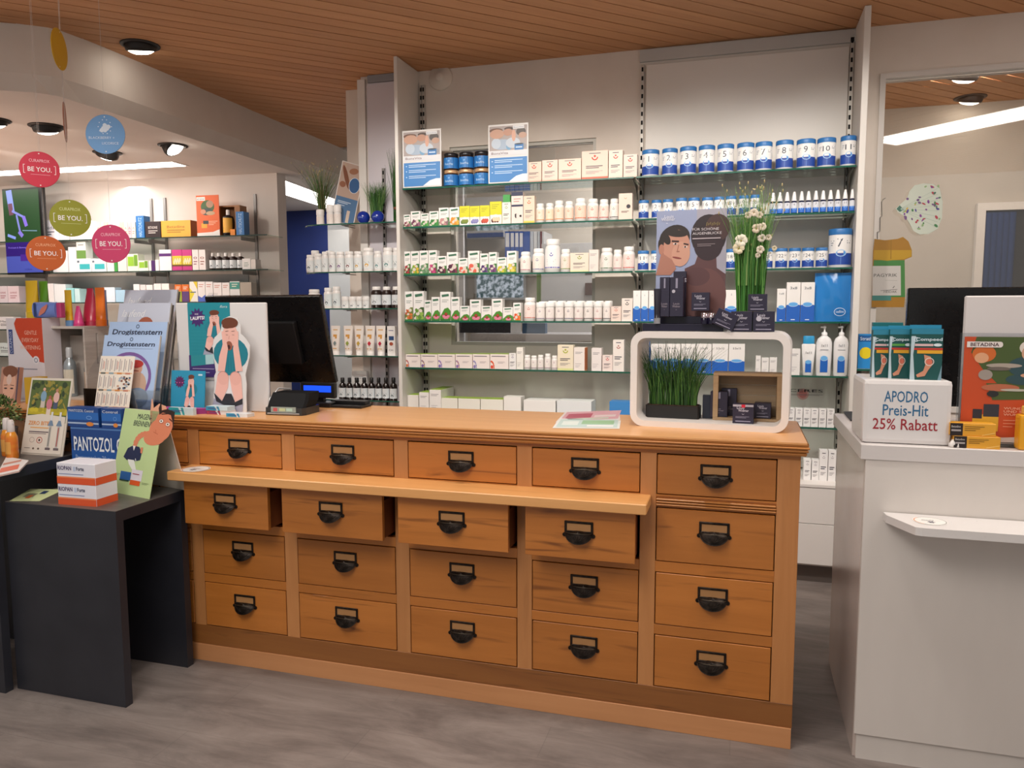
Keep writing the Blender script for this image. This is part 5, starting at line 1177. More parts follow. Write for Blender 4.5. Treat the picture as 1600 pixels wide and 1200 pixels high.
# teal advertising board, cut-out man, cards and boxes
B0 = ony(281, 643, 2.72); B1 = ony(421, 643, 2.72); Bt = ony(350, 473, 2.72).z
bw = B1.x - B0.x; bh = Bt - CT
o = M().box(-bw / 2, bw / 2, 0, .014, 0, bh, C('d5d2d2', .35), .004).build('white_board', None, ((B0.x + B1.x) / 2, 2.72, CT)); tag(o, 'large white board with rounded corners before the left monitor', 'board')
M().box(-bw / 2 + .02, bw / 2 - .02, .014, .06, 0, .012, C('c9c6c6', .4)).build('foot', o)
tl = ony(292, 473, 2.715); br_ = ony(362, 590, 2.715); pw = br_.x - tl.x; ph = tl.z - br_.z
def d_lauft(q, w, h):
    q.rect(-w / 2, 0, w / 2, h, '1d8796', 0); q.rect(-w / 2, 0, w / 2, h * .29, '43306e', 1)
    for k in range(7): q.rect(-w * .46, h * (.34 + k * .045), w * .1, h * (.342 + k * .045), '3a9aa6', 1)
    man(q, -w * .12, h * .28, w * .5, h * .62, 2); q.rect(-w / 2, 0, w / 2, h * .29, '43306e', 14)
    star(q, -w * .27, h * .80, w * .2, '43256a', 3); q.text('WIE', -w * .33, h * .835, h * .022, 'e8e4f0', 5, w=w * .09); q.text("LAUFTS?", -w * .43, h * .765, h * .045, 'f0eef4', 5, w=w * .34, bold=.03, rot=.06)
    q.text('Iberogast', w * .28, h * .93, h * .035, 'cfe4e8', 4, w=w * .18, shear=.3) if False else q.text('flora', w * .28, h * .93, h * .035, 'cfe4e8', 4, w=w * .17, shear=.3)
    q.poly([(-w * .45, h * .14), (w * .1, h * .18), (w * .1, h * .31), (-w * .45, h * .29)], '2a8a94', 15); q.poly([(-w * .1, h * .17), (w * .1, h * .18), (w * .1, h * .31), (-w * .1, h * .30)], 'a8ccd0', 16)
    bars(q, -w * .42, w * .1, [h * .11, h * .06, h * .045], 'b8aed0', h * .008, 16); [q.rect(w * .18, h * (.10 + k * .045), w * .27, h * (.12 + k * .045), 'd8d0e4', 16) for k in range(4)]
po = M().box(-pw / 2, pw / 2, 0, .002, 0, ph, C('1d8796', .4)).build('teal_poster', None, ((tl.x + br_.x) / 2, 2.7175, br_.z)); q = P(); d_lauft(q, pw, ph); q.build('printed_face', po); tag(po, 'teal and violet LAUFTS poster on the large white board', 'poster')
M().box(-pw / 2 - .004, pw / 2 + .004, -.001, .0022, -.012, 0, C('b9b6b6', .4)).build('clip_rail', po)
# cut-out man sitting, holding his face
a = ony(334, 643, 2.665); b = ony(394, 643, 2.665); tz = ony(366, 494, 2.665).z; w = b.x - a.x; h = tz - CT
sil = [(.02, 0), (.0, .10), (.02, .20), (.06, .30), (.05, .38), (.10, .42), (.06, .56), (.04, .68), (.10, .78), (.26, .84), (.30, .92), (.34, .97), (.50, 1.0), (.70, .98), (.78, .90), (.78, .82), (.90, .77), (1.0, .70), (.98, .58), (.90, .46), (.86, .40), (.88, .30), (.86, .18), (.86, 0)]
cut = M().prism([((u - .5) * w, v * h) for u, v in sil], 0, .003, C('dedcdc', .4)).box(-w * .3, w * .3, .003, .05, 0, .003, C('dedcdc', .4)).build('cutout_figure', None, ((a.x + b.x) / 2, 2.665, CT))
q = P(); man(q, -w * .47, 0, w * .92, h * .985, 1); q.build('printed_face', cut); tag(cut, 'cardboard cut-out of seated man holding his cheeks', 'cutout')
def d_small(q, w, h):
    q.rect(-w / 2, 0, w / 2, h, '2a90b4', 0); man(q, -w * .1, -h * .05, w * .38, h * .95, 1); star(q, -w * .24, h * .72, w * .16, '5a1f5a', 3); [q.ell(-w * .32 + k * w * .08, h * .7, w * .015, w * .015, 'd86a9a', 4, 6) for k in range(3)]; q.rect(w * .3, h * .88, w * .42, h * .92, 'c8e0ea', 3)
tcard('small_card', (268, 579), (321, 579), 2.655, CT, radians(6), '2a90b4', 'small teal card with seated man beside the magazine rack', 'card', .003, d_small, None)
z = CT; a = ony(251, 640, 2.60); b = ony(322, 640, 2.60)
tr_ = M().slab([(-.12, 0), (.05, -.004), (.115, .045), (.10, .05), (-.10, .05)], 0, .022, C('b23a8e', .35), C('8a2a70', .4)).build('magenta_tray', None, ((a.x + b.x) / 2, 2.58, CT)); tag(tr_, 'magenta cardboard tray under the small teal card', 'tray')
def pill_carton(x0, x1, y0, zb, h, d, c1, c2, label, rot=0):
    o = M().box(-(x1 - x0) / 2, (x1 - x0) / 2, 0, d, 0, h, C(c2, .4), .0006).build('medicine_box', None, ((x0 + x1) / 2, y0, zb), rot); ww = x1 - x0
    q = P(); q.rect(-ww / 2, 0, ww * .1, h, c1, 1); [q.poly([(ww * (.02 + .08 * k), 0), (ww * (.08 + .08 * k), 0), (ww * (.0 + .1 * k), h), (-ww * .1 + ww * .1 * k, h)], c1 if k % 2 else c2, 2) for k in range(3)]; bars(q, -ww * .4, ww * .1, [h * .6, h * .4], '4a3a8a', h * .08, 3); q.build('printed_face', o); tag(o, label, 'box')
p0 = ony(266, 641, 2.565); p1 = ony(304, 641, 2.565); pill_carton(p0.x, p1.x, 2.556, CT, .030, .02, '2a9aa0', 'c8d8dc', 'teal and white medicine box before the magenta tray')
p0 = ony(322, 640, 2.60); p1 = ony(355, 640, 2.60); pill_carton(p0.x, p1.x, 2.605, CT, .016, .05, 'a03a5a', 'd8d8dc', 'lower of two small boxes at the cut-out man')
pill_carton(p0.x - .003, p1.x - .002, 2.603, CT + .0165, .017, .05, '3a90b4', 'c8dce4', 'upper of two small boxes at the cut-out man')
p0 = ony(354, 646, 2.57); p1 = ony(388, 646, 2.57); pill_carton(p0.x, p1.x, 2.565, CT, .014, .045, '3a9ac0', 'dcdfe2', 'single flat pale blue box lying before the cut-out man', -.05)

# monitor, seen from behind, leaning over
mo = empty('monitor', (-2.05, 2.98, CT)); tag(mo, 'large black monitor seen from behind over the left white board', 'monitor')
BLK = C('08080a', .28); BLK2 = C('121214', .4)
pn = M().box(-.297, .297, -.012, .016, 0, .412, BLK, .004); pnl = pn.build('screen_housing', mo, (0, .105, .092)); pnl.rotation_euler = (radians(17), 0, 0)
bh2 = M().box(-.16, .16, -.04, -.0125, .10, .30, BLK2, .006).build('rear_cover', mo, (0, .105, .092)); bh2.rotation_euler = (radians(17), 0, 0)
M().box(-.10, .10, -.08, .06, 0, .008, BLK2, .002).build('stand_base', mo); M().box(-.02, .02, -.02, .0, .008, .26, BLK2, .003).build('stand_pole', mo)
# card terminal
a = ony(418, 645, 2.68); b = ony(478, 645, 2.68); cx = (a.x + b.x) / 2; w = (b.x - a.x) / 2
te = empty('card_terminal', (cx, 2.66, CT)); te.rotation_euler = (0, 0, .06); tag(te, 'black and silver card payment terminal on the wooden counter', 'terminal')
DG = C('2c2e30', .35); 
M().loft([[(x * w, y, z_) for x, y in ((-.9, 0), (.9, 0), (1, .02), (1, .13), (.85, .15), (-.85, .15), (-1, .13), (-1, .02))] for z_ in (0, .030)], DG, False).build('body', te)
hd = M().loft([[(x * w * s, y0 + y * .11, z0) for x, y in ((-.9, 0), (.9, 0), (1, .12), (1, .88), (.9, 1), (-.9, 1), (-1, .88), (-1, .12))] for z0, y0, s in ((.0305, .012, .96), (.055, .03, .98), (.085, .05, .92))], C('131416', .7, 0, 0, .2), False).build('upper_housing', te)
M().box(-w * .62, w * .62, -.003, .0, .012, .034, C('8f9a94', .25)).build('display_window', te); M().box(-w * .8, w * .8, -.006, -.0005, .004, .010, C('a9adb0', .3, .6), .001).build('silver_lip', te)
M().tube([(-w * .98, .03, .02), (-w * 1.0, .05, .06), (-w * .8, .09, .10), (-w * .4, .12, .095)], .0035, C('b4b6b8', .3, .6), 8).build('side_arc', te)
q = P(); q.rect(-w * .5, .016, -w * .3, .030, 'b8545a', 1).rect(-w * .2, .017, w * .1, .029, 'b8c49a', 1).rect(w * .15, .017, w * .45, .029, 'a9c8bc', 1); q.m.xf(Matrix.Translation((0, -.003, 0))); q.build('display_symbols', te)
# customer display with blue LCD
a = ony(473, 618, 2.95); b = ony(527, 618, 2.95); cx = (a.x + b.x) / 2; w = (b.x - a.x) / 2
cdp = empty('customer_display', (cx, 2.93, CT)); tag(cdp, 'small black customer display with glowing blue screen', 'display')
M().box(-w * .8, w * .8, -.01, .07, 0, .022, BLK2, .004).build('base', cdp); M().box(-w * .2, w * .2, .02, .04, .022, .05, BLK2).build('neck', cdp)
M().box(-w, w, 0, .022, .040, .108, BLK2, .004).build('housing', cdp); M().box(-w * .78, w * .78, -.0012, .0, .066, .094, C('1440d8', .3, 0, 1.6)).build('screen', cdp)
kb = M().box(-.09, .09, 0, .10, 0, .012, BLK2, .002).box(-.085, .085, .05, .098, .012, .026, BLK2, .002); p_ = ony(535, 618, 2.93); tag(kb.build('keyboard', None, (p_.x + .0, 2.925, CT)), 'black keyboard behind the small customer display', 'keyboard')
# two leaflets lying on the counter
def flat(name, pts, z, th, col, label, cat='leaflet', deco=None):
    P4 = [onz(x, y, z) for x, y in pts]; c = sum(P4, Vector()) / 4
    o = M().slab([(p.x - c.x, p.y - c.y) for p in P4], 0, th, C(col, .5)).build(name, None, (c.x, c.y, z))
    m = M(); u = P4[1] - P4[0]; v = P4[3] - P4[0]
    for (s0, t0, s1, t1, cc, l) in (deco or []):
        m.add([tuple(P4[0] + u * s + v * t - c + Vector((0, 0, th + .0002 * (l + 1)))) for s, t in ((s0, t0), (s1, t0), (s1, t1), (s0, t1))], [(0, 1, 2, 3)], C(cc, .5))
    if deco: m.build('printed_face', o)
    tag(o, label, cat); return o
flat('leaflet', [(868, 660), (969, 656), (968, 644), (884, 643)], CT, .0006, 'e6e0e0', 'pinkish leaflet lying behind the greenish one on the counter', deco=[(.04, .1, .96, .9, 'dca9b4', 1), (.1, .3, .5, .7, 'b8586e', 2), (.55, .3, .9, .5, 'e6d4d4', 2), (.15, .15, .8, .25, 'c9dcc9', 3)])
flat('leaflet', [(863, 669), (968, 670), (970, 657), (874, 654)], CT + .0008, .0006, 'e3e6e4', 'greenish leaflet lying in front on the wooden counter', deco=[(.04, .1, .96, .9, 'c3d8d4', 1), (.4, .4, .9, .8, '9ac49a', 2), (.1, .3, .35, .7, 'dfe9e4', 2), (.5, .15, .9, .3, 'f0f0ee', 3)])

# ================================================================== DISPLAY FRAME ON THE COUNTER, RIGHT HALF
FR = empty('open_display_box', (-.109, 2.745, CT), radians(-4.7)); tag(FR, 'white open display frame with rounded corners on the wooden counter', 'frame')
def rrect(x0, x1, z0, z1, r, n=7):
    pts = []
    for cx, cz, a0 in ((x1 - r, z0 + r, -pi / 2), (x1 - r, z1 - r, 0), (x0 + r, z1 - r, pi / 2), (x0 + r, z0 + r, pi)):
        for k in range(n + 1): a = a0 + pi / 2 * k / n; pts.append((cx + r * cos(a), cz + r * sin(a)))
    return pts
out_ = rrect(-.272, .272, 0, .343, .048); inn = rrect(-.248, .248, .021, .319, .030); D = .22; WF = C('e3ddd9', .35); m = M(); n = len(out_)
for pts, fl in ((out_, 0), (inn, 1)):
    vs = [(p[0], 0, p[1]) for p in pts] + [(p[0], D, p[1]) for p in pts]
    m.add(vs, [(k, (k + 1) % n, n + (k + 1) % n, n + k) if not fl else (k, n + k, n + (k + 1) % n, (k + 1) % n) for k in range(n)], WF, True)
for y, s in ((0, 1), (D, 0)):
    vs = [(p[0], y, p[1]) for p in out_] + [(p[0], y, p[1]) for p in inn]
    m.add(vs, [(k, n + k, n + (k + 1) % n, (k + 1) % n) if s else (k, (k + 1) % n, n + (k + 1) % n, n + k) for k in range(n)], WF)
m.build('rounded_shell', FR)
RF = Matrix.Rotation(radians(-4.7), 4, 'Z')
def fl(x, y, z): return FR.location + RF @ Vector((x, y, z))
FT = CT + .3435; FI = CT + .0215
# planter with grass
pl = empty('grass_planter', fl(-.135, .12, .0215), radians(-4.7)); tag(pl, 'black trough of green grass inside the white display frame', 'plant')
M().loft([[(x * .098, y * .035, z) for x, y in ((-1, -.8), (-.95, -1), (.95, -1), (1, -.8), (1, .8), (.95, 1), (-.95, 1), (-1, .8))] for z in (0, .046)], C('151312', .5), False).build('trough', pl)
M().box(-.092, .092, -.030, .030, .046, .049, noisy('soil', '2a1d14', '4a3424', (90, 90, 90), 3, .9)).build('soil', pl)
g = grass_mesh(620, (0, 0, .046), (.085, .024), .25, 21, GR + ('2a4f22', '5a8a3c'), .0040, .38, 0, .35).build('grass_blades', pl); g['kind'] = 'stuff'
# oak box and the violet cosmetics
ob = empty('oak_box', fl(.128, .105, .0215), radians(-1)); tag(ob, 'open oak display box inside the white display frame', 'box')
OW, OH, OD = .118, .172, .085
M().box(-OW, OW, 0, OD, OH - .010, OH, OAKBOX, .001).build('top_board', ob); M().box(-OW, OW, 0, OD, 0, .010, OAKBOX, .001).build('bottom_board', ob)
for s in (-1, 1): M().box(s * OW - (.018 if s > 0 else 0), s * OW + (.018 if s < 0 else 0), 0, OD, .0101, OH - .0101, OAKBOX, .001).build('side_board', ob)
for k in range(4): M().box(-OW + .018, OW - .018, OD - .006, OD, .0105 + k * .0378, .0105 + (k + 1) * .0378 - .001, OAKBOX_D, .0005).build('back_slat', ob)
VIO = '262238'
def d_tall(q, w, h, a=None):
    q.rect(-w * .08, h * .72, w * .08, h * .97, '8f8ba0', 1); q.rect(-w * .5, h * .66, w * .5, h * .665, '3c3650', 1); q.text('Louis', 0, h * .30, h * .055, '9a8f9a', 2, al='c'); q.text('Widmer', 0, h * .23, h * .06, '9a8f9a', 2, w=w * .6, al='c'); q.ring(0, h * .18, w * .05, w * .05, w * .015, '9a8f9a', 2, 10, pi, 2 * pi)
def vbox(x0, x1, yt, yb_, Y, z, desc, design=d_purple, d=.045, rot=radians(-4), extra=None):
    a = ony(x0, yb_, Y); b = ony(x1, yb_, Y); t = ony((x0 + x1) / 2, yt, Y).z
    o = carton(a.x, b.x, z, t, Y, design, (), VIO, d, desc, '', None, rot=rot, name='cosmetic_box')
    if extra: extra(o, b.x - a.x, t - z)
    return o
vbox(1126, 1150, 607, 660, 2.893, CT + .032, 'tall violet box standing behind its twin in the oak box', d_tall, .03)
vbox(1109, 1136, 612, 662, 2.850, CT + .032, 'tall violet box with silver stripe in the oak box', d_tall, .038)
def redtop(o, w, h):
    q = P(); q.rect(-w * .49, h * .88, w * .49, h * .99, 'a8a4b0', 4); q.rect(-w * .08, h * .84, w * .1, h, 'c8203a', 5); q.build('silver_band', o)
vbox(1144, 1177, 632, 665, 2.775, FI, 'low violet box with red cross band before the oak box', d_purple, .05, extra=redtop)
vbox(1178, 1204, 630, 662, 2.848, CT + .032, 'low violet box at the right inside the oak box', d_purple, .045)
b2 = M().box(-.022, .022, 0, .03, 0, .085, C('20283a', .4), .001).build('dark_box', None, fl(-.008, .13, .0215), 0); tag(b2, 'dark small box between the grass trough and the oak box', 'box')
# stepped stand, poster and cosmetics on top of the frame
st = empty('stepped_stand', fl(-.094, .06, .3435), radians(-4.7)); tag(st, 'black stepped cosmetics stand on top of the display frame', 'stand')
VB = C('17142a', .3)
M().box(-.142, .142, -.03, .12, 0, .026, VB, .001).build('lower_step', st); M().box(-.095, .105, .02, .12, .026, .052, VB, .001).build('middle_step', st); M().box(-.03, .105, .06, .12, .052, .072, VB, .001).build('upper_step', st)
def sl(x, y, z): return st.location + RF @ Vector((x, y, z))
def d_woman(q, w, h):
    q.rect(-w / 2, 0, w / 2, h, '9aa4c4', 0); q.rect(w * .08, 0, w / 2, h, 'a9a6b4', 1)
    f = lambda x, y: ((x - 460) / 640 * w, (1100 - y) / 1020 * h)      # sketch units
    El = lambda x, y, rx, ry, c, l, r=0: q.ell(*f(x, y), rx / 640 * w, ry / 1020 * h, c, l, 24, r)
    Po = lambda pts, c, l: q.poly([f(*p) for p in pts], c, l)
    El(620, 330, 160, 200, '2e2226', 3); El(700, 260, 110, 130, '4a3230', 4); El(620, 420, 130, 150, '33242a', 5)
    Po([(540, 480), (690, 480), (700, 640), (780, 700), (780, 1100), (400, 1100), (410, 640), (500, 600)], '5f3f40', 4); El(600, 900, 190, 260, '6a4644', 5); El(520, 720, 120, 90, '5a3a3c', 5)
    El(310, 350, 145, 130, '2e2420', 5, .4); El(200, 430, 40, 90, '2e2420', 5, .2)
    El(330, 440, 125, 175, 'c8917c', 6, -.1); El(370, 500, 85, 120, 'd09c86', 7, -.1); Po([(190, 480), (300, 560), (330, 640), (280, 700), (140, 700)], 'b07a68', 6); El(190, 450, 25, 50, 'b9806c', 7)
    El(330, 300, 100, 34, '2e2420', 7.5, -.1); El(232, 345, 34, 66, '2e2420', 7.4, .5)
    q.line(*f(285, 372), *f(352, 378), .016 * h, '3a2624', 9); q.line(*f(395, 400), *f(440, 412), .014 * h, '3a2624', 9)
    El(318, 400, 20, 9, 'e0d4d0', 9); El(320, 400, 9, 9, '2a1c1c', 10); El(412, 432, 18, 8, 'e0d4d0', 9); El(410, 432, 8, 8, '2a1c1c', 10)
    q.line(*f(350, 410), *f(338, 470), .008 * h, 'a8705e', 9); El(345, 475, 16, 7, 'a8705e', 9); El(335, 535, 44, 9, '8e4440', 9, -.2)
    q.text('FÜR SCHÖNE', *f(475, 281), h * .024, 'dcd4d8', 12, w=w * .37); q.text('AUGENBLICKE', *f(475, 320), h * .024, 'dcd4d8', 12, w=w * .41)
    q.rect(*f(475, 362), *f(730, 352), 'bcae b4'.replace(' ', ''), 12); bars(q, f(520, 400)[0], f(680, 400)[0], [f(0, 412)[1], f(0, 428)[1]], '9a8c90', h * .005, 12)
    q.text('Louis', *f(215, 150), h * .030, 'e8e8ee', 12, w=w * .13); q.text('Widmer', *f(185, 178), h * .034, 'e8e8ee', 12, w=w * .2); q.ring(*f(238, 195), w * .012, w * .012, w * .005, 'e8e8ee', 12, 10, pi, 2 * pi)
    for k in range(8): q.line(*f(600 + k * 16, 240 - 5 * (k % 3)), *f(606 + k * 16, 205 + 8 * (k % 2)), .006 * h, '8a7a48', 11)
o, w, h = tcard('poster_card', (1024, 341), (1136, 335), 2.835, CT + .3435 + .0265, 0, 'a0a4b8', 'tall advertising card with woman and FÜR SCHÖNE AUGENBLICKE', 'poster', .005, d_woman)
o.rotation_euler = (0, 0, radians(-4.7)); o.location.y = 2.868; o.location.z = FT + .0535
o.scale = (1, 1, 1)
S1 = FT + .0265; S2 = FT + .0525
def seal(o, w, h):
    q = P(); q.ell(-w * .22, h * .64, w * .13, w * .13, 'b8b4c0', 4, 14); q.build('round_seal', o)
vbox(1051, 1071, 424, 489, 2.832, S2, 'violet box peeping above the two tall ones', d_purple, .02)
vbox(1030, 1045.5, 433, 491, 2.785, S2 - .0, 'tall violet box, left of the pair on the stand', d_tall, .035)
vbox(1046, 1067, 433, 491, 2.785, S2 - .0, 'tall violet box with seal, right of the pair on the stand', d_tall, .035, extra=seal)
vbox(1080, 1108, 457, 482, 2.80, FT + .0725, 'low violet box alone on the upper step', d_purple, .035)
up_tube(1021, 1032.5, 451, 2.772, S1, ('1c1828', '8a8a90'), 'dark upright tube at the left of the stepped stand')
for x, lb in ((1100, 'left'), (1111, 'right')):
    p_ = ony(x, 505, 2.735); r = .0125; o = M().lathe([(r, 0), (r, .020), (r * .9, .022)], C('17142a', .15), 18).build('cream_jar', None, (p_.x, 2.762, S1)); M().lathe([(r * 1.0, .0215), (r * 1.02, .038), (.0001, .039)], C('b8aab0', .2, .8), 18).build('lid', o); tag(o, lb + ' small dark cream jar with silver pink lid on the stand', 'jar')
lay_ = ony(1130, 500, 2.745)
o = M().box(-.037, .037, 0, .04, 0, .056, C(VIO, .35), .001).build('cosmetic_box', None, (lay_.x + .004, 2.755, FT + .0265), (0, radians(24), radians(-5))); q = P(); d_purple(q, .074, .056); q.build('printed_face', o); tag(o, 'violet box leaning tilted against its neighbours', 'box')
o.location = (lay_.x - .004, 2.735, FT + .016)
vbox(1141.5, 1175, 486.5, 513, 2.738, FT + .001, 'violet box, lower left of the stack of three', d_purple, .04, extra=seal)
vbox(1176, 1210, 486.5, 513, 2.735, FT + .001, 'violet box, lower right of the stack of three', d_purple, .04, extra=seal)
tz = ony(1176, 486.5, 2.738).z + .0006
vbox(1168, 1198, 459.5, 486, 2.74, tz, 'violet box on top of the stack of three', d_purple, .035)
# bouquet
bq = empty('flower_bouquet', (fl(.128, .13, .3435).x, fl(.128, .13, .3435).y, FT + .0005)); tag(bq, 'tall bunch of green stems with cream flowers on the display frame', 'flowers')
g = grass_mesh(420, (0, 0, 0), (.044, .026), .42, 31, ('3f7d30', '4f9038', '2f6526', '68a048'), .0042, .07).build('stems', bq); g['kind'] = 'stuff'
g = grass_mesh(260, (0, 0, .16), (.045, .026), .36, 33, ('5d9440', '7aa85a', '4f8038', '8aa860'), .0034, .24, 7).build('grass_blades', bq); g['kind'] = 'stuff'
M().lathe([(.050, .062), (.053, .066), (.050, .070)], C('4a3a22', .7), 22, sy=.62, cap=False).build('binding', bq)
def flower(x, z, r, y, seed, col='ddd2c0'):
    rg = random.Random(seed); m = M(); c = C(col, .6)
    for k in range(5):
        a = 2 * pi * k / 5 + rg.uniform(-.2, .2); d = Vector((cos(a), 0, sin(a))); s = Vector((-sin(a), 0, cos(a))); vs = []
        for t, wd, dp in ((0, .12, .0), (.4, .42, -.25), (.75, .5, -.3), (1, .3, -.15)):
            for e in (-1, 0, 1): p_ = d * r * t + s * r * wd * e; vs.append((p_.x, r * (dp + .12 * abs(e)), p_.z))
        m.add(vs, [(3 * i + j, 3 * i + j + 1, 3 * i + j + 4, 3 * i + j + 3) for i in range(3) for j in range(2)], c, True)
    f_ = m.build('blossom', bq, (x, y, z)); M().lathe([(.0001, -r * .2), (r * .14, -r * .1), (r * .12, r * .05), (.0001, r * .1)], C('9a8a3a', .7), 8).build('flower_centre', f_, (0, -r * .12, 0))
bx0, by0 = bq.location.x, bq.location.y
for x, y, r, c in ((1158, 376, .022, 'e2dcc8'), (1154, 388, .020, 'dccfae'), (1169, 336, .012, 'd9cbb8'), (1178, 332, .014, 'dccdba'), (1187, 336, .012, 'd6c8b4'), (1182, 357, .016, 'd2c2aa'), (1191, 354, .014, 'ddd0bc'), (1190, 372, .014, 'cfc4b4'), (1201, 371, .011, 'c8bca8'), (1188, 390, .014, 'd2c6b4'), (1184, 399, .009, 'c8bcaa'), (1210, 388, .009, 'c8bca0')):
    p_ = ony(x, y, by0 - .035); flower(p_.x - bx0, p_.z - bq.location.z, r, -.035, int(x * y), c)
lf = M(); rg = random.Random(77)
for k in range(70):
    a = rg.uniform(0, 2 * pi); z = rg.uniform(.26, .50); rr = rg.uniform(.02, .075); x, y = rr * cos(a), rr * .5 * sin(a); s = rg.uniform(.004, .009); c = C(rg.choice(('8a9a5a', 'a89a68', '6f8a48', 'b4a878')), .6)
    t = rg.uniform(0, 3); lf.add([(x, y, z), (x + s * cos(t), y + s * .3, z + s * sin(t)), (x + s * 1.6 * cos(t), y, z + s * 1.6 * sin(t)), (x + s * cos(t + .8), y - s * .3, z + s * sin(t + .8))], [(0, 1, 2, 3)], c)
g = lf.build('seed_heads', bq); g['kind'] = 'stuff'

# ================================================================== THE TWO DARK TABLES
ZT1, ZT2 = .736, .856
# folded tent card MAGENBRENNEN
bl = onz(172, 768, ZT1); br_ = onz(233, 780, ZT1); yaw = math.atan2(br_.y - bl.y, br_.x - bl.x); w = (br_ - bl).length; tilt = radians(14)
nrm = Vector((sin(yaw) * 1, -cos(yaw), 0)) * cos(tilt) + Vector((0, 0, sin(tilt)))
tp = onp(219, 640, (bl + br_) / 2, nrm); h = (tp.z - ZT1) / cos(tilt)
root = empty('tent_card', ((bl.x + br_.x) / 2, (bl.y + br_.y) / 2, ZT1), yaw); tag(root, 'folded green MAGENBRENNEN tent card with stomach-headed man', 'sign')
fr = M().box(-w / 2, w / 2, 0, .0025, 0, h, C('b9cf95', .45)); 
head = [(.05, .55), (.0, .66), (.02, .80), (.10, .86), (.13, 1.12), (.20, 1.0), (.30, 1.06), (.44, 1.06), (.54, .98), (.58, .86), (.54, .74), (.44, .62), (.28, .53)]
fr.prism([(w * u, h * v) for u, v in [(.16, .98), (.14, 1.14), (.22, 1.03), (.34, 1.09), (.50, 1.07), (.61, .97), (.63, .86), (.60, .72), (.50, .62), (.30, .60)]], 0, .0025, C('d9a184', .45))
frp = fr.build('front_leaf', root); frp.rotation_euler = (-tilt, 0, 0)
q = P(); f = lambda x, y: ((x - 700) / 420 * w, (1060 - y) / 935 * h)
SK = 'd4805f'; SKD = 'b45c40'
q.text('MAGEN-', *f(645, 228), h * .066, '2a3040', 3, w=w * .36, shear=.2); q.text('BRENNEN?', *f(615, 306), h * .066, '2a3040', 3, w=w * .45, shear=.2)
q.ell(*f(860, 400), w * .27, h * .10, SK, 2, 24, .15).ell(*f(930, 250), w * .22, h * .17, SK, 3, 24).ell(*f(900, 320), w * .26, h * .13, SK, 3, 24)
for i in range(7):
    t = i / 6; x = 780 - 110 * sin(t * pi / 2); y = 380 + 150 * t * t; q.ell(*f(x, y), w * .06, h * .035, SK, 2, 12)
q.poly([f(865, 15), f(885, 110), f(940, 90), f(1020, 110), f(1035, 320), f(1010, 210), f(985, 150), f(900, 130), f(870, 160), f(850, 90)], '2e1c18', 5)
for x, y in ((900, 225), (970, 252)): q.ell(*f(x, y), w * .055, h * .026, 'e9e0d6', 5).ring(*f(x, y), w * .058, h * .028, w * .01, SKD, 6).ell(*f(x, y), w * .018, h * .009, '2a1c18', 7, 10)
q.line(*f(890, 150), *f(950, 140), .010 * h, '2e1c18', 6); q.line(*f(975, 190), *f(1010, 215), .012 * h, '2e1c18', 6); q.line(*f(840, 350), *f(890, 370), .006 * h, SKD, 6); q.line(*f(860, 320), *f(865, 360), .005 * h, SKD, 6)
q.poly([f(570, 660), f(600, 560), f(650, 525), f(720, 530), f(755, 590), f(750, 670), f(700, 690), f(610, 690)], '202a4c', 3); q.poly([f(650, 525), f(680, 525), f(668, 580)], 'e6e2e0', 4); q.poly([f(735, 535), f(760, 530), f(760, 600), f(742, 590)], SK, 4)
q.poly([f(620, 680), f(690, 680), f(730, 790), f(680, 780), f(640, 730)], 'e4e6e0', 3); q.line(*f(700, 660), *f(710, 690), .01 * h, 'e4e6e0', 4)
q.rect(*f(570, 905), *f(682, 815), '2a5fa0', 3).rect(*f(570, 918), *f(670, 903), '2a4a3a', 4).rect(*f(685, 895), *f(800, 778), 'd9d4e0', 3).rect(*f(685, 945), *f(790, 893), 'd85a28', 4); bars(q, f(700, 0)[0], f(770, 0)[0], [f(0, 825)[1]], '9a3a4a', h * .01, 5); bars(q, f(810, 0)[0], f(880, 0)[0], [f(0, 905)[1], f(0, 918)[1]], '7a8a60', h * .005, 4); bars(q, f(510, 0)[0], f(565, 0)[0], [f(0, 850)[1], f(0, 864)[1]], '7a8a60', h * .005, 4)
q.build('printed_face', frp)
dback = 2 * h * sin(tilt) + .004
bk = M().box(-w / 2, w / 2, -.0025, 0, 0, h, C('d8cfc4', .5)).build('rear_leaf', root, (0, dback, 0)); bk.rotation_euler = (tilt, 0, 0)
# blue display box with two small packs on it, two stacked antacid boxes
X0, X1 = ony(112, 700, 2.455).x, ony(199, 700, 2.455).x; zt = ony(150, 668, 2.455).z
def d_pant(q, w, h, a=None):
    q.rect(-w / 2, 0, w / 2, h, '1b4486', 0); q.rect(-w / 2, h * .35, w / 2, h * .62, '2458a4', 1)
    q.text('PANTOZOL Co', -w * .45, h * .60, h * .24, 'e9ecf2', 2, w=w * .93, bold=.015); q.text('Pantoprazolum 20 mg', -w * .43, h * .44, h * .085, '9ab4dc', 2, w=w * .66)
    q.rect(-w / 2, h * .96, w / 2, h * .985, '4f79b4', 2)
q = P(); o = M().box(-(X1 - X0) / 2, (X1 - X0) / 2, 0, .055, 0, zt - ZT1, C('1b4486', .35), .001).build('display_box', None, ((X0 + X1) / 2, 2.455, ZT1))
w_, h_ = X1 - X0, zt - ZT1; d_pant(q, w_, h_); q.m.V = list(q.m.V); q.build('printed_face', o); tag(o, 'large dark blue display box standing on the low dark table', 'box')
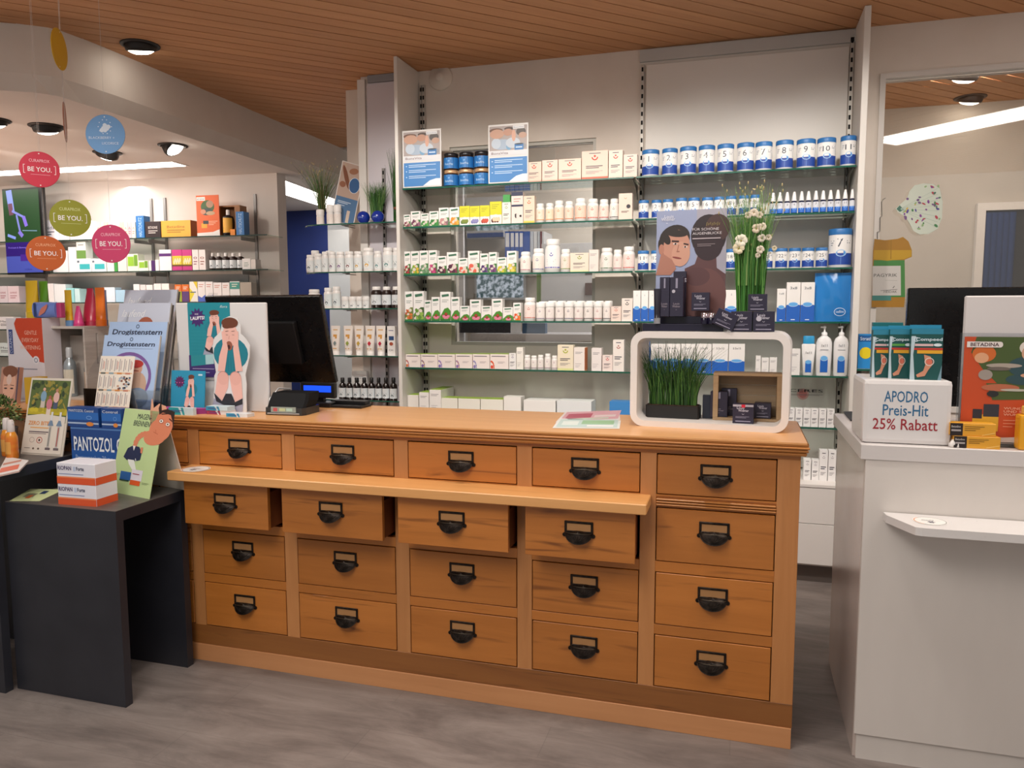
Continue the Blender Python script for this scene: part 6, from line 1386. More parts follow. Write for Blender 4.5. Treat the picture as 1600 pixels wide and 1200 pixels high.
def d_pc(q, w, h, a=('PANTOZOL Control',)):
    q.rect(-w / 2, 0, w / 2, h, '1b4486', 0).rect(-w / 2, h * .35, w / 2, h * .75, '2866b4', 1).rect(-w / 2, h * .14, w / 2, h * .22, 'a9bcd8', 2); q.text(a[0], -w * .45, h * .76, h * .14, 'dfe6f0', 3, w=w * .8); q.ell(w * .22, h * .15, w * .12, h * .11, 'd8843a', 4).ring(w * .2, h * .48, w * .09, h * .1, w * .02, '6a9ad8', 3)
for x0, x1, tx, lb in ((105, 153, 'PANTOZOL Control', 'left small blue pack on the large blue display box'), (158, 188, 'Control', 'right small blue pack on the large blue display box')):
    a_, b_2 = ony(x0, 650, 2.455).x, ony(x1, 650, 2.455).x; t_ = ony(130, 637, 2.455).z
    o = M().box(-(b_2 - a_) / 2, (b_2 - a_) / 2, 0, .05, 0, t_ - zt - .0005, C('1b4486', .35), .001).build('medicine_box', None, ((a_ + b_2) / 2, 2.457, zt + .0005)); q = P(); d_pc(q, b_2 - a_, t_ - zt, (tx,)); q.build('printed_face', o); tag(o, lb, 'box')
c0 = onz(91, 788, ZT1); c1 = onz(157, 790, ZT1); hh = (ony(124, 724, 2.19).z - ZT1) / 2
for k, lb in enumerate(('lower', 'upper')):
    w = c1.x - c0.x + .004; o = M().box(-w / 2, w / 2, 0, .105, 0, hh - .0008, C('dfdee6', .35), .0015).build('medicine_box', None, ((c0.x + c1.x) / 2, 2.185, ZT1 + k * hh), radians(2))
    q = P(); H = hh
    q.rect(-w / 2, 0, w / 2, H * .34, 'd8542a', 1).rect(-w / 2, H * .30, w / 2, H * .36, 'e88a5a', 2); q.text('RIOPAN', -w * .47, H * .66, H * .2, '3c2c5c', 2, w=w * .36, bold=.02); q.text('Forte', w * .02, H * .66, H * .18, '2a3358', 2, w=w * .2, bold=.02); q.rect(-w * .46, H * .46, w * .2, H * .49, '6a7aa8', 2)
    q.rect(-w * .06, H * .62, w * .0, H * .84, 'b9c4dc', 2); q.build('printed_face', o)
    s_ = P(); s_.rect(0, 0, .103, H * .34, 'd8542a', 1); s_.m.xf(Matrix.Translation((w / 2, .001, 0)) @ Matrix.Rotation(pi / 2, 4, 'Z')); s_.build('orange_side', o)
    tag(o, lb + ' of two stacked white and orange boxes on the low table', 'box')
flat('leaflet', [(15, 783), (62, 783), (100, 765), (48, 764)], ZT1, .0008, 'c6cf9a', 'green leaflet lying at the left end of the low table', deco=[(.2, .3, .55, .6, '8a8a70', 1), (.6, .55, .8, .8, '2a3a5c', 2), (.35, .2, .5, .45, 'c86a3a', 2)])
# ZERO BITE card
def d_zero(q, w, h):
    q.rect(-w / 2, 0, w / 2, h, 'd5ccbe', 0); m_ = w * .035
    q.rect(-w / 2 + m_, h * .42, w / 2 - m_, h * .97, '5a6a38', 1)
    r2 = random.Random(8)
    for k in range(60): q.ell(r2.uniform(-.42, .42) * w, h * r2.uniform(.60, .94), w * r2.uniform(.03, .08), h * r2.uniform(.01, .04), r2.choice(('4a5a30', '7a7a3a', '8f8840', '35442c', '9a8a3c', '6a7848')), 2 + k % 3, 10, r2.uniform(0, 3))
    q.rect(-w / 2 + m_, h * .52, w / 2 - m_, h * .60, 'b8a82a', 5)
    for k in range(12): q.ell(r2.uniform(-.42, .42) * w, h * .58, w * .06, h * .03, r2.choice(('c8b830', 'a89a2a')), 5, 10)
    for x, top, cs in ((-.13, .85, ('7fa0b8', 'd8a890', 'c8bcb0')), (.03, .75, ('c87a86', 'a8604a', 'd9c8bc')), (.18, .84, ('d8b0a8', 'b8826a', '4a5570'))):
        q.rect(w * (x - .05), h * (top - .24), w * (x + .05), h * (top - .13), cs[2], 7).ell(w * x, h * (top - .09), w * .07, h * .07, cs[0], 8).ell(w * x, h * top, w * .035, h * .022, cs[1], 9, 12)
    q.poly([(-w / 2 + m_, h * .02), (w / 2 - m_, h * .02), (w / 2 - m_, h * .50), (-w * .1, h * .53), (-w / 2 + m_, h * .50)], 'd9d0c4', 10)
    q.text('ZERO BITE', -w * .40, h * .385, h * .05, 'd88a3a', 12, w=w * .5, bold=.02); bars(q, -w * .34, w * .1, [h * .35], 'e0a868', h * .015, 12); q.rect(-w * .36, h * .29, w * .12, h * .302, '4a3a4a', 12); q.rect(-w * .36, h * .27, w * .06, h * .278, '7a6a70', 12)
    for x in (.14, .34):
        q.rect(w * (x - .03), h * .08, w * (x + .03), h * .38, 'b4b0ae', 12).rect(w * (x - .012), h * .12, w * (x + .012), h * .36, 'a8544a' if x > .2 else '8a8a80', 13).poly([(w * (x - .07), h * .38), (w * (x + .07), h * .38), (w * (x + .02), h * .46), (w * (x - .02), h * .46)], '6f86a0', 13).rect(w * (x - .02), h * .45, w * (x + .03), h * .56, 'd4d4d6', 14).rect(w * (x - .06), h * .07, w * (x + .06), h * .10, '6a6064', 13)
    q.ring(-w * .26, h * .19, w * .06, h * .035, w * .008, 'a89a94', 12, 16).ring(-w * .08, h * .19, w * .07, h * .042, w * .012, 'b0443a', 12, 16).ell(-w * .08, h * .19, w * .02, h * .016, '3a2c2a', 13); q.rect(-w * .42, h * .08, -w * .28, h * .086, '7a7070', 12); q.ell(-w * .2, h * .08, w * .025, h * .013, '6a5a50', 12).ell(-w * .08, h * .08, w * .025, h * .013, '6a5a50', 12)
tcard('counter_card', (52, 588), (119, 594), 2.43, ZT2, radians(13.5), 'd5ccbe', 'leaning cream card with family photo on the taller table', 'sign', .004, d_zero, (-2.872, -2.652))
# bushy potted plant
pp_ = empty('potted_plant', (-3.02, 2.47, ZT2)); tag(pp_, 'bushy green plant in grey pot on the taller dark table', 'plant')
M().lathe([(.050, 0), (.052, .004), (.064, .095), (.062, .098), (.058, .09)], C('6a6462', .4), 26, cap=True).build('pot', pp_)
lf = M(); rg = random.Random(5)
for k in range(1100):
    a = rg.uniform(0, 2 * pi); e = rg.uniform(-.3, 1.5); R0 = rg.uniform(.55, 1.0); d = Vector((cos(a) * cos(e), sin(a) * cos(e), sin(e))); c0_ = Vector((0, 0, .15)) + Vector((d.x * .105, d.y * .05, d.z * .085)) * R0
    t = Vector((rg.gauss(0, 1), rg.gauss(0, 1), rg.gauss(0, 1))).normalized(); u = t.cross(d).normalized(); s = rg.uniform(.007, .012); cc = C(rg.choice(('3f5a2c', '5a7a3c', '2e4a22', '8a9a58', 'a8b078', '4a6a34')), .5)
    dd_ = (d + t * .5).normalized(); lf.add([tuple(c0_), tuple(c0_ + dd_ * s * .6 + u * s * .35), tuple(c0_ + dd_ * s * 1.3), tuple(c0_ + dd_ * s * .6 - u * s * .35)], [(0, 1, 2, 3)], cc)
g = lf.build('leaves', pp_); g['kind'] = 'stuff'
g = grass_mesh(30, (0, 0, .09), (.03, .02), .10, 5, ('4a5a30',), .002, .3).build('stems', pp_); g['kind'] = 'stuff'
# orange bottles, leaflets
def obot(x, y, label):
    o = M().lathe([(.021, 0), (.023, .004), (.023, .085), (.016, .105), (.0125, .11)], noisy('orange_liquid', 'd8902a', 'c8481c', (4, 4, 14), 2, .12), 22).build('spray_bottle', None, (x, y, ZT2))
    M().lathe([(.013, .108), (.0145, .112), (.013, .150), (.009, .158), (.0001, .158)], C('d5ccc9', .2), 18).build('cap', o); M().box(-.006, .016, -.004, .004, .14, .148, C('e0d9d6', .3), .001).build('nozzle', o)
    q = P(); q.rect(-.016, .02, .016, .07, 'd89a4a', 1, 8); q.wrap(.023).build('label', o); tag(o, label, 'bottle')
obot(-2.815, 2.345, 'front amber spray bottle with clear cap on the taller table'); obot(-2.885, 2.385, 'rear amber spray bottle with clear cap on the taller table')
for k in range(3): flat('leaflet', [(-6, 746 - k), (30, 738 - k), (45, 722 - k), (10, 716 - k)], ZT2 + .0022 * k, .0018, ('d9c9c4', 'd8a898', 'dcd8d6')[k], ('lowest', 'middle', 'top')[k] + ' of three leaflets stacked at the taller table front edge', deco=[(.05, .1, .9, .35, ('6f9ac8', 'd88a74', 'd8705a')[k], 1), (.05, .5, .9, .6, 'c88a7a', 1)])
# magazine with a face in a holder behind the plant
def d_face(q, w, h):
    q.rect(-w / 2, 0, w / 2, h, 'b98a78', 0).ell(0, h * .52, w * .36, h * .42, 'd9a890', 1, 24).ell(0, h * .88, w * .42, h * .16, '7a4a34', 2).ell(-w * .02, h * .66, w * .14, h * .14, 'd8bcb0', 3)
    for s in (-1, 1): q.ell(s * w * .17, h * .42, w * .09, h * .02, '3a2a2c', 4).line(s * w * .28, h * .50, s * w * .08, h * .51, h * .016, '5a3a30', 4)
    q.rect(w * .42, 0, w / 2, h, '5a4a5a', 5)
tcard('magazine', (3, 573), (31, 574), 2.66, CT - .001, radians(10), 'b98a78', 'magazine with close-up face behind the potted plant', 'magazine', .02, d_face)
a = ony(44, 600, 2.70); o = M().box(-.02, .03, 0, .08, 0, .12, C('c8a020', .4), .001).build('yellow_box', None, (a.x + .02, 2.68, CT)); tag(o, 'yellow box edge behind the leaning family photo card', 'box')
# ================================================================== HANGING ROUND SIGNS
def disc(cx, cy, ht, Y, yawoff, col, label, flavour=False, tiltx=0, roll=0, plain=False):
    c = ony(cx, cy, Y); depth = (c - OC).dot(AF); r = ht / 2 * depth / FPX
    th = math.asin(-c.x / math.hypot(c.x, c.y)) + yawoff
    o = M().lathe([(r * .985, 0), (r, .0006), (r, .0024), (r * .985, .003)], C(col, .45), 40); o.xf(Matrix.Rotation(pi / 2, 4, 'X'))
    o = o.build('round_sign', None, c, (0, roll, th))
    q = P()
    if flavour:
        for k in range(10): a = k * 2 * pi / 10; q.ell(r * .42 * cos(a) * .8, r * .38 + r * .36 * sin(a), r * .03, r * .03, 'dbe6f4', 1, 8)
        for x, y in ((-.08, .3), (.1, .28), (0, .45), (.0, .2), (-.16, .2), (.18, .38)): q.ell(r * x, r * y, r * .11, r * .11, 'dbe6f4', 2, 12)
        q.text('BLACKBERRY +', -r * .84, -r * .24, r * .13, 'dbe6f4', 2, w=r * 1.3); q.text('LICORICE', -r * .18, -r * .52, r * .13, 'dbe6f4', 2, w=r * .84)
    elif not plain:
        lc = {'8f9016': 'd9dc9a', 'c25a16': 'f0b48a'}.get(col, 'f2c0cc')
        q.text('CURAPROX', 0, r * .40, r * .17, lc, 1, w=r * 1.0, al='c'); q.text('BE YOU.', 0, -r * .12, r * .26, 'f4eeee', 1, w=r * 1.16, al='c', bold=.01)
        for s in (-1, 1): q.rect(s * r * .78 - r * .012, -r * .24, s * r * .78 + r * .012, r * .24, 'f4eeee', 1); [q.rect(min(s * r * .78, s * r * .70), zz - r * .012, max(s * r * .78, s * r * .70), zz + r * .012, 'f4eeee', 1) for zz in (-r * .23, r * .23)]
        q.rect(-r * .45, -r * .30, r * .5, -r * .285, lc, 1)
    for s in (-1, 1): q.ell(0, s * r * .88, r * .035, r * .035, 'ece8e4', 1, 10)
    q.m.xf(Matrix.Translation((0, -.003, 0))); q.build('printed_face', o)
    M().tube([(0, -.0015, r * .88), (0, -.0015, ZC - c.z if Y < 3.0 else ZL - c.z)], .0006, C('cfc8c4', .4), 5).build('thread', o)
    tag(o, label, 'sign'); return o
disc(62, 265, 55, 2.60, 0, 'c8203f', 'crimson round sign with white brackets hanging highest of the four')
disc(110, 341, 57, 2.70, 0, '8f9016', 'olive green round sign with white brackets hanging from a thread')
disc(72, 396, 54, 2.62, 0, 'c25a16', 'orange round sign with white brackets hanging lowest at the left')
disc(174, 381, 59, 2.75, -.42, 'cb3f6c', 'pink round sign with white brackets hanging at the right')
disc(165, 210, 60, 2.70, -.42, '6f9fd2', 'light blue round BLACKBERRY LICORICE sign under the white ceiling', True)
disc(92, 77, 62, 2.55, 1.22, 'c89a12', 'yellow round sign seen nearly edge-on at the plank ceiling', plain=True, roll=.12)
disc(101, 191, 61, 2.80, 1.50, 'a8684c', 'brown round sign seen exactly edge-on near the blue one', plain=True, roll=.1)

# ================================================================== SCREEN, LEFT WALL AND ITS SHELVES
tv = empty('wall_screen', (-6.085, 5.32, 2.15)); tag(tv, 'upright wall screen showing running feet on green grass', 'screen')
M().box(-.222, .222, 0, .045, -.375, .375, C('0c0c0e', .3), .004).build('housing', tv)
M().box(-.03, .03, .045, .30, -.05, .05, BLK2).build('wall_arm', tv)
SCR = lambda c: C(c, .4, 0, .5)
q = P(); w, h = .408, .72
for args in ((-.5, -.5, .5, -.13, '220c62'), (-.5, -.5, .5, -.30, '3a4698'), (-.5, -.13, .5, .5, '16381a'), (-.5, .32, .5, .5, '0c2a22')): q.rect(args[0] * w, args[1] * h, args[2] * w, args[3] * h, SCR(args[4]), int(10 * (args[1] + .6)) % 3 + (0 if args[1] < -.4 and args[3] > -.2 else 1))
for x0, y0, x1, y1, ww, c in ((-.32, .5, -.26, .22, .16, '6d7fc0'), (-.3, .34, -.28, .2, .12, '5a3a4a'), (-.26, .25, .1, .16, .05, '6a72b8'), (.05, .18, .12, .06, .09, '6a5ab8'), (-.14, .2, -.06, -.02, .05, '6a72b8'), (-.1, .0, .0, -.06, .09, '6a62b8'), (-.42, -.04, -.2, -.08, .06, '6f82c8'), (.0, .01, .4, .0, .02, '5a7a90')):
    q.line(x0 * w, y0 * h, x1 * w, y1 * h, ww * w, SCR(c), 5)
q.text('Freizeit & Bewegung', -w * .42, -h * .205, h * .022, SCR('7a6ad0'), 6, w=w * .6); q.rect(-w * .1, -h * .36, w * .1, -h * .28, SCR('3a1a7a'), 6); q.text('medbase', w * .0, -h * .47, h * .02, SCR('20287a'), 6, w=w * .2)
q.m.xf(Matrix.Translation((-.012, -.0006, 0))); q.build('screen_picture', tv)
LZ = {'1': 2.071, '2': 1.790, '3': 1.525, '4': 1.285, '5': 1.042}
LN = {'1': 'top shelf of left shop wall', '2': 'second shelf of left shop wall', '3': 'third shelf of left shop wall', '4': 'fourth shelf of left shop wall', '5': 'lowest shelf of left shop wall'}
for k, z in LZ.items():
    e = empty('glass_shelf', lw(-1.9, .02, z), RL); tag(e, LN[k] + ', dark-edged glass', 'shelf')
    x0, x1 = (-2.2, 1.95)
    M().box(x0, x1, -.248, .0, -.009, -.0005, SHELFGLASS).build('glass_pane', e); M().box(x0, x1, -.2505, -.2482, -.0095, -.0002, C('2c3f3a', .2)).build('polished_edge', e)
    for s in (-1.4, -.5, .66, .80, 1.69):
        M().box(s - .003, s + .003, -.22, -.002, -.04, -.0098, C('8f8e8c', .35, .5)).build('bracket', e)
for s in (-3.3, -2.4, -1.24, -1.10, -.21):
    o = M().box(-.012, .012, 0, .012, .4, 2.44, C('8c8987', .35, .5)).build('wall_upright', None, lw(s, .013, 0), RL); reg(o, 'grey steel upright', 'upright', None, 'on the left shop wall')
ob = M().box(-3.2, -.30, -.008, 0, 1.56, 1.765, C('9fa0a2', .4)).build('grey_back_panel', None, lw(0, .001, 0), RL); tag(ob, 'grey panel on the left wall under the second shelf', 'panel')
OFF = .245
def pl_(x0, x1, yt, k, off=OFF):
    z = LZ[k]; P0 = AL + NL * off
    a = (onp(x0, yt + 15, P0, NL) - AL).dot(UL); b = (onp(x1, yt + 15, P0, NL) - AL).dot(UL); t = onp((x0 + x1) / 2, yt, P0, NL).z
    return a, b, max(t, z + .012)
def lbox(x0, x1, yt, k, col, desc, design=None, arg=(), d=.08, off=OFF, side=None, top=None, grp='cartons on the left shop wall'):
    a, b, t = pl_(x0, x1, yt, k, off); o = carton(a, b, LZ[k], t, 0, design, arg, col, d, desc, 'on ' + LN[k].replace(' of left shop wall', ' left wall'), grp, rot=RL, side=side, top=top)
    o.location = lw((a + b) / 2, off, LZ[k]); return o, b - a, t - LZ[k]
def lbot(x0, x1, yt, k, desc, arg, body, capc, **kw):
    a, b, t = pl_(x0, x1, yt, k); r = (b - a) / 2; bottle(a, b, LZ[k], t, 0, arg, body=body, capc=capc, desc=desc, where='on ' + LN[k].replace(' of left shop wall', ' left wall'), group='bottles on the left shop wall', **kw)
    o = REG[-1][0]; o.location = lw((a + b) / 2, OFF - r, LZ[k]); o.rotation_euler = (0, 0, RL)
def dtext(s, fg, bg=None, vert=False):
    def f_(q, w, h, a=None):
        if bg: q.rect(-w * .4, h * .2, w * .4, h * .8, bg, 1)
        if vert: q.text(s, w * .22, h * .06, w * .42, fg, 2, w=h * .86, rot=pi / 2)
        else: q.text(s, 0, h * .55, h * .16, fg, 2, w=w * .6, al='c'); bars(q, -w * .3, w * .3, [h * .42, h * .3], fg, h * .04)
    return f_
lbox(46, 56, 346, '1', 'e6e4ea', 'white carton beside the screen'); o = lbox(56.5, 92, 344, '1', 'eceaf0', 'broad white carton half behind the olive sign', dtext('Omida', '2a3448'))
lbox(93, 108, 350, '1', 'ecebee', 'white carton under the olive sign'); lbox(109, 141, 345, '1', 'eeeeee', 'broad white carton behind the olive sign')
cols_ = ['d8c0b8', 'c8d0c0', 'e0d0a8', 'd8b8c8', 'c0c8d8', 'e8e0d0', 'd0b8a8', 'dcd4c0', 'c8b0b8', 'e4dcc8']
for i in range(10): lbox(151 + i * 6.1, 156.8 + i * 6.1, 347, '1', cols_[i], 'thin upright brochure', dtext('A', '9a6a5a'), (), .10, grp='row of thin upright brochures')
lbox(212.4, 225, 337, '1', '2a6fb0', 'upright blue carton left of the black one', dtext('HAUTSCHUTZ', 'b8d4ec', vert=True)); lbox(227, 251, 346, '1', '2a1a1c', 'black carton with white lettering', dtext('BETADINE', 'e0d8d4'))
lbox(252, 298, 344.5, '1', 'eaa83a', 'long yellow orange carton', dtext('Betadine', '8a5a1a'), (), .12, side='b8622a')
def d_bet(q, w, h, a=None):
    q.rect(-w / 2, 0, w / 2, h, 'd8602a', 0).rect(-w * .48, h * .87, -w * .1, h * .96, 'e4e0dc', 2).text('BETADINA', -w * .45, h * .89, h * .04, '3a3a44', 3, w=w * .32)
    q.ell(0, h * .72, w * .3, h * .16, '3f5f34', 1).ell(w * .1, h * .78, w * .16, h * .09, 'a8836a', 2).ell(-w * .05, h * .6, w * .26, h * .09, '3a4a48', 2).ell(w * .12, h * .56, w * .2, h * .05, 'b89a78', 3).ell(-w * .2, h * .6, w * .12, h * .06, 'c8886a', 3)
    q.rect(-w * .3, h * .20, -w * .05, h * .32, 'd8a030', 3).rect(-w * .22, h * .30, w * .02, h * .38, '33333c', 3); bars(q, w * .02, w * .42, [h * .36, h * .32, h * .28], 'eac0a0', h * .012, 3); q.poly([(-w / 2, 0), (w / 2, 0), (w / 2, h * .16), (w * .2, h * .1), (-w / 2, h * .08)], 'e0dcd8', 4)
a, b, t = pl_(306.5, 342, 305, '1'); o = carton(a, b, LZ['1'], t, 0, d_bet, (), 'd8602a', .004, 'upright orange advertising card', 'on top shelf left wall', None, 'sign', 'counter_card', RL); o.location = lw((a + b) / 2, OFF, LZ['1'])
a, b, t = pl_(343, 375, 321, '1', .2); w = b - a; h = t - LZ['1']
e = empty('wooden_display', lw((a + b) / 2, .20, LZ['1']), RL); tag(e, 'small brown wooden display box with dark bottle on top shelf', 'box'); BW = wood('brown_display_wood', '9a6a40', '85572f', '5a381c', 'Z', .5, False)
for nm, m_ in (('top_board', M().box(-w / 2, w / 2, 0, .10, h - .012, h, BW)), ('side_board', M().box(-w / 2, -w / 2 + .012, 0, .10, 0, h - .012, BW)), ('side_board', M().box(w / 2 - .05, w / 2, 0, .10, 0, h - .012, BW)), ('back_board', M().box(-w / 2 + .012, w / 2 - .05, .09, .10, 0, h - .012, BW))): m_.build(nm, e)
lbot(344.5, 359, 327, '1', 'dark bottle with white cap and orange label', ('e0a83a', '2a1a1c', 'plain'), '1a1418', 'e6e2de', capf=.2, neck=.35)
lbox(360, 367.5, 358, '1', 'e0862a', 'tiny orange carton at the wooden display'); lbox(368.6, 381, 330.5, '1', '2a6fb0', 'upright blue carton right of wooden display', dtext('HAUTSCHUTZ', 'b8d4ec', vert=True))
# second shelf
lbox(82, 106, 392, '2', 'ecebee', 'white carton beside the orange sign'); lbox(107, 119, 386, '2', 'f0eff0', 'white carton left of the green striped one')
def d_green(q, w, h, a=None): q.rect(-w * .5, h * .30, w * .5, h * .72, '6a9448', 1); bars(q, -w * .3, w * .3, [h * .9], '8a8a8a', h * .03)
lbox(119.6, 134, 378, '2', 'eeeeea', 'tall white carton with green block', d_green)
def d_teal(q, w, h, a=None): q.rect(-w * .3, h * .2, w * .4, h * .6, '3ab0b8', 1); q.rect(-w * .45, h * .7, -w * .3, h * .85, '5a6a7a', 1)
lbox(120, 143, 404, '2', 'e9eef0', 'flat white and teal carton', d_teal, off=.249, d=.003); lbox(143.6, 166, 404, '2', 'e9eef0', 'flat white and teal carton', d_teal)
lbox(167, 178, 398, '2', 'dfe8dc', 'pale carton left of the pink sign'); lbox(178.6, 183, 395, '2', '3f9a44', 'slim green pack under the pink sign'); lbox(184, 198, 396, '2', 'e4dcd4', 'pale carton under the pink sign')
def d_gr2(q, w, h, a=None): q.rect(-w * .45, h * .3, w * .1, h * .85, '8fbf3a', 1); q.rect(w * .12, h * .3, w * .45, h * .95, '6f9f34', 1)
lbox(199, 216, 397, '2', 'e8ecd8', 'white carton with two green squares', d_gr2); lbox(217, 232, 407, '2', 'ebeee4', 'low white carton with green square', d_gr2); lbox(233, 236.6, 407, '2', 'e6e4e6', 'thin white carton'); lbox(237, 242.6, 407, '2', '4a2268', 'slim violet pack'); lbox(243, 248.6, 406, '2', 'eceaec', 'slim white pack')
def d_vio(q, w, h, a=None): q.rect(-w * .5, h * .68, w * .5, h * .82, '5a2a78', 1)
lbox(249, 267.6, 390, '2', 'f0eef0', 'white carton with violet band', d_vio)
def d_py(q, w, h, a=None):
    q.rect(-w / 2, 0, w / 2, h, 'c83a86', 0).rect(-w / 2, h * .25, w / 2, h * .7, 'd8c83a', 1); [q.ell(-w * .3 + k * w * .12, h * .4 + .1 * h * (k % 2), w * .08, h * .1, 'e8e0c0', 2, 10) for k in range(6)]; q.rect(-w * .5, h * .2, w * .5, h * .28, '6a4a1a', 3)
lbox(269, 284.2, 390, '2', 'c83a86', 'pink and yellow carton', d_py); lbox(284.8, 299.6, 390, '2', 'c83a86', 'pink and yellow carton', d_py)
lbox(300.4, 310, 390, '2', 'ece4e2', 'upright white carton with dark spots', dtext('o', '8a4a6a')); lbox(310.8, 321, 390, '2', 'ece4e2', 'upright white carton with dark spots', dtext('o', '8a4a3a'))
for x0, x1 in ((325, 334), (334.6, 344), (344.6, 355.4), (356, 367), (368, 378)): lbot(x0, x1, 395, '2', 'brown bottle with white screw cap', ('dfe6ea', '4a5a6a', 'burg'), '2a1814', 'e8e6e4', capf=.2, neck=.42, lab=(.1, .58))
lbox(378.6, 391.6, 404, '2', 'e4e4e4', 'small white and green carton at the right end', dtext('x', '4a7a6a')); lbox(392.2, 399.6, 405, '2', 'd8d4d0', 'pale carton end')
# third shelf
for i, (x0, x1, yt, c, ds) in enumerate(((-2, 12, 447, 'e6dce4', 'pale pink printed carton'), (12.6, 30, 447, 'ecdce4', 'pale pink printed carton'), (68, 84, 443, 'f0f0f2', 'white carton behind tubes'), (85, 103, 444, 'e8f0f4', 'white carton behind tubes'), (104, 116, 450, '9adce0', 'turquoise and white pack'), (117, 125, 451, 'c8e8ec', 'turquoise and white pack'),
        (162, 180, 449, 'dce8f4', 'white and light blue pack'), (181, 196, 453, 'a8cfe8', 'white and light blue pack'), (209, 218.4, 444, 'ecebec', 'small white carton'), (219.6, 228, 445, 'e6dcdc', 'small white carton'), (229, 238.6, 445, 'ecebec', 'small white carton'), (241, 252, 443, 'f0eff0', 'white carton with pink print'), (253, 264.6, 443, 'f0f2f0', 'white carton with green print'))):
    lbox(x0, x1, yt, '3', c, ds, dtext('omni', 'b06a7a') if i in (0, 1, 11) else None)
def d_vit(c1, c2):
    def f_(q, w, h, a=None): q.rect(-w * .5, h * .62, w * .5, h * .95, c1, 1).rect(-w * .5, 0, w * .5, h * .6, c2, 1); bars(q, -w * .3, w * .3, [h * .85, h * .75], 'f0e8d8', h * .04)
    return f_
lbox(273.4, 284, 444.5, '3', 'e07a2a', 'orange and green carton', d_vit('e0702a', '9ab83a')); lbox(284.6, 295.4, 444.5, '3', 'e07a2a', 'orange and violet carton', d_vit('e0702a', '5a3a7a'))
def d_yel(q, w, h, a=None): q.poly([(-w / 2, 0), (w * .1, h * .4), (-w / 2, h * .7)], 'e8d83a', 1).poly([(w / 2, h), (w * .0, h), (w * .5, h * .6)], 'e8d03a', 1); q.rect(-w * .4, h * .45, w * .3, h * .5, '3a5a7a', 2)
lbox(296.2, 308.6, 440, '3', 'f0f0ea', 'white carton with yellow wedges', d_yel)
for x0, x1, c, ds in ((309.2, 320.6, '4a6ac8', 'white carton with blue wave'), (321.2, 332.8, '3a5ab8', 'white carton with navy wave'), (333.6, 346.4, 'e8784a', 'white carton with orange wave'), (347.2, 358.6, 'e0582a', 'white carton with red wave')):
    def f_(q, w, h, a=None, c=c): q.poly([(-w / 2, 0), (w / 2, 0), (w / 2, h * .35), (0, h * .2), (-w / 2, h * .3)], c, 1); bars(q, -w * .35, w * .3, [h * .85, h * .75], 'c87a6a', h * .03)
    lbox(x0, x1, 440 if x0 < 322 else 441.5, '3', 'f0eeee', ds, f_)
lbox(359.4, 374.6, 439.6, '3', 'e4ecea', 'white carton with teal top', d_vit('3f9a90', 'e4e8ea')); lbox(375.4, 393, 441, '3', 'b0a89c', 'brown-grey ribbed carton')
# lower shelves at the left edge
for x0, x1, yt, k, c, ds in ((-4, 22, 495, '4', 'eeecee', 'white carton with grey print'), (-4, 12, 498, '4', 'eeecee', 'x'), (-4, 24, 536, '5', 'e8f4f4', 'white and turquoise carton')):
    if ds != 'x': lbox(x0, x1, yt, k, c, ds, dtext('Meda', '4a4a54'))

# ================================================================== OFFICE SEEN THROUGH THE OPENING
Yo = 6.2
def ob_(name, x0, x1, y0, y1, Y, d, col, label, cat, design=None, mat=None, floor=False):
    a = ony(x0, (y0 + y1) / 2, Y); b = ony(x1, (y0 + y1) / 2, Y); t = ony((x0 + x1) / 2, y0, Y).z; z = 0 if floor else ony((x0 + x1) / 2, y1, Y).z
    o = M().box(-(b.x - a.x) / 2, (b.x - a.x) / 2, 0, d, 0, t - z, mat or C(col, .5), .001).build(name, None, ((a.x + b.x) / 2, Y, z)); tag(o, label, cat); return o, b.x - a.x, t - z
ob_('wall_shelf', 728, 852, 404, 409, 6.12, .36, 'c8c6c2', 'pale office wall shelf carrying the blue folders', 'shelf')
for i, (x0, x1, c) in enumerate(((789, 796.6, '2a55a8'), (797.4, 803.6, '2a55a8'), (804.4, 810.6, '2a55a8'), (811.4, 817.4, '2a55a8'), (818, 827.6, '2450a0'), (828.4, 832.8, 'b8c0cc'), (833.6, 838.8, 'c8ccd0'), (839.6, 843.4, 'a8b0b8'), (844, 846.4, '6a3038'), (847, 850, 'b8bcc0'))):
    o, w, h = ob_('file_folder', x0, x1, 361.5, 403.5, 6.14, .28, c, '%s file folder from left on the office wall shelf' % ORD[i], 'folder'); o['group'] = 'office file folders'
    if i < 4: q = P(); q.rect(-w * .38, h * .42, w * .38, h * .94, 'd9dce2', 1); q.build('spine_label', o)
ob_('office_cabinet', 728, 786, 308, 371.5, 6.3, .15, 'b4b6b8', 'grey office wall cabinet behind the opening', 'cabinet'); ob_('blue_pelmet', 730, 786, 364, 371, 6.285, .014, '20407c', 'blue strip under the grey office cabinet', 'strip')
ob_('cabinet_door', 704, 724, 300, 500, 5.3, .03, 'bfc0c4', 'pale upright cabinet side at the left of the opening', 'panel', floor=True)
ob_('grey_partition', 846, 929, 380, 516, 6.0, .03, 'b3b5b7', 'grey office partition at the right of the opening', 'panel', floor=True)
ob_('small_picture', 914, 927, 442, 461, 5.98, .015, '4a342e', 'small dark brown picture on the grey office partition', 'picture')
ob_('green_post', 838.5, 844.5, 430, 472, 6.05, .02, '7aa04a', 'narrow green strip beside the grey office partition', 'strip')
wd = struct('window_reflection', M().box(-.235, .235, 0, .02, -.115, .115, C('c8ccd0', .4)), loc=(ony(781, 448, 6.47).x, 6.47, ony(781, 448, 6.47).z))  # backing for a painted window reflection, no opening in the wall
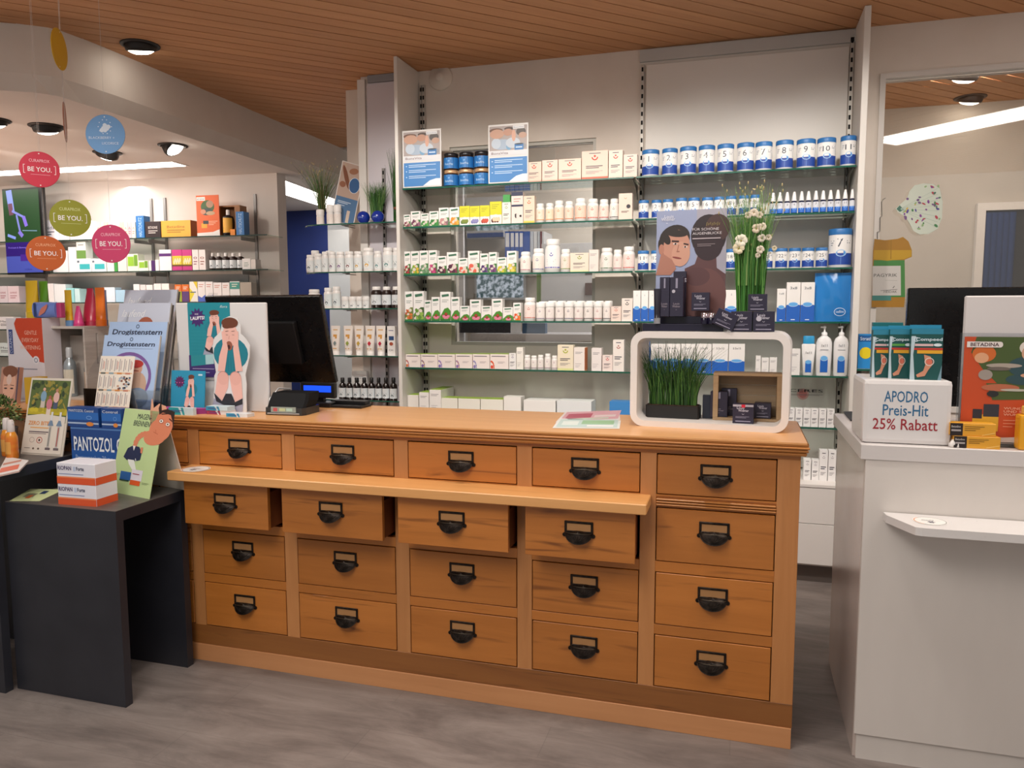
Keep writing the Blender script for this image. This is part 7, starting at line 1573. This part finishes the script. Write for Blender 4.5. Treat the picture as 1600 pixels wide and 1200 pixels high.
def leaf_glow():
    m, nt, b, N, Lk = nodes('painted_leaf_glow'); n = N('ShaderNodeTexNoise'); n.inputs['Scale'].default_value = 28; n.inputs['Detail'].default_value = 3; tc = N('ShaderNodeTexCoord'); Lk(tc.outputs['Object'], n.inputs['Vector'])
    r = N('ShaderNodeValToRGB'); e = r.color_ramp.elements; e[0].position = .42; e[0].color = hexc('2f5560'); e[1].position = .6; e[1].color = hexc('cfe0f4'); Lk(n.outputs['Fac'], r.inputs[0]); Lk(r.outputs[0], b.inputs['Emission Color']); b.inputs['Emission Strength'].default_value = .9; b.inputs['Base Color'].default_value = (0, 0, 0, 1); return m
M().box(-.215, .215, -.004, 0, -.095, .095, leaf_glow()).build('leaf_glow_panel', wd)  # glowing leaf colours imitate a reflected window
ob_('office_desk', 735, 940, 522, 528, 5.2, .5, '9a9a9c', 'grey office desk below the opening', 'desk', floor=True)
ob_('office_screen', 707, 797, 500, 520, 5.25, .03, '10141f', 'dark office screen on the desk behind the opening', 'monitor')
ob_('office_notice', 797.8, 814, 504, 521, 5.24, .004, 'b9c0c8', 'pale printed sheet beside the dark office screen', 'paper')
ob_('office_device', 816, 852, 505, 521, 5.3, .06, '33506e', 'blue-grey device on the desk behind the opening', 'device')
# room on the right behind the pane
fr_ = ony(1527, 318, 6.46); sill_z = .9
dr = struct('door_1', frame_rect(fr_.x, fr_.x + 1.2, .02, fr_.z, .055, 6.44, 6.498, C('dedad4', .5)))
M().box(fr_.x + .056, fr_.x + 1.144, 6.485, 6.49, .08, fr_.z - .056, C('2a2c2e', .12)).build('glass_panel', dr)
cu = M(); x = fr_.x + .08
for k in range(5): cu.lathe([(.026, 0.1), (.020, 1.0), (.024, fr_.z - .07)], C('16305f', .9), 10, (x + k * .038, 6.455, 0), sy=.7)
o = cu.build('blue_curtain'); tag(o, 'dark blue curtain inside the white door frame behind the pane', 'curtain'); o['kind'] = 'stuff'
del o['kind']
def cutout(pts_px, Y, th, col, name, label, draw=None, sc=None):
    P_ = [ony(1360 + x / 5.7125, 270 + y / 5.7125, Y) for x, y in pts_px]; c = sum(P_, Vector()) / len(P_)
    o = M().prism([(p.x - c.x, p.z - c.z) for p in P_], 0, th, C(col, .5)).build(name, None, (c.x, Y, c.z)); tag(o, label, 'cutout')
    if draw:
        q = P(); draw(q, lambda x, y: (ony(1360 + x / 5.7125, 270 + y / 5.7125, Y).x - c.x, ony(1360 + x / 5.7125, 270 + y / 5.7125, Y).z - c.z)); q.build('printed_face', o)
    return o
def d_flor(q, f):
    r2 = random.Random(3); s = .011
    q.poly([f(232, 322), f(262, 290), f(300, 330), f(262, 350)], '3f6a5c', 1)
    for k in range(46):
        x = r2.uniform(300, 620); y = 320 + r2.uniform(-1, 1) * (60 + 150 * min(1, (x - 260) / 180)); a = f(x, y); q.ell(*a, s * r2.uniform(.5, 1.1), s * r2.uniform(.3, .6), r2.choice(('7a3a8a', '3f7a4a', 'a83a4a', '4a3a8a', '8aa878', 'c8a848', '6a4a7a', '3f6a5a')), 2 + k % 3, 8, r2.uniform(0, 3))
    for k in range(8): q.line(*f(270, 320 + k), *f(600, 140 + 50 * k), .0014, '9ab0a4', 1)
cutout([(225, 320), (262, 285), (325, 232), (352, 160), (395, 112), (470, 95), (560, 98), (620, 140), (645, 260), (640, 400), (600, 500), (520, 545), (440, 550), (385, 520), (352, 455), (315, 395), (245, 350)], 4.600, .006, 'c2cabd', 'flower_cutout', 'flask-shaped board with painted flowers on the right pane', d_flor)
def d_jar(q, f):
    q.poly([f(30, 780), f(305, 780), f(310, 1110), f(20, 1110)], '3f7a3c', 1); q.poly([f(20, 832), f(270, 830), f(272, 1095), f(16, 1095)], 'bcb8b4', 2)
    q.text('PAGYRIK', *f(30, 930), .018, '3a3a38', 3, w=(f(240, 0)[0] - f(30, 0)[0])); q.text('HEIDAK', *f(118, 1072), .013, '3a3a38', 3, w=(f(238, 0)[0] - f(118, 0)[0])); q.line(*f(90, 1052), *f(240, 1040), .002, '3a3a38', 3); q.line(*f(200, 1030), *f(215, 1010), .003, '3a3a38', 3)
    q.poly([f(16, 1096), f(185, 1096), f(185, 1140), f(14, 1140)], '3f7a74', 3); q.line(*f(130, 960), *f(240, 962), .0014, '8a8a84', 3)
    q.poly([f(32, 690), f(368, 690), f(368, 745), f(300, 770), (f(150, 785)), f(30, 772)], 'b08a1e', 1); q.line(*f(185, 600), *f(182, 770), .004, '8a6614', 2)
cutout([(38, 590), (130, 602), (240, 590), (290, 572), (340, 612), (370, 690), (370, 750), (306, 776), (310, 1110), (300, 1200), (10, 1200), (22, 790), (24, 700)], 4.598, .006, '9a6e1c', 'jar_cutout', 'yellow and green jar-shaped board on the right pane', d_jar)
o = M().tube([tuple(ony(1360 + x / 5.7125, 270 + y / 5.7125, 4.604)) for x, y in ((62, 588), (62, 530), (85, 522), (86, 400), (102, 388), (100, 262), (112, 240), (135, 225))], .0022, C('55504c', .5), 6).build('outline_wire'); tag(o, 'thin dark outline strip above the jar-shaped board', 'strip')

# ================================================================== ON THE WHITE COUNTER
cu_ = empty('price_cube', (.497, 2.59, RT)); tag(cu_, 'white cube with large 25% Rabatt lettering', 'cube')
cw, ch = .125, ony(1418, 594, 2.59).z - RT
M().box(-cw, cw, 0, .24, 0, ch, C('d9d5d4', .3), .014).build('body', cu_)
q = P(); q.text('APODRO', -.004, ch * .66, ch * .175, '2a6690', 1, w=.122, al='c', bold=.008); q.text('Preis-Hit', -.004, ch * .45, ch * .175, '2a6690', 1, w=.128, al='c', bold=.008); q.text('25% Rabatt', -.004, ch * .23, ch * .175, '9a2430', 1, w=.182, al='c', bold=.008); q.build('printed_text', cu_)
ct_ = RT + ch
def d_comp(foot):
    def f_(q, w, h, a=None):
        q.rect(-w / 2, 0, w / 2, h, '14504e', 0).rect(-w * .5, h * .90, w * .5, h, '2a7f9a', 1); q.poly([(-w * .5, 0), (-w * .34, 0), (-w * .42, h * .5), (-w * .36, h * .86), (-w * .5, h * .86)], 'b9ccd4', 2).poly([(w * .5, 0), (w * .38, 0), (w * .5, h * .3)], '7a9aa8', 2)
        q.ring(-w * .34, h * .795, w * .085, h * .045, w * .03, 'cfe0e8', 3, 16, .9, 5.4); q.text('Compeed', -w * .36, h * .77, h * .062, 'cfe0e8', 4, w=w * .84, bold=.02)
        q.rect(-w * .38, h * .665, w * .2, h * .71, 'd8b8b8' if foot != 1 else '5aa04a', 3); q.rect(-w * .4, h * .59, w * .5, h * .63, 'c0392e', 3); q.rect(-w * .3, h * .52, w * .5, h * .585, 'e0a52a', 4); q.ell(w * .34, h * .69, w * .13, h * .03, 'd8e4e8', 4)
        q.poly([(-w * .08, h * .50), (w * .14, h * .46), (w * .2, h * .30), (w * .08, h * .20), (-w * .02, h * .08), (-w * .26, h * .05), (-w * .3, h * .10), (-w * .08, h * .18), (-w * .02, h * .30)], 'cf8f72', 5); q.ring(w * .1, h * .36, w * .15, h * .08, w * .025, 'e8d8d0', 6, 20).ell(w * .1, h * .36, w * .1, h * .05, 'd8705a', 6)
    return f_
for x0, x1, yt, yb2, Y, d, ft, lb in ((1362, 1393, 510, 578, 2.665, .03, 0, 'left teal plaster box with slim feet on the white cube'), (1388, 1422, 509, 580, 2.645, .03, 1, 'middle teal plaster box with green stripe on the white cube'), (1421.5, 1471, 508, 582, 2.610, .03, 2, 'front right teal plaster box fully visible on the white cube')):
    a = ony(x0, yb2, Y); b = ony(x1, yb2, Y); t = ony((x0 + x1) / 2, yt, Y).z
    w = b.x - a.x; h = t - ct_
    o = M().box(-w / 2, w / 2, 0, d, 0, h * .93, C('14504e', .35), .001).box(-w / 2, w / 2, d - .003, d, h * .93, h, C('2a8ab0', .35)).build('plaster_box', None, ((a.x + b.x) / 2, Y, ct_), 0); q = P(); d_comp(ft)(q, w, h * .93); q.build('printed_face', o); tag(o, lb, 'box')
a = ony(1366, 505, 2.74); o = M().box(-.045, .045, 0, .03, 0, ony(1380, 504, 2.74).z - ct_, C('1c6a70', .35), .001).build('plaster_box', None, (a.x + .045, 2.76, ct_)); tag(o, 'dark teal plaster box standing behind the other three', 'box')
# supplement box on a small shelf behind the panel
so = empty('side_shelf', (.72, 4.50, 1.139)); tag(so, 'short green-edged shelf right of the tall white panel', 'shelf'); M().box(-.137, .10, -.19, .10, -.009, 0, C('9aa8a2', .3)).build('shelf_board', so); M().box(-.137, .10, -.1925, -.1903, -.0095, 0, GEDGE).build('edge', so)
M().box(-.10, -.094, -.05, .10, -.06, -.0095, STEEL).build('bracket', so)
a, b, t = [ony(1341, 550, 4.35).x, ony(1361, 550, 4.35).x, ony(1350, 522, 4.35).z]
def d_str(q, w, h, a=None): q.rect(-w / 2, h * .78, w / 2, h * .96, '1a5a9a', 1); q.text('Strath', 0, h * .82, h * .1, 'dfe8f0', 2, w=w * .8, al='c'); q.ell(0, h * .45, w * .42, h * .17, 'e8d020', 2)
carton(a + .0, b + .01, 1.1395, t, 4.352, d_str, (), '2a8ad0', .05, 'blue box with yellow disc on the short side shelf', '', None)
# monitor and board with the orange poster
mm2 = empty('monitor', (1.05, 2.96, RT)); tag(mm2, 'black monitor behind the white board at the right edge', 'monitor')
zt2 = ony(1500, 449, 2.95).z - RT; x0 = ony(1417, 520, 2.95).x - 1.05
M().box(x0, .46, 0, .03, .08, zt2, BLK, .004).build('screen_housing', mm2); M().box(-.1, .1, -.0, .16, 0, .008, BLK2).build('stand_base', mm2); M().box(-.02, .02, .035, .055, .008, .3, BLK2).build('stand_pole', mm2)
b0 = ony(1499, 700, 2.66).x; zt3 = ony(1540, 462, 2.66).z - RT; bw2 = .62
wb2 = M().box(0, bw2, 0, .014, 0, zt3, C('d2cccb', .35), .004).box(.03, bw2 - .03, .014, .07, 0, .010, C('d2cccb', .35)).build('white_board', None, (b0 - .006, 2.66, RT)); tag(wb2, 'large white board with rounded corners on the white counter', 'board')
p0 = ony(1508, 527, 2.635); pz1 = ony(1560, 527, 2.635).z; pz0 = RT + .012; pw = .34; ph = pz1 - pz0
hol = M().box(0, pw, 0, .003, 0, ph + .012, ACRYL).box(0, pw, -.03, .003, -.012, -.0005, ACRYL).build('acrylic_holder', None, (p0.x - .012, 2.640, RT + .0125)); tag(hol, 'clear acrylic poster holder in front of the right white board', 'holder')
def d_bigbet(q, w, h):
    q.rect(0, 0, w, h, 'c04a22', 0); F = lambda x, y: (x * w, y * h)
    q.poly([F(.10, 1), F(.72, 1), F(.74, .80), F(.6, .58), F(.3, .55), F(.16, .7), F(.06, .85)], '46582c', 1); q.poly([F(.66, 1), F(1, 1), F(1, .5), F(.78, .6), F(.72, .8)], 'd88428', 1); q.poly([F(.2, .56), (F(.75, .56)), F(.72, .42), F(.26, .40)], '4a5a2c', 2)
    for x, y, rx, ry, c, l in ((.17, .84, .10, .08, 'c8662a', 3), (.15, .80, .06, .05, 'd8a07a', 4), (.55, .90, .09, .07, 'd9cfc4', 3), (.54, .85, .06, .07, 'c99a80', 4), (.55, .72, .18, .10, '2e4a50', 3), (.50, .60, .14, .05, '2e4a50', 4), (.34, .73, .15, .022, 'a89c90', 5), (.30, .70, .10, .018, '6a6058', 5.2), (.19, .64, .06, .05, '9a9088', 5), (.58, .64, .10, .025, 'cf9a7c', 6), (.32, .52, .16, .035, 'b4684a', 5), (.26, .46, .05, .03, '2a2a2a', 6), (.44, .50, .12, .012, 'b8b4a8', 7)): q.ell(x * w, y * h, rx * w, ry * h, c, l, 20)
    q.rect(w * .02, h * .90, w * .30, h * .955, 'ded6d2', 8).ell(w * .30, h * .9275, w * .022, h * .0275, 'ded6d2', 8).text('BETADINA', w * .05, h * .912, h * .033, '4a2c34', 9, w=w * .24, bold=.02)
    q.rect(w * .10, h * .10, w * .28, h * .26, 'd8a52c', 4).rect(w * .10, h * .22, w * .18, h * .31, '2a2a34', 5).rect(w * .19, h * .24, w * .32, h * .36, '33333c', 6).rect(w * .19, h * .10, w * .32, h * .25, 'd8a52c', 5)
    q.text('WUNDSPRAY, LÖSUNG', w * .36, h * .315, h * .022, 'eab89c', 6, w=w * .5); q.text('UND SALBE ZUR', w * .36, h * .285, h * .022, 'eab89c', 6, w=w * .38); q.text('WUNDHEILUNG', w * .36, h * .255, h * .022, 'eab89c', 6, w=w * .36)
    bars(q, w * .36, w * .5, [h * .21, h * .18, h * .15], 'd88a6a', h * .008, 6); q.poly([F(0, 0), F(1, 0), F(1, .10), F(.6, .06), F(0, .02)], 'd8ccc6', 7)
ps = M().box(0, pw - .02, 0, .0012, 0, ph, C('c04a22', .4)).build('orange_poster', None, (p0.x, 2.6378, pz0 + .001)); q = P(); d_bigbet(q, pw - .02, ph); q.build('printed_face', ps); tag(ps, 'orange poster with playing children in the acrylic holder', 'poster')
def bbox(x0, x1, yb2, h, Y, z, lb, d=.045):
    a = ony(x0, yb2, Y).x; b = ony(x1, yb2, Y).x; w = b - a
    o = M().box(-w / 2, w / 2, 0, d, 0, h, C('dea030', .35), .0008).build('medicine_box', None, ((a + b) / 2, Y, z)); q = P(); k = -w / 2 + w * .28
    q.rect(-w / 2, 0, k, h, '231a1c', 1).rect(-w * .47, h * .35, k - w * .04, h * .5, 'a8a0a0', 2).text('Betadine', -w * .47, h * .65, h * .18, 'd8d0cc', 2, w=w * .2); bars(q, k + w * .04, w * .25, [h * .75, h * .6, h * .45], '7a5a1a', h * .05); q.line(w * .2, h * .08, w * .48, h * .3, h * .06, 'f0c870', 2); q.build('printed_face', o); tag(o, lb, 'box')
bbox(1490, 1563, 697, .036, 2.572, RT, 'lower of two yellow boxes with black ends on the white counter'); bbox(1484, 1556, 679, .038, 2.578, RT + .0365, 'upper of two yellow boxes with black ends on the white counter')
a = ony(1592, 695, 2.575); o = M().box(0, .05, 0, .05, 0, .105, C('e0a020', .35), .008).build('yellow_bottle', None, (a.x, 2.575, RT)); M().box(.012, .038, .012, .038, .105, .13, C('e9c060', .35), .003).build('cap', o); tag(o, 'yellow bottle cut by the right picture edge', 'bottle')
ts = M(); rg = random.Random(4); vs = []
ts.lathe([(.001, 0), (.018, .001), (.020, .010), (.012, .022), (.006, .018), (.001, .026)], C('e9e4e0', .8), 14)
for i, v in enumerate(ts.V): ts.V[i] = (v[0] * (1 + .35 * sin(i * 2.3)), v[1] * (1 + .3 * cos(i * 1.7)), v[2] * (1 + .3 * sin(i)) if v[2] > .005 else v[2])
a = onz(1496, 700, RT); o = ts.build('crumpled_tissue', None, (a.x - .004, 2.566 + .012, RT)); 
a = ony(1495, 697, 2.566); o.location = (a.x - .002, 2.590 - .02 + .01, RT); o.scale = (.8, .5, 1); tag(o, 'small crumpled white tissue beside the price cube', 'tissue')
flat('tablet', [(1329, 658), (1350, 660), (1350, 645), (1318, 645)], RT, .006, '15161c', 'black flat tablet lying behind the price cube', 'tablet')
finish()
